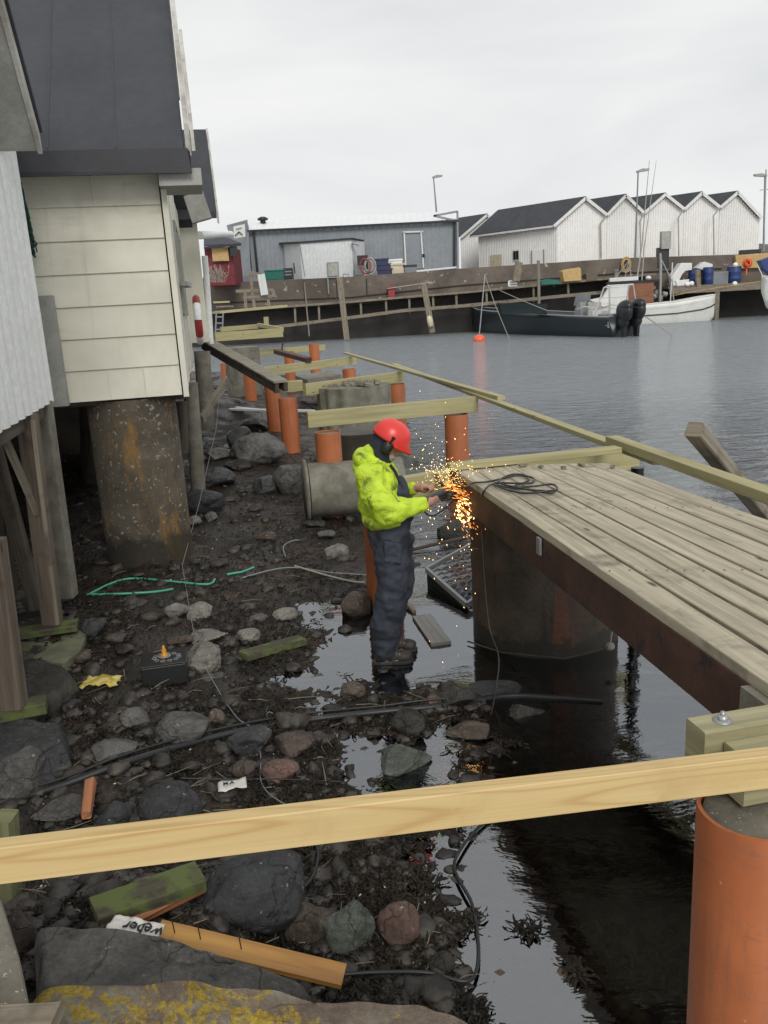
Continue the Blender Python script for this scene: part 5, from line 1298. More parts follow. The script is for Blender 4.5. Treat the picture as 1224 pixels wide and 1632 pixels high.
t = empty('orange_reel', at(1192,430,Y=65.52), 'bright orange round reel on a stand on the quay', 'reel')
MB().lathe(at(1191,419,Y=65.52), [(.1,-.15),(.36,-.15),(.36,-.05),(.15,0),(.36,.05),(.36,.15),(.1,.15)], 20, Euler((R(90),0,R(25)))).build('drum', M['orangebuoy'], t)
MB().ell(at(1193,414,Y=65.18), .15, .15, .15, 12, 8).build('cap', M['orangebuoy'], t)
MB().beam(at(1190,424,Y=65.52), at(1189,438,Y=65.52), .1, .1, up=(0,1,0)).build('stand', M['orangebuoy'], t)
wedge('pallet_box', [(896,432),(903,429),(923,426),(926,428),(927,447),(899,449)], 57.6, 1.2, 'tan', 'yellow-tan pallet box on the walkway', 'pallet box')
wedge('brown_box', [(934,436),(953,434),(952,447),(935,448)], 58.0, 1.0, 'brownpost', 'dark brown crate right of the yellow-tan pallet box', 'crate')
wedge('green_net_heap', [(862,447),(872,445),(890,446),(893,453),(863,454)], 57.2, .8, 'green', 'low dark green net heap left of the yellow-tan pallet box', 'net heap')
frame([(811,448,824,447),(811,448,811,456),(811,456,824,455),(811,452,824,451)], 56.8, 'white_rack', 'white', 'little white rack on the walkway by the square bollard post', 'rack', .12)
t = empty('bollard', at(982,444,Y=64.51), 'small round grey bollard on the walkway', 'bollard'); MB().lathe(at(982,443,Y=64.51), [(.16,0),(.16,.45),(.2,.5),(.15,.62),(0,.64)], 14).build('bollard_post', M['concrete'], t)
t = empty('wall_hose', at(998,425,Y=66.75), 'yellowish coiled hose hanging on the quay wall', 'hose')
for k, r_ in enumerate((.42,.5,.36)): MB().tube([at(998,422,Y=66.75-.05*k)+Vector((math.cos(i*.3307)*r_*.7,0,math.sin(i*.3307)*r_*1.15)) for i in range(20)], .05, 6).build('hose_loop', M['tan'], t)
qthing('grey_cabinet','light grey cabinet on a dark post before the white sheds','cabinet',[(1055,370,1069,395,'cabinet_body','soffit'),(1049,396,1066,425,'base','rubber',.5,.2)],59.6,dep=.5)
qthing('dark_driftpile','dark driftwood heap on the quay beside the last shed','heap',[(1182,398,1212,404,'base','rubber')],61,dep=.5)

# ------------------------------------------------------------------ boats
def hull(name, mat_, parent, Ln, beam_, free_, stations, mtx, nseg=36, rim=None):
    """stations: (s 0..1 stern->bow, half-beam factor, sheer z, keel z, chine factor)"""
    st = np.array(stations); n = 30; vs = []; fs = []
    prof = 12
    for i in range(n+1):
        s = i/n; hb = np.interp(s, st[:,0], st[:,1])*beam_/2; sh = np.interp(s, st[:,0], st[:,2]); kz = np.interp(s, st[:,0], st[:,3])
        x = s*Ln
        for j in range(2*prof+1):
            q = (j-prof)/prof; aq = abs(q)
            y = math.copysign(hb*(aq**.45 if aq < 1 else 1), q) if q else 0
            z = kz+(sh-kz)*(aq**1.9)
            vs.append(mtx @ Vector((x, y, z)))
    w_ = 2*prof+1
    for i in range(n):
        for j in range(w_-1): fs.append((i*w_+j, (i+1)*w_+j, (i+1)*w_+j+1, i*w_+j+1))
    fs.append(tuple(range(w_)))
    # inner floor / deck
    mb = MB(); mb.add(vs, fs, None, True)
    o = mb.build(name, M[mat_], parent); o.data.set_sharp_from_angle(angle=R(50)); s_ = o.modifiers.new('solid', 'SOLIDIFY'); s_.thickness = .05; s_.offset = 0
    for side in (0, w_-1):
        r = MB(); r.tube([vs[i*w_+side] for i in range(n+1)], .045, 8); r.build('gunwale', M[rim or mat_], parent)
    return vs, w_, n
def boatframe(pxs, pxb, zs=0):
    a = at(pxs[0], pxs[1], z=zs); b_ = at(pxb[0], pxb[1], z=zs); d = b_-a; Ln = d.length; d.normalize()
    return Matrix(((d.x, -d.y, 0, a.x), (d.y, d.x, 0, a.y), (0, 0, 1, 0), (0, 0, 0, 1))), Ln
M['hullgreen'] = plain('dark_green_hull', (.012, .022, .026), .3)
M['hullwhite'] = mat('white_hull', (.76, .76, .72), (.66, .66, .62), .4, 1.5)
M['alu'] = plain('grey_aluminium', (.34, .35, .35), .5, .3)
M['cabinwood'] = wood('varnished_wood', (.25, .10, .045), (.15, .055, .025), .4, grain=6, bs=.1)
# dark open boat, stern near
mt_, Ln = boatframe((970,538), (735,530))
mt_ = mt_ @ Matrix.Translation((0, -1.0, 0))
Dt = empty('dark_motorboat', mt_ @ Vector((Ln/2, 0, 0)), 'open dark green motorboat with two black outboards and steel arch', 'boat')
hull('hull', 'hullgreen', Dt, Ln, 2.5, 1, [(0,.80,1.12,-.25,0),(.2,.95,1.22,-.3,0),(.5,1,1.42,-.35,0),(.75,.88,1.6,-.3,0),(.9,.5,1.75,-.1,0),(1,.04,1.9,.5,0)], mt_, rim='alu')
T = lambda x, y, z: mt_ @ Vector((x, y, z))
rzb = math.atan2(mt_[1][0], mt_[0][0])
def tb(mb, x, y, z, sx_, sy_, sz_): return mb.box(T(x, y, z), sx_, sy_, sz_, rzb)
# inner grey tub & floor
T = lambda x, y, z: mt_ @ Vector((x, y, z+.28 if z > .3 else z))
mb = MB(); mb.prism([T(.1,-.95,.35), T(Ln*.8,-.7,.45), T(Ln*.8,.7,.45), T(.1,.95,.35)], (0, 0, .05)); mb.build('floor', M['alu'], Dt)
tb(MB(), .12, 0, .62, .08, 1.95, .75).build('transom', M['alu'], Dt)
tb(MB(), .8, .2, .72, 1.0, 1.3, .55).build('stern_bench', M['alu'], Dt)
cn = MB(); cn.prism([T(3.6,-.5,.4), T(4.4,-.5,.4), T(4.3,-.5,1.25), T(4.0,-.5,1.7), T(3.7,-.5,1.7)], (T(0,1.0,0)-T(0,0,0))); co = cn.build('console', M['alu'], Dt)
MB().prism([T(4.3,-.55,1.5), T(4.3,.55,1.5), T(4.1,.5,2.15), T(4.1,-.5,2.15)], T(.04,0,0)-T(0,0,0)).build('windscreen', M['grey'], co)
w0 = T(3.45,.0,1.55); MB().tube([w0+(T(0,math.cos(i*.4)*.2,math.sin(i*.4)*.2)-T(0,0,0)) for i in range(17)], .025, 6).build('steering_wheel', M['black'], co)
tb(MB(), 2.7, 0, 1.0, .5, .9, .35).build('seat', M['trim'], Dt); tb(MB(), 2.95, 0, 1.35, .12, .9, .6).build('seat_back', M['soffit'], Dt)
tb(MB(), 1.9, -.3, .95, .7, .5, .4).build('seat', M['trim'], Dt)
for y in (-.98, .98):
    MB().tube([T(1.5,y,.95), T(1.0,y*.92,1.9), T(.75,y*.85,2.45), T(.4,y*.8,2.55), T(.3,y*.8,2.5)], .045, 8).build('arch_tube', M['trim'], Dt)
    MB().tube([T(.3,y*.8,2.5), T(.15,y*.88,1.6), T(.1,y*.92,1.0)], .045, 8).build('arch_tube', M['steel'], Dt)
for x, z in ((.4,2.55),(.75,2.45),(1.0,1.9)): MB().tube([T(x,-.85,z), T(x,.85,z)], .035, 6).build('arch_bar', M['trim'], Dt)
for y in (-.9, .9): MB().tube([T(1.5,y,1.35), T(2.6,y,1.45), T(3.4,y,1.3)], .03, 6).build('hand_rail', M['trim'], Dt)
for y, s in ((-.42, 1.0), (.42, .95)):
    om = empty('outboard_tmp', T(-.4,y,.2), 'x', 'x'); ORG.pop(om); bpy.data.objects.remove(om)
    e = MB()
    prof = [(-.0,.35),(-.05,1.35),(-.3,1.75),(-.95,1.78),(-1.3,1.5),(-1.25,.85),(-.85,.3)]
    er = Euler((0, 0, rzb)); e.ell(T(-.62,y,1.15*s), .62, .36, .62, 16, 12, er); e.ell(T(-.75,y,1.45*s), .48, .33, .36, 16, 12, er); e.ell(T(-.5,y,.6), .45, .28, .42, 16, 12, er); eo = e.build('outboard_cowl', M['black'], Dt)
    MB().ell(T(-.7,y-.0,1.3*s), .50, .37, .10, 16, 8, er).build('cowl_stripe', M['navyplastic'], eo)
    g_ = MB(); g_.prism([T(x, y-.09, z) for x, z in ((-.35,.6),(-.8,.6),(-.72,-.3),(-.45,-.4))], T(0,.18,0)-T(0,0,0)); g_.build('leg', M['black'], eo, bev=.03)
    MB().lathe(T(-.95,y,-.25), [(0,0),(.22,.04),(.22,.08),(0,.1)], 12, Euler((0,R(90),rzb))).build('propeller', M['steel'], eo)
tag(MB().tube([T(0,-1.0,1.0), T(-1.0,-1.3,.4), T(-1.9,-1.8,.0)], .03, 6).build('mooring_rope', M['rope']), 'pale rope hanging from the dark boat\'s stern into the water', 'rope')

# white fishing boat: bow to the left, rounded stern at the right
mt_, Ln = boatframe((1141,511), (935,521))
mt_ = mt_ @ Matrix.Translation((0, -1.1, 0)); T = lambda x, y, z: mt_ @ Vector((x*1.2, y*.85, z)); rzb = math.atan2(mt_[1][0], mt_[0][0])
Ft = empty('fishing_boat', T(Ln/2.4,0,0), 'white wooden-style fishing boat with varnished wheelhouse and tall antennas', 'boat')
vsH, w_, n_ = hull('hull', 'hullwhite', Ft, Ln, 2.45, 1, [(0,.30,1.85,.2,0),(.03,.52,1.82,-.1,0),(.10,.78,1.75,-.4,0),(.3,.98,1.5,-.5,0),(.55,1,1.42,-.5,0),(.8,.8,1.6,-.4,0),(.95,.35,1.9,-.1,0),(1,.04,2.05,.4,0)], mt_)
for side, sg_ in ((3, -1), (w_-4, 1)):
    pts_ = [vsH[i*w_+side]+(T(0,sg_*.05,0)-T(0,0,0)) for i in range(n_+1)]
    MB().tube(pts_, .05, 6).build('rub_rail', M['black'], Ft)
mb = MB(); ds = []
for i in range(n_): 
    a_, b2_, c_, d_ = vsH[i*w_], vsH[i*w_+w_-1], vsH[(i+1)*w_+w_-1], vsH[(i+1)*w_]; dz = Vector((0,0,-.35)); mb.add([a_+dz, b2_+dz, c_+dz, d_+dz], [(0,1,2,3)])
mb.build('deck', M['alu'], Ft)
# boot top dark line
for k in range(3): MB().ell(T(1.8+.25*k,1.42,.62) if False else T(2.2+.3*k,-1.40,.55), .05, .06, .05, 6, 5).build('scupper', M['black'], Ft); MB().ell(T(5.4+.3*k,-1.44,.5), .05, .06, .05, 6, 5).build('scupper', M['black'], Ft)
tb = lambda mb, x, y, z, sx_, sy_, sz_: mb.box(T(x, y, z), sx_*1.2, sy_*.85, sz_, rzb)
cb_ = tb(MB(), 4.4, 0, 2.05, 1.5, 1.9, 2.0).build('wheelhouse', M['cabinwood'], Ft)
tb(MB(), 4.35, -1.0, 2.4, .55, .06, .7).build('window', M['glass'], cb_); tb(MB(), 4.85, -1.0, 2.2, .12, .06, .9).build('door_post', M['trim'], cb_)
MB().tube([T(3.8+.17*math.cos(i*.4),-1.05,2.65+.2*math.sin(i*.4)) for i in range(17)], .05, 6).build('life_ring', M['trim'], cb_)
fw = MB(); fw.prism([T(5.15,-1.0,1.3), T(7.6,-.75,1.5), T(7.5,-.75,1.95), T(6.7,-.85,2.1), T(6.3,-.9,2.85), T(5.15,-1.0,2.95)], T(0,1.9,0)-T(0,0,0)); fo = fw.build('forward_cabin', M['hullwhite'], Ft)
for x0, x1 in ((5.3,5.6),(5.75,6.05),): MB().prism([T(x0,-1.02,2.2), T(x1,-1.0,2.2), T(x1-.05,-1.0,2.7), T(x0,-1.02,2.7)], T(0,.02,0)-T(0,0,0)).build('window', M['glass'], fo)
MB().prism([T(6.15,-.95,2.2), T(6.5,-.93,2.2), T(6.25,-.94,2.7), T(6.15,-.95,2.7)], T(0,.02,0)-T(0,0,0)).build('window', M['glass'], fo)
tb(MB(), 5.3, -1.02, 1.75, .6, .04, .3).build('name_board', M['tan'], fo)
tb(MB(), 6.35, -.98, 1.85, .4, .04, .2).build('window', M['glass'], fo)
tb(MB(), 4.9, 0, 3.08, 3.1, 2.15, .14).build('wheelhouse_roof', M['roofedge'], Ft)
tb(MB(), 5.4, 0, 3.32, 1.7, 1.2, .28).build('life_raft', M['trim'], Ft)
MB().tube([T(4.6,0,3.1), T(4.35,.1,5.5), at(1035,256,Y=T(4.3,0,0).y)], [.06,.05,.02], 8).build('antenna_mast', M['soffit'], Ft)
MB().tube([T(4.3,.1,3.1), T(4.2,.1,5.5), at(1046,256,Y=T(4.1,0,0).y)], [.05,.04,.015], 8).build('antenna_mast', M['soffit'], Ft)
for x in (5.9, 5.3, 4.9): MB().tube([T(x,-.2,3.4), T(5.1,0,4.6)], .03, 6).build('mast_stay', M['soffit'], Ft)
MB().tube([T(5.5,-.2,3.9), T(4.9,-.2,3.9)], .03, 6).build('mast_stay', M['soffit'], Ft)
MB().ell(T(3.9,0,3.3), .22, .22, .16, 12, 8).build('search_light', M['trim'], Ft)
MB().tube([T(3.2,.2,1.2), T(3.2,.2,4.2), T(3.25,.2,5.0)], [.11,.1,.08], 10).build('aft_mast', M['alu'], Ft)
MB().tube([T(3.2,.2,4.6), T(2.5,0,3.0), T(2.35,0,1.5)], .05, 8).build('derrick', M['alu'], Ft)
MB().tube([T(2.55,0,1.5), T(2.5,0,4.3)], .04, 8).build('derrick', M['trim'], Ft)
for k, (x, z) in enumerate(((3.5,1.95),(3.25,1.8),(3.0,2.1),(3.35,2.25))): MB().lathe(T(x,-.3+.1*k,z), [(0,0),(.2,0),(.2,.08),(.08,.1),(.08,.22),(.2,.24),(.2,.3),(0,.3)], 12, Euler((R(80+10*k),0,k))).build('winch', M['alu'], Ft)
MB().ell(T(4.0,-.8,1.55), .45, .3, .18, 12, 8).build('red_sack', M['red'], Ft)
MB().tube([T(2.5,-.4,1.9), T(.8,0,2.2), T(-2.5,1,2.6)], .03, 6).build('boat_hook', M['tan'], Ft)
MB().tube([T(4.9,-1.2,1.55), T(4.3,-1.22,1.95), T(3.2,-1.22,1.95)], .03, 6).build('rail', M['soffit'], Ft)
# boarding ladder
for y in (0, .45): MB().tube([T(6.0-.0+y,-1.5,.55), T(5.85+y*.7,-1.45,2.9)], .04, 6).build('ladder_rail', M['grey'], Ft)
for k in range(5): MB().tube([T(6.0,-1.5,.8+.35*k), T(6.4-.03*k,-1.5,.8+.35*k)], .03, 6).build('ladder_rung', M['grey'], Ft)
# third boat: bow at the right edge
a = at(1204,455,Y=59); mt_ = Matrix.Translation(Vector((a.x, 58.0, 0))) @ Matrix.Rotation(R(180), 4, 'Z') @ Matrix.Translation((-7, 0, 0)); T = lambda x, y, z: mt_ @ Vector((x, y, z))
Bt3 = empty('white_boat', T(3.5,0,0), 'white boat bow with pulpit rail cut off by the right edge', 'boat')
hull('hull', 'hullwhite', Bt3, 7.0, 2.6, 1, [(0,.8,1.9,-.3,0),(.5,1,2.1,-.3,0),(.8,.8,2.5,.2,0),(.93,.45,2.8,.8,0),(1,.05,2.95,1.9,0)], mt_)
for x in (6.8, 6.2, 5.5): MB().tube([T(x-.3,-.7,2.6), T(x+.35,-.55,3.7)], .035, 6).build('stanchion', M['trim'], Bt3)
MB().tube([T(4.5,-.9,3.75), T(6.0,-.7,3.8), T(7.1,-.3,3.85), T(7.2,.2,3.85)], .035, 6).build('pulpit_rail', M['trim'], Bt3)
tag(MB().prism([at(1212,415,Y=55), at(1232,408,Y=55), at(1232,440,Y=55), at(1218,428,Y=55)], (0,.6,0)).build('sail_cover', M['blue']), 'blue tarpaulin bundle behind the cut-off boat\'s rail', 'tarpaulin')
# grey dinghy behind the dark boat
tag(MB().prism([at(796,483,Y=54), at(872,484,Y=53), at(872,500,Y=53), at(800,500,Y=54)], (0,1.2,0)).build('dark_skiff', M['hullgreen']), 'low dark skiff moored on the far side of the motorboat', 'boat')

# ================================================================== beach debris
def pixline(pts, lift=.015, z=None, sub=5):
    P3 = []
    for (x, y) in pts:
        g_ = ground_at(x, y) if z is None else at(x, y, z=z); g_.z = max(g_.z, -.02)+lift; P3.append(g_)
    out_ = []
    for i in range(len(P3)-1):
        p0 = P3[max(i-1, 0)]; p1 = P3[i]; p2 = P3[i+1]; p3 = P3[min(i+2, len(P3)-1)]
        for k in range(sub):
            t = k/sub
            out_.append(.5*((2*p1)+(-p0+p2)*t+(2*p0-5*p1+4*p2-p3)*t*t+(-p0+3*p1-3*p2+p3)*t**3))
    return out_+[P3[-1]]
tag(MB().tube(pixline([(-10,1290),(90,1262),(200,1222),(300,1192),(400,1168),(500,1152),(600,1141),(700,1133),(800,1130),(870,1133),(960,1142)], .025), .021, 12).build('black_pipe', M['rubber']), 'thick black plastic water pipe running across the whole beach', 'pipe')
tag(MB().tube(pixline([(-10,1284),(90,1258),(200,1216),(300,1186),(400,1163),(500,1147),(600,1137),(700,1130),(770,1128)], .05), .007, 8).build('black_cable', M['rubber']), 'thinner black cable lying on top of the thick black pipe', 'cable')
tag(MB().tube(pixline([(144,949),(180,932),(215,925),(275,930),(330,928),(343,926)], .02), .010, 8).build('green_hose', M['greenhose']), 'upper pale green hose lying on the beach before the big pier', 'hose')
tag(MB().tube(pixline([(140,951),(190,950),(235,948),(258,945),(276,942)], .02), .011, 8).build('green_hose', M['greenhose']), 'lower short green hose piece on the beach', 'hose')
tag(MB().tube(pixline([(362,919),(375,914),(388,914),(405,911)], .02), .011, 8).build('green_hose', M['greenhose']), 'tiny bright green hose end at the middle of the beach', 'hose')
tag(MB().tube(pixline([(386,925),(430,912),(470,908),(520,915),(560,918),(600,921)], .02), .008, 6).build('grey_cable', M['grey']), 'grey cable lying from the green hose end toward the worker', 'cable')
tag(MB().tube(pixline([(455,890),(452,875),(465,865),(480,862)], .02), .008, 6).build('grey_cable', M['grey']), 'short looped grey cable in the middle of the beach', 'cable')
tag(MB().tube(pixline([(470,905),(520,920),(560,930),(582,932)], .02), .010, 6).build('old_rope', M['rope']), 'frayed pale rope left of the orange pile behind the worker', 'rope')
wr = [at(352,590,Y=15), at(345,680,Y=12), at(318,800,Y=9.2)] + pixline([(291,905),(300,960),(316,1040),(345,1100),(378,1150),(405,1170),(416,1210),(416,1250),(430,1275),(455,1290)], .03)
tag(MB().tube(wr, .0035, 6).build('thin_wire', M['grey']), 'thin wire hanging from the ramp and winding down the beach to the beam', 'wire')
tag(MB().tube(pixline([(500,1345),(508,1372),(498,1410),(470,1440),(452,1475),(452,1515),(475,1548),(520,1565),(600,1562),(680,1562),(740,1576),(760,1558),(762,1510),(752,1450),(728,1405),(728,1375),(760,1335),(805,1305)], .035, sub=7), .008, 8).build('power_cable', M['rubber']), 'black power cable looping round the brown boulder and down through the weed', 'cable')
tag(MB().tube(pixline([(290,1248),(360,1250),(440,1250),(545,1254)], .03), .005, 6).build('thin_cable', M['rubber']), 'straight thin black cable just below the pinkish stones', 'cable')
# cable from deck down to the water
cc = [at(750,765,z=zd+.01), at(742,790,Y=at(742,790,z=1.3).y)]
e_ = e0 + dn*.42 - so_*.03
cab = [at(868,782,z=zd+.012), at(815,778,z=zd+.012), at(785,772,z=zd+.014), at(772,782,z=zd+.012), at(766,800,Y=5.6), at(768,850,Y=5.5), at(772,920,Y=5.3), at(780,1000,Y=5.1), at(795,1050,z=.25), at(788,1110,z=.05), at(782,1140,z=.0)]
def smooth(pts, sub=6):
    out_ = []
    for i in range(len(pts)-1):
        p0 = pts[max(i-1, 0)]; p1 = pts[i]; p2 = pts[i+1]; p3 = pts[min(i+2, len(pts)-1)]
        for k in range(sub):
            t = k/sub; out_.append(.5*((2*p1)+(-p0+p2)*t+(2*p0-5*p1+4*p2-p3)*t*t+(-p0+3*p1-3*p2+p3)*t**3))
    return out_+[pts[-1]]
tag(MB().tube(smooth(cab), .006, 8).build('hanging_cable', M['rubber']), 'thin cable hanging over the deck edge down to the water', 'cable')
coil = []
for (x, y) in [(742,778),(752,770),(775,768),(800,763),(826,758),(850,762),(846,770),(815,770),(788,770),(800,778),(835,786),(870,783),(888,780),(880,772),(850,775),(820,776),(795,768),(812,757),(835,757),(842,766),(820,775),(845,781),(875,786),(885,783)]:
    coil.append(at(x, y, z=zd+.012+.012*random.random()))
coil = [at(700,795,Y=5.75), at(722,792,Y=5.75), at(735,783,Y=6.0)] + coil
tag(MB().tube(smooth(coil), .007, 8).build('grinder_cable', M['rubber']), 'loosely coiled black cable on the far corner of the deck', 'cable')

def gbeam(pa, pb, w_, h_, mt, name, label, lift=.02, cat='board', zz=(0, 0), jit=.002, up=(0, 0, 1), group=None):
    a = ground_at(*pa); b_ = ground_at(*pb); a.z = max(a.z, 0)+lift+zz[0]; b_.z = max(b_.z, 0)+lift+zz[1]
    return tag(MB().beam(a, b_, w_, h_, ch=.003, jit=jit, up=up).build(name, M[mt]), label, cat, group)
gbeam((388,1054),(482,1027),.12,.05,'mossboard','short_board','short mossy board on dark weed left of the worker', .04)
tag(MB().beam(at(150,1456,z=.38), at(320,1396,z=.36), .15, .05, ch=.003, jit=.003).build('mossy_board', M['mossboard']), 'thick green mossy board beneath the yellow beam at the left', 'board')
tag(MB().beam(at(205,1474,z=.34), at(325,1414,z=.33), .03, .035, ch=.003, jit=.006).build('splintered_lath', M['redwood']), 'broken orange-brown lath along the thick mossy board', 'board')
gbeam((141,1322),(148,1266),.05,.03,'redwood','splintered_board','upright reddish splintered board stub above the yellow beam', .08, jit=.006)
pa = at(250,1484,z=.36); pb = at(548,1556,z=.22)
t = empty('nailed_plank', pa, 'yellow-orange wet plank with three nails sticking up', 'plank')
MB().beam(pa, pb, .10, .022, ch=.002).build('plank', M['orangewood'], t)
for f in (.10, .24, .46):
    c = pa.lerp(pb, f)+Vector((0,0,.01)); MB().tube([c, c+Vector((-.004,.0,.055))], .0022, 6).build('nail', M['rubber'], t); 
# cement bag with lettering
bagc = at(215,1484,z=.42)
# bag is built on a little tilted patch near the nailed plank
ex = (at(250,1492,z=.42)-at(172,1478,z=.42)).normalized(); ey = Vector((-ex.y, ex.x, 0))
t = empty('cement_bag', bagc, 'torn white paper bag with black lettering lying by the nailed plank', 'bag')
vs = []; fs = []; nx, ny = 26, 12; L_, W_ = (at(252,1490,z=.42)-at(168,1480,z=.42)).length, .085
def bagz(u_, v_): return .012*noise.noise(Vector((u_*5, v_*4, 2)))+.004*math.sin(u_*19)
for i in range(nx+1):
    for j in range(ny+1):
        u_, v_ = i/nx, j/ny; ed = .006*noise.noise(Vector((u_*11, j*3, 1)))
        vs.append(bagc + ex*(u_-.5)*L_ + ey*((v_-.5)*W_*(1+.1*math.sin(u_*5))+ed) + Vector((0,0,bagz(u_, v_)+.015)))
for i in range(nx):
    for j in range(ny): fs.append((i*(ny+1)+j, (i+1)*(ny+1)+j, (i+1)*(ny+1)+j+1, i*(ny+1)+j+1))
o = MB().add(vs, fs, None, True).build('bag_sheet', M['paper'], t); s_ = o.modifiers.new('solid', 'SOLIDIFY'); s_.thickness = .004
def text(body, size, origin, xd, yd, mt, parent, name='lettering', bold=.0, lift=.004, fz=None):
    cu = bpy.data.curves.new(name, 'FONT'); cu.body = body; cu.size = size; cu.offset = bold; cu.align_x = 'CENTER'; cu.align_y = 'CENTER'; cu.resolution_u = 3; cu.extrude = .0006
    tmp = bpy.data.objects.new(name, cu); COL.objects.link(tmp); dg = bpy.context.evaluated_depsgraph_get()
    me = bpy.data.meshes.new_from_object(tmp.evaluated_get(dg)); bpy.data.objects.remove(tmp)
    zd_ = xd.cross(yd); o0 = ORG[parent]
    for v in me.vertices:
        p = origin + xd*v.co.x + yd*v.co.y + zd_*(v.co.z)
        if fz: p.z += fz(p)
        else: p += zd_*lift
        v.co = p - o0
    me.materials.clear(); me.materials.append(M[mt]); ob = bpy.data.objects.new(name, me); COL.objects.link(ob); ob.parent = parent; ORG[ob] = o0; return ob
def fzb(p):
    r_ = p-bagc; return bagz(r_.dot(ex)/L_+.5, r_.dot(ey)/W_+.5)+.020
# upside down in the photo: reads from the right
text('weber', .062, bagc+ex*.035, -ex, -ey, 'ink', t, bold=.0012, fz=fzb)
# paper scrap
pc_ = ground_at(372,1267)+Vector((0,0,.06)); t = empty('paper_scrap', pc_, 'small crumpled white and brown paper scrap with black letters', 'paper')
ex2 = (at(396,1262,z=pc_.z)-at(350,1270,z=pc_.z)); l2 = ex2.length; ex2.normalize(); ey2 = Vector((-ex2.y, ex2.x, 0)); vs = []; fs = []
for i in range(9):
    for j in range(6): vs.append(pc_+ex2*((i/8-.5)*l2)+ey2*((j/5-.5)*l2*.6*(1+.2*math.sin(i)))+Vector((0,0,.008*noise.noise(Vector((i,j,0))*.7))))
for i in range(8):
    for j in range(5): fs.append((i*6+j, (i+1)*6+j, (i+1)*6+j+1, i*6+j+1))
o = MB().add(vs, fs, None, True).build('paper_sheet', M['paper'], t); s_ = o.modifiers.new('solid', 'SOLIDIFY'); s_.thickness = .003
text('M.A', .035, pc_-ex2*.018, ex2, ey2, 'ink', t, bold=.001, lift=.014)
pc_ = ground_at(163,1098)+Vector((0,0,.05)); vs = []; fs = []; l2 = .24
for i in range(12):
    for j in range(8): vs.append(pc_+Vector(((i/11-.5)*l2*(1+.1*math.sin(j*2)), (j/7-.5)*l2*.62*(1+.15*math.sin(i*1.3)), .03*noise.noise(Vector((i*.6,j*.6,4)))+.02*(1-abs(i/11-.5)*2))))
for i in range(11):
    for j in range(7): fs.append((i*8+j, (i+1)*8+j, (i+1)*8+j+1, i*8+j+1))
M['yelbag'] = mat('yellow_bag', (.70, .60, .22), (.55, .40, .05), .5, 14, .3, lo=.45, hi=.55)
o = MB().add(vs, fs, None, True).build('yellow_packet', M['yelbag']); s_ = o.modifiers.new('solid', 'SOLIDIFY'); s_.thickness = .004
tag(o, 'crumpled yellow plastic packet on the dark gravel', 'packet')
# black crate with an orange cone
c = ground_at(266,1086)+Vector((0,0,.02)); t = empty('black_crate', c, 'black plastic crate with round holes in its top', 'crate')
rz = R(12); W_, Dp, Hh_ = .30, .24, .15
MB().box(c+Vector((0,0,Hh_/2)), W_, Dp, Hh_, rz).build('crate_body', M['rubber'], t, bev=.008)
MB().box(c+Vector((0,0,Hh_+.006)), W_*1.04, Dp*1.04, .012, rz).build('lid', M['black'], t, bev=.003)
for k in range(11):
    an = k/11*6.28; q = c+Vector((math.cos(an)*.085+.02, math.sin(an)*.065, Hh_+.0125)); MB().lathe(q, [(.017,0),(.017,.003),(.012,.003),(.012,-.0)], 12).build('ring_hole', M['grey'], t)
q = c+Vector((.0,.02,Hh_+.016)); tt_ = empty('orange_cone', q, 'small orange nozzle cone standing on the black crate', 'cone')
MB().lathe(q, [(.028,0),(.028,.012),(.016,.02),(.017,.045),(.010,.06),(.008,.075),(0,.078)], 16).build('cone_body', mat('amber', (.65,.32,.03), None, .4) and bpy.data.materials['amber'], tt_)
MB().lathe(q-Vector((0,0,.003)), [(0,.001),(.045,.001),(.045,.004),(.03,.005)], 20).build('flange', M['grey'], tt_)
# hex grate in the water
gc = [at(680,908,z=.13), at(752,868,z=.20), at(800,925,z=.12), at(744,964,z=.05)]
t = empty('plastic_grate', gc[3], 'black plastic honeycomb grate tilted in the water by the pier', 'grate')
def gp_(u_, v_): return gc[0].lerp(gc[3], u_).lerp(gc[1].lerp(gc[2], u_), v_)
fm = MB()
for q0, q1 in ((gc[0],gc[1]),(gc[1],gc[2]),(gc[2],gc[3]),(gc[3],gc[0])): fm.beam(q0, q1, .03, .045)
fm.build('frame', M['alu'], t)
sk = MB(); sk.prism([gc[0]-Vector((0,0,.02)), gc[3]-Vector((0,0,.02)), gc[3]-Vector((0,0,.09)), gc[0]-Vector((0,0,.15))], (.01,.008,0)); sk.build('side', M['black'], t)
hx = MB(); nu, nv = 9, 6
for i in range(nu):
    for j in range(nv):
        cu_, cv_ = (i+.5+(.5 if j % 2 else 0))/nu, (j+.5)/nv
        if cu_ > 1: continue
        pts = [(cu_+math.sin(k*math.pi/3)*.058*1.0, cv_+math.cos(k*math.pi/3)*.105) for k in range(6)]
        pts = [(min(.99, max(.01, a)), min(.99, max(.01, b))) for a, b in pts]
        for k in range(3): 
            p0, p1 = gp_(*pts[k]), gp_(*pts[k+1])
            if (p0-p1).length > .004: hx.beam(p0, p1, .007, .02)
hx.build('honeycomb', M['grey'], t)
tag(MB().beam(at(672,982,z=.012), at(703,1026,z=.012), .16, .025, ch=.002).build('floating_board', M['wetboard']), 'flat wet board floating in the puddle right of the worker', 'board')
tag(MB().beam(at(648,962,z=.03), at(660,974,z=.015), .035, .03, ch=.003).build('wood_stick', M['oldwood']), 'small square stick end right of the worker\'s shins', 'stick')
tag(MB().tube([at(640,880,z=.02), at(690,868,z=.05), at(750,855,z=.06)], .02, 8).build('driftwood', M['darkwood']), 'thin dark driftwood pole across the water behind the worker', 'pole')
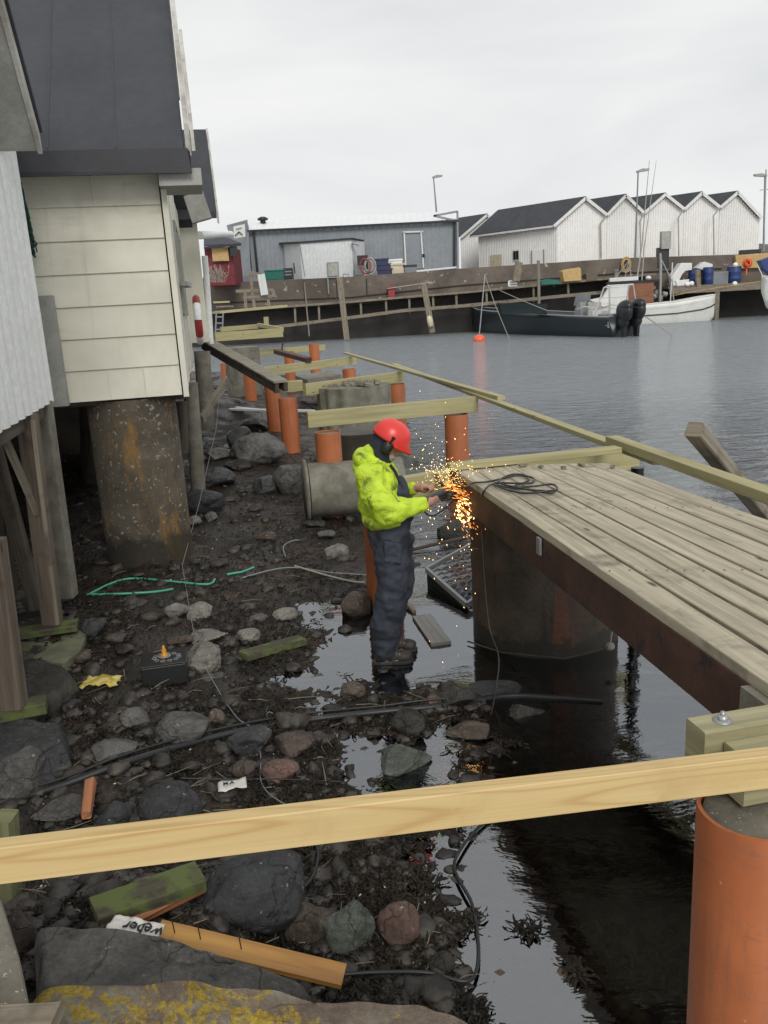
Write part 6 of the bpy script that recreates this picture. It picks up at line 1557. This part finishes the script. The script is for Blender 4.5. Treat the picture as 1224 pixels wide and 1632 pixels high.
q = at(972,1030,z=.15); t = empty('tied_float', q, 'small pale float tied to the pier at the waterline', 'float'); MB().ell(q, .035, .035, .03, 12, 8).build('float_ball', M['rope'], t); MB().tube([q, q+Vector((.02,.02,.1))], .006, 6).build('rope', M['rope'], t)
tag(MB().tube([at(745,1022,z=.02), at(800,1040,z=.02), at(900,1050,Y=5.0), at(968,1032,Y=5.1)], .006, 6).build('old_rope', M['darkwood']), 'old rope slung round the foot of the dark pier', 'rope')

# ================================================================== the worker
def wp(px, py, Y_=5.70): return at(px, py, Y=Y_)
def cap(mb, chain, seg=16):
    """chain of (point, radius) joined by tapered capsules"""
    for (p0, r0), (p1, r1) in zip(chain[:-1], chain[1:]):
        mb.tube([p0, p1], [r0, r1], seg)
    for p0, r0 in chain: mb.ell(p0, r0, r0, r0, seg, 10)
def remesh(mb, name, mt, parent, vox, smooth=4, fold=None):
    me = bpy.data.meshes.new(name); me.from_pydata([tuple(v) for v in mb.v], [], mb.f)
    bm = bmesh.new(); bm.from_mesh(me); bmesh.ops.remove_doubles(bm, verts=bm.verts, dist=1e-5); bmesh.ops.recalc_face_normals(bm, faces=bm.faces); bm.to_mesh(me); bm.free()
    tmp = bpy.data.objects.new('tmp', me); COL.objects.link(tmp)
    m = tmp.modifiers.new('r', 'REMESH'); m.mode = 'VOXEL'; m.voxel_size = vox
    sm_ = tmp.modifiers.new('s', 'SMOOTH'); sm_.factor = .5; sm_.iterations = smooth
    dg = bpy.context.evaluated_depsgraph_get(); me2 = bpy.data.meshes.new_from_object(tmp.evaluated_get(dg)); bpy.data.objects.remove(tmp)
    o0 = ORG[parent]; me2.name = name
    nr_ = [v.normal.copy() for v in me2.vertices]
    for v, n_ in zip(me2.vertices, nr_):
        if fold: v.co = v.co + n_*fold(v.co)
        v.co = v.co - o0
    me2.polygons.foreach_set('use_smooth', [True]*len(me2.polygons)); me2.materials.clear(); me2.materials.append(M[mt])
    ob = bpy.data.objects.new(name, me2); COL.objects.link(ob); ob.parent = parent; ORG[ob] = o0; return ob
m, t_, b, o = newmat('hivis'); v = coords(t_, rnd=False)
c = ramp(t_, noi(t_, v, 7, 5, .6), [(.3, (.40, .56, .025)), (.6, (.58, .77, .04))])
c = mixc(t_, ramp(t_, noi(t_, v, 8.5, 5, .65, .4), [(.54, 0), (.66, .85)]), c, (.05, .06, .02))
t_.links.new(c, b.inputs['Base Color']); b.inputs['Roughness'].default_value = .6; bump(t_, b, noi(t_, v, 16, 6, .65, 1.0), .7, .02); M['hivis'] = m
M['overall'] = mat('navy_overall', (.050, .058, .080), (.020, .025, .036), .75, 7, .5, 26, spots=(.06, .058, .052), spotscale=6, spotth=.62)
M['skin'] = mat('skin', (.50, .27, .19), (.40, .20, .14), .55, 14)
M['helmet'] = plain('red_helmet', (.72, .045, .035), .3, var=.05)
M['hoodfab'] = mat('dark_hood', (.025, .03, .045), (.012, .015, .022), .85, 20, .4, 60)
M['boot'] = mat('muddy_boots', (.06, .05, .042), (.02, .017, .014), .6, 16, .5, 50)
base = wp(622, 1052, 5.70); base.z = -.01
Wk = empty('person', base, 'worker in red helmet, dirty yellow jacket and navy overalls, head bowed over a grinder', 'person')
HC = wp(621, 703); q35 = Matrix.Rotation(R(33), 3, 'Y')
def hp(x, y, z): return HC + q35 @ Vector((x, y, z))
body = MB(); hr = Euler((0, R(33), 0))
body.ell(HC, .094, .075, .115, 20, 14, hr); body.ell(hp(.028, 0, -.065), .062, .052, .060, 16, 10, hr)
body.ell(hp(.100, 0, -.022), .016, .012, .018, 10, 8, hr); body.tube([hp(.082,0,.02), hp(.106,0,-.026)], [.008,.012], 8)
body.ell(hp(.082, 0, .028), .016, .05, .012, 12, 8, hr); body.ell(hp(.082, 0, -.062), .014, .026, .008, 10, 8, hr); body.ell(hp(.075, 0, -.095), .022, .022, .018, 10, 8, hr)
for s in (-1, 1): body.ell(hp(-.01, s*.077, -.01), .018, .010, .030, 10, 8, hr)
cap(body, [(wp(612, 718), .058), (wp(604, 740), .062)])
body.ell(wp(606, 768), .12, .18, .15); body.ell(wp(614, 815), .12, .155, .17); body.ell(wp(618, 855), .12, .165, .12)
for Y1, Y2, Y3, hand in ((5.53, 5.46, 5.53, ((590,756),(621,820),(674,803))), (5.88, 5.93, 5.84, ((602,756),(636,796),(664,777)))):
    cap(body, [(wp(*hand[0], Y1), .058), (wp(*hand[1], Y2), .045), (wp(*hand[2], Y3), .029)])
cap(body, [(wp(622, 862, 5.62), .085), (wp(626, 945, 5.60), .058), (wp(616, 1035, 5.62), .042)])
cap(body, [(wp(626, 862, 5.80), .085), (wp(630, 945, 5.82), .058), (wp(623, 1030, 5.82), .042)])
for (x, y, Yf) in ((616,1044,5.62),(623,1038,5.82)):
    f0 = wp(x, y, Yf); f0.z = .045; cap(body, [(f0+Vector((-.03,0,0)), .04), (f0+Vector((.13,0,-.01)), .033)])
# hands: palm + five fingers bent round the grinder body
GA = wp(683, 797, 5.58); GB = wp(711, 784, 5.78); gd = (GB-GA).normalized()
def hand(wr_, pc_, axis_pt, sgn, spread=.019):
    """wrist, palm centre, nearest point on the tool; fingers curl over the tool body"""
    d = (pc_-wr_).normalized(); side = gd
    body.tube([wr_, pc_], [.028, .036], 12); body.ell(pc_, .042, .030, .036, 12, 8)
    nrm = d.cross(side).normalized()
    for k, ln in enumerate((.030, .033, .031, .025)):
        r0 = pc_ + side*((k-1.5)*spread) + d*.028 + Vector((0, 0, .008))
        p1 = r0 + d*ln*.9 + Vector((0, 0, .012)); p2 = p1 + d*ln*.55 + Vector((0, 0, -.020)); p3 = p2 - d*ln*.35 + Vector((0, 0, -.022))
        cap(body, [(r0, .0105), (p1, .0098), (p2, .0090), (p3, .0080)], 8)
    t0 = pc_ - side*(.034)*sgn + d*.0; cap(body, [(t0, .013), (t0 - side*.016*sgn + d*.028 - Vector((0,0,.010)), .0115), (t0 - side*.004*sgn + d*.055 - Vector((0,0,.018)), .0095)], 8)
hand(wp(674,803,5.53), wp(684,800,5.565), GA, 1); hand(wp(664,777,5.84), wp(676,778,5.80), GB, -1)
remesh(body, 'body', 'skin', Wk, .006, 2)
for s in (-1, 1): MB().ell(hp(.088, s*.030, .008), .009, .012, .009, 10, 8).build('eye', M['trim'], Wk); 
MB().ell(hp(.098, -.030, .007), .003, .005, .005, 8, 6).build('pupil', M['black'], [c for c in Wk.children if c.name.startswith('eye')][0])
MB().ell(hp(.098, .030, .007), .003, .005, .005, 8, 6).build('pupil', M['black'], [c for c in Wk.children if c.name.startswith('eye')][1])
# dark hood / neck warmer
hd = MB(); hd.ell(hp(-.022, 0, .0), .098, .086, .115, 20, 14, hr); cap(hd, [(hp(-.035,0,-.06), .082), (wp(604,728), .085), (wp(602,742), .095)])
remesh(hd, 'balaclava', 'hoodfab', Wk, .008, 3, lambda p: .004*noise.noise(p*28))
bd = MB(); bd.ell(hp(.052, 0, -.088), .045, .050, .040, 14, 10, hr); remesh(bd, 'beard', 'rope', Wk, .007, 2, lambda p: .004*noise.noise(p*60))
# helmet
hm = MB(); prof = [(.128,-.012),(.131,.0),(.129,.02),(.122,.055),(.104,.088),(.075,.112),(.04,.125),(0,.129)]
vs = []; fs = []; seg = 40
for r_, z_ in prof:
    for k in range(seg):
        a_ = 6.28319*k/seg; x_ = math.cos(a_)*r_*1.10; y_ = math.sin(a_)*r_*.90
        if z_ < .01 and math.cos(a_) > .35: x_ += .045*(math.cos(a_)-.35)/.65; 
        dz = -.018 if (z_ < .01 and math.cos(a_) > .3) else 0
        vs.append(hp(x_*.93-.004, y_, z_+.018+dz + (.004 if abs(y_) < .012 and z_ > .05 else 0)))
for i in range(len(prof)-1):
    for k in range(seg): k2 = (k+1) % seg; fs.append((i*seg+k, i*seg+k2, (i+1)*seg+k2, (i+1)*seg+k))
hm.add(vs, fs, None, True); ho = hm.build('helmet', M['helmet'], Wk); sd_ = ho.modifiers.new('solid', 'SOLIDIFY'); sd_.thickness = .005; sd_.offset = 1
for s in (-1, 1):
    MB().ell(hp(-.004, s*.103, -.030), .040, .024, .048, 16, 12, hr).build('ear_muff', M['black'], Wk)
    MB().ell(hp(-.004, s*.120, -.030), .026, .012, .033, 14, 8, hr).build('muff_shell', M['rubber'], Wk)
    MB().tube([hp(-.004, s*.118, -.005), hp(.0, s*.125, .03), hp(.002, s*.122, .055)], [.007,.009,.015], 8).build('muff_arm', M['black'], Wk)
# jacket
def cf(amp, sc, k=1.0): return lambda p: amp*(noise.noise(Vector((p.x*sc, p.y*sc, p.z*sc*k))) + .5*noise.noise(Vector((p.x*sc*2.3, p.y*sc*2.3, p.z*sc*2.3*k+5))) - .35*abs(noise.noise(Vector((p.x*sc*1.3+9, p.y*sc, p.z*sc*1.9*k)))))
jk = MB()
jk.ell(wp(604, 770), .162, .23, .17); jk.ell(wp(608, 798), .170, .215, .165); jk.ell(wp(614, 824), .168, .20, .085); jk.ell(wp(593, 747), .13, .21, .095)
cap(jk, [(wp(590,760,5.50), .098), (wp(598,786,5.455), .097), (wp(619,816,5.44), .093), (wp(645,811,5.475), .080), (wp(672,804,5.53), .058)])
cap(jk, [(wp(600,756,5.90), .085), (wp(634,798,5.95), .072), (wp(657,779,5.865), .048)])
jo = remesh(jk, 'jacket', 'hivis', Wk, .010, 6, cf(.024, 6.5, 1.3))
# cut hole for nothing: chest stays closed; hood behind the neck
hd = MB(); hd.ell(wp(577, 730), .070, .125, .075, 18, 12, Euler((0, R(-25), 0))); hd.ell(wp(588, 722), .045, .12, .06, 16, 10)
for k in range(15):
    a_ = k/15*6.283; c_ = wp(603, 733)+Vector((math.cos(a_)*.088, math.sin(a_)*.108, -.055*math.cos(a_)*1.0 + .0)); hd.ell(c_, .030, .030, .034, 10, 8)
remesh(hd, 'jacket_hood', 'hivis', jo, .009, 4, cf(.010, 9))
for (a_, b2_, r_) in (((668,806,5.525),(675,803,5.535),.056),((655,780,5.87),(661,777,5.855),.051)):
    MB().tube([wp(*a_), wp(*b2_)], [r_*.98, r_*.92], 20).build('cuff', M['hivis'], jo)
st_ = MB(); st_.tube([wp(651,811,5.45), wp(654,822,5.46), wp(660,826,5.5)], .01, 8).build('cuff_strap', M['hoodfab'], jo) if False else None
MB().tube(smooth([wp(622,741,5.60), wp(630,752,5.60), wp(637,768,5.60), wp(642,785,5.60)]), [.010]*19, 8).build('front_flap', M['hoodfab'], jo)
# overalls
ov = MB()
ov.ell(wp(620, 848), .158, .185, .15); ov.ell(wp(610, 862), .115, .165, .10); ov.ell(wp(632, 860), .11, .16, .12)
ov.ell(wp(631, 793), .105, .15, .17); ov.ell(wp(630, 815), .14, .175, .12)
cap(ov, [(wp(620,862,5.63), .132), (wp(626,905,5.61), .132), (wp(623,948,5.60), .120), (wp(615,995,5.61), .112), (wp(613,1030,5.62), .098)])
cap(ov, [(wp(632,862,5.79), .120), (wp(636,905,5.81), .118), (wp(634,948,5.82), .100), (wp(625,990,5.82), .090), (wp(622,1024,5.82), .078)])
oo = remesh(ov, 'overalls', 'overall', Wk, .010, 6, cf(.024, 6, 1.5))
pk_ = MB(); pk_.add([wp(612,862,5.47), wp(640,866,5.47), wp(640,900,5.475), wp(612,896,5.475), wp(612,862,5.49), wp(640,866,5.49), wp(640,900,5.495), wp(612,896,5.495)], [(0,1,2,3),(4,7,6,5),(0,4,5,1),(1,5,6,2),(2,6,7,3),(3,7,4,0)])
remesh(pk_, 'thigh_pocket', 'overall', oo, .008, 2, cf(.01, 14))
# boots
for (x, y, Yf) in ((613,1044,5.62),(622,1040,5.82)):
    f0 = wp(x, y, Yf); f0.z = .03
    bt = MB(); bt.ell(f0+Vector((-.02,0,.05)), .062, .052, .075); bt.ell(f0+Vector((.05,0,.035)), .085, .050, .052); bt.ell(f0+Vector((.135,0,.022)), .070, .052, .044); bt.tube([f0+Vector((-.01,0,.05)), f0+Vector((0,0,.15))], [.058,.06], 14)
    bo = remesh(bt, 'boot', 'boot', Wk, .007, 3, lambda p: .003*noise.noise(p*30))
    so2 = MB(); so2.prism([f0+Vector((x_, y_, -.03)) for x_, y_ in ((-.085,-.035),(-.09,.03),(-.03,.045),(.05,.042),(.14,.054),(.195,.035),(.21,0),(.195,-.035),(.14,-.054),(.05,-.042),(-.03,-.045))], (0, 0, .028)); so2.build('sole', M['rubber'], bo, bev=.005)
    for k in range(4):
        lx = .035+.024*k; MB().tube([f0+Vector((lx,-.040,.066-.006*k)), f0+Vector((lx+.008,-.02,.083-.009*k)), f0+Vector((lx+.012,.02,.083-.009*k))], .0035, 6).build('lace', M['rope'], bo)
# angle grinder
t = empty('angle_grinder', GA, 'black angle grinder held in both the worker\'s hands', 'tool')
gr = MB(); cap(gr, [(GA-gd*.05, .028), (GA+gd*.04, .030), (GB-gd*.01, .036)]); gr.ell(GB, .045, .040, .040)
remesh(gr, 'motor_housing', 'rubber', t, .007, 2)
dz = Vector((.25, -.45, -.85)).normalized(); qd2 = dz.to_track_quat('Z', 'Y').to_euler()
MB().lathe(GB+dz*.045+gd*.02, [(0,0),(.062,0),(.062,.003),(0,.003)], 28, qd2).build('cutting_disc', M['steel'], t)
MB().lathe(GB+dz*.03+gd*.02, [(.02,0),(.068,.0),(.068,.02),(.064,.02),(.064,.004),(.02,.004)], 24, qd2).build('guard', M['black'], t)
MB().tube([GB+Vector((0,.02,.02)), GB+Vector((-.03,.09,.05))], [.014,.012], 10).build('side_handle', M['black'], t)
MB().tube(smooth([GA-gd*.06, wp(676,815,5.52), wp(690,822,5.6), wp(712,808,5.7), wp(726,794,5.8)]), .006, 8).build('lead', M['rubber'], t)

# sparks
def emi(name, col, st):
    m, t_, b, o = newmat(name); t_.nodes.remove(b); e = t_.nodes.new('ShaderNodeEmission'); e.inputs[0].default_value = col+(1,); e.inputs[1].default_value = st; t_.links.new(e.outputs[0], o.inputs[0]); return m
M['spark_hot'] = emi('spark_yellow', (1, .62, .22), 7.0); M['spark_red'] = emi('spark_orange', (1, .30, .05), 4.0)
rs = random.Random(5)
def sparks(name, mt, label, n, gen, parent=None):
    mb = MB()
    for _ in range(n):
        p, d, ln, w_ = gen(); d = d.normalized(); a_ = d.cross(Vector((.3, 1, .2))).normalized()*w_; b_ = d.cross(a_).normalized()*w_
        q0 = p-d*ln/2; q1 = p+d*ln/2
        mb.add([q0, p+a_, p+b_, p-a_, p-b_, q1], [(0,1,2),(0,2,3),(0,3,4),(0,4,1),(5,2,1),(5,3,2),(5,4,3),(5,1,4)])
    return struct(tag(mb.build(name, M[mt]), label, 'sparks'), 'stuff')
SRC = GB+gd*.05
def g1():
    x = rs.gauss(714, 17); y = rs.gauss(763, 13); p = wp(x, y, rs.uniform(5.75, 6.2)); d = p-SRC+Vector((rs.gauss(0,.03), 0, rs.gauss(0,.03))); return p, d, rs.uniform(.005, .014), rs.uniform(.0006, .0014)
def g2():
    a_ = rs.uniform(0, 1); x = 706+48*a_+rs.gauss(0, 5+3*a_); y = 782+62*a_**2+rs.gauss(0, 6+3*a_)-14*math.sin(3.14*a_); p = wp(x, y, rs.uniform(5.7, 6.0)); return p, Vector((1, 0, .9-2.6*a_)), rs.uniform(.014, .040), rs.uniform(.0008, .0016)
def g3():
    y = 805+rs.expovariate(1/55); x = rs.uniform(675, 760)+rs.gauss(0, 8); p = wp(x, y, rs.uniform(5.5, 6.1)); return p, Vector((rs.gauss(0,.15), 0, -1)), rs.uniform(.008, .016), rs.uniform(.0010, .0018)
def g4():
    x = rs.gauss(706, 36); y = 752-rs.expovariate(1/26); p = wp(x, y, rs.uniform(5.5, 6.2)); return p, Vector((rs.gauss(0,.6), 0, 1)), rs.uniform(.005, .010), rs.uniform(.0012, .0020)
def g5():
    a_ = rs.uniform(0, 6.283); p = wp(741+11*math.cos(a_)+rs.gauss(0,3), 815+15*math.sin(a_)+rs.gauss(0,3), rs.uniform(5.7,5.9)); return p, Vector((-math.sin(a_)*.5, 0, -math.cos(a_))), rs.uniform(.010, .022), rs.uniform(.0015, .0026)
sparks('sparks', 'spark_hot', 'dense golden cloud of sparks between grinder and deck corner', 300, g1)
sparks('sparks', 'spark_red', 'orange streaks of sparks curving from the grinder under the deck edge', 210, g2)
sparks('sparks', 'spark_hot', 'bright curled knot of sparks under the deck corner', 80, g5)
sparks('sparks', 'spark_hot', 'falling sparks above the honeycomb grate', 60, g3)
sparks('sparks', 'spark_hot', 'single sparks flying up before the outer orange pile', 85, g4)

# ================================================================== small litter on the beach
tw = MB(); sh_ = MB(); rl = random.Random(11)
n1 = n2 = 0
while n1 < 260:
    px = rl.uniform(60, 760); py = rl.uniform(720, 1560)
    p = at(px, py, z=.08); z = H(p.x, p.y)
    if z < .0: continue
    a_ = rl.uniform(0, 6.28); ln = rl.uniform(.04, .22); r_ = rl.uniform(.0015, .004)
    q0 = Vector((p.x, p.y, z+.012)); q2 = q0+Vector((math.cos(a_)*ln, math.sin(a_)*ln, rl.uniform(-.005, .02))); q1 = q0.lerp(q2, .5)+Vector((rl.uniform(-.02, .02), rl.uniform(-.02, .02), .008))
    tw.tube([q0, q1, q2], [r_, r_*.9, r_*.5], 5); n1 += 1
while n2 < 230:
    px = rl.uniform(60, 960); py = rl.uniform(720, 1600)
    p = at(px, py, z=.08); z = H(p.x, p.y)
    if z < .004: continue
    r_ = rl.uniform(.002, .010); sh_.ell(Vector((p.x, p.y, max(z, 0)+.008)), r_, r_*rl.uniform(.4, 1), r_*.4, 6, 4, Euler((rl.uniform(-.6, .6), rl.uniform(-.6, .6), rl.uniform(0, 3)))); n2 += 1
struct(tag(tw.build('twigs', M['oldwood']), 'thin grey twigs and straws scattered over the beach', 'twigs'), 'stuff')
struct(tag(sh_.build('shell_fragments', M['bluegrey']), 'tiny pale shell fragments scattered over the beach', 'shells'), 'stuff')

# stones and weed lying on the bed of the shallows
sb_ = MB(); n3 = 0; wd_ = MB(); n4 = 0
while n3 < 330:
    p = at(rl.uniform(760, 1110), rl.uniform(1120, 1640), z=-.1); z = H(p.x, p.y)
    if z > -.02: n3 += .2; continue
    r_ = .012+.045*rl.random()**2.5; sb_.ell(Vector((p.x, p.y, z+r_*.1)), r_*rl.uniform(.9, 1.4), r_, r_*.5, 9, 6, Euler((rl.uniform(-.3, .3), rl.uniform(-.3, .3), rl.uniform(0, 3)))); n3 += 1
M['bedstone'] = mat('brown_bed_stones', (.17, .115, .07), (.05, .036, .024), .7, 9, .4, 60)
struct(tag(sb_.build('bed_stones', M['bedstone']), 'brown stones on the bed under the dark shallow water', 'stones'), 'stuff')
while n4 < 900:
    p = at(rl.uniform(740, 1110), rl.uniform(1110, 1640), z=-.1); z = H(p.x, p.y)
    if z > -.02: n4 += .5; continue
    a_ = rl.uniform(0, 6.28); ln = rl.uniform(.03, .09); q0 = Vector((p.x, p.y, z+.01)); q1 = q0+Vector((math.cos(a_)*ln, math.sin(a_)*ln, min(.03, -z*.5)))
    wd_.beam(q0, q1, rl.uniform(.005, .012), .002); n4 += 1
struct(tag(wd_.build('bed_weed', M['bedstone']), 'brown weed on the bed under the dark shallow water', 'seaweed'), 'stuff')
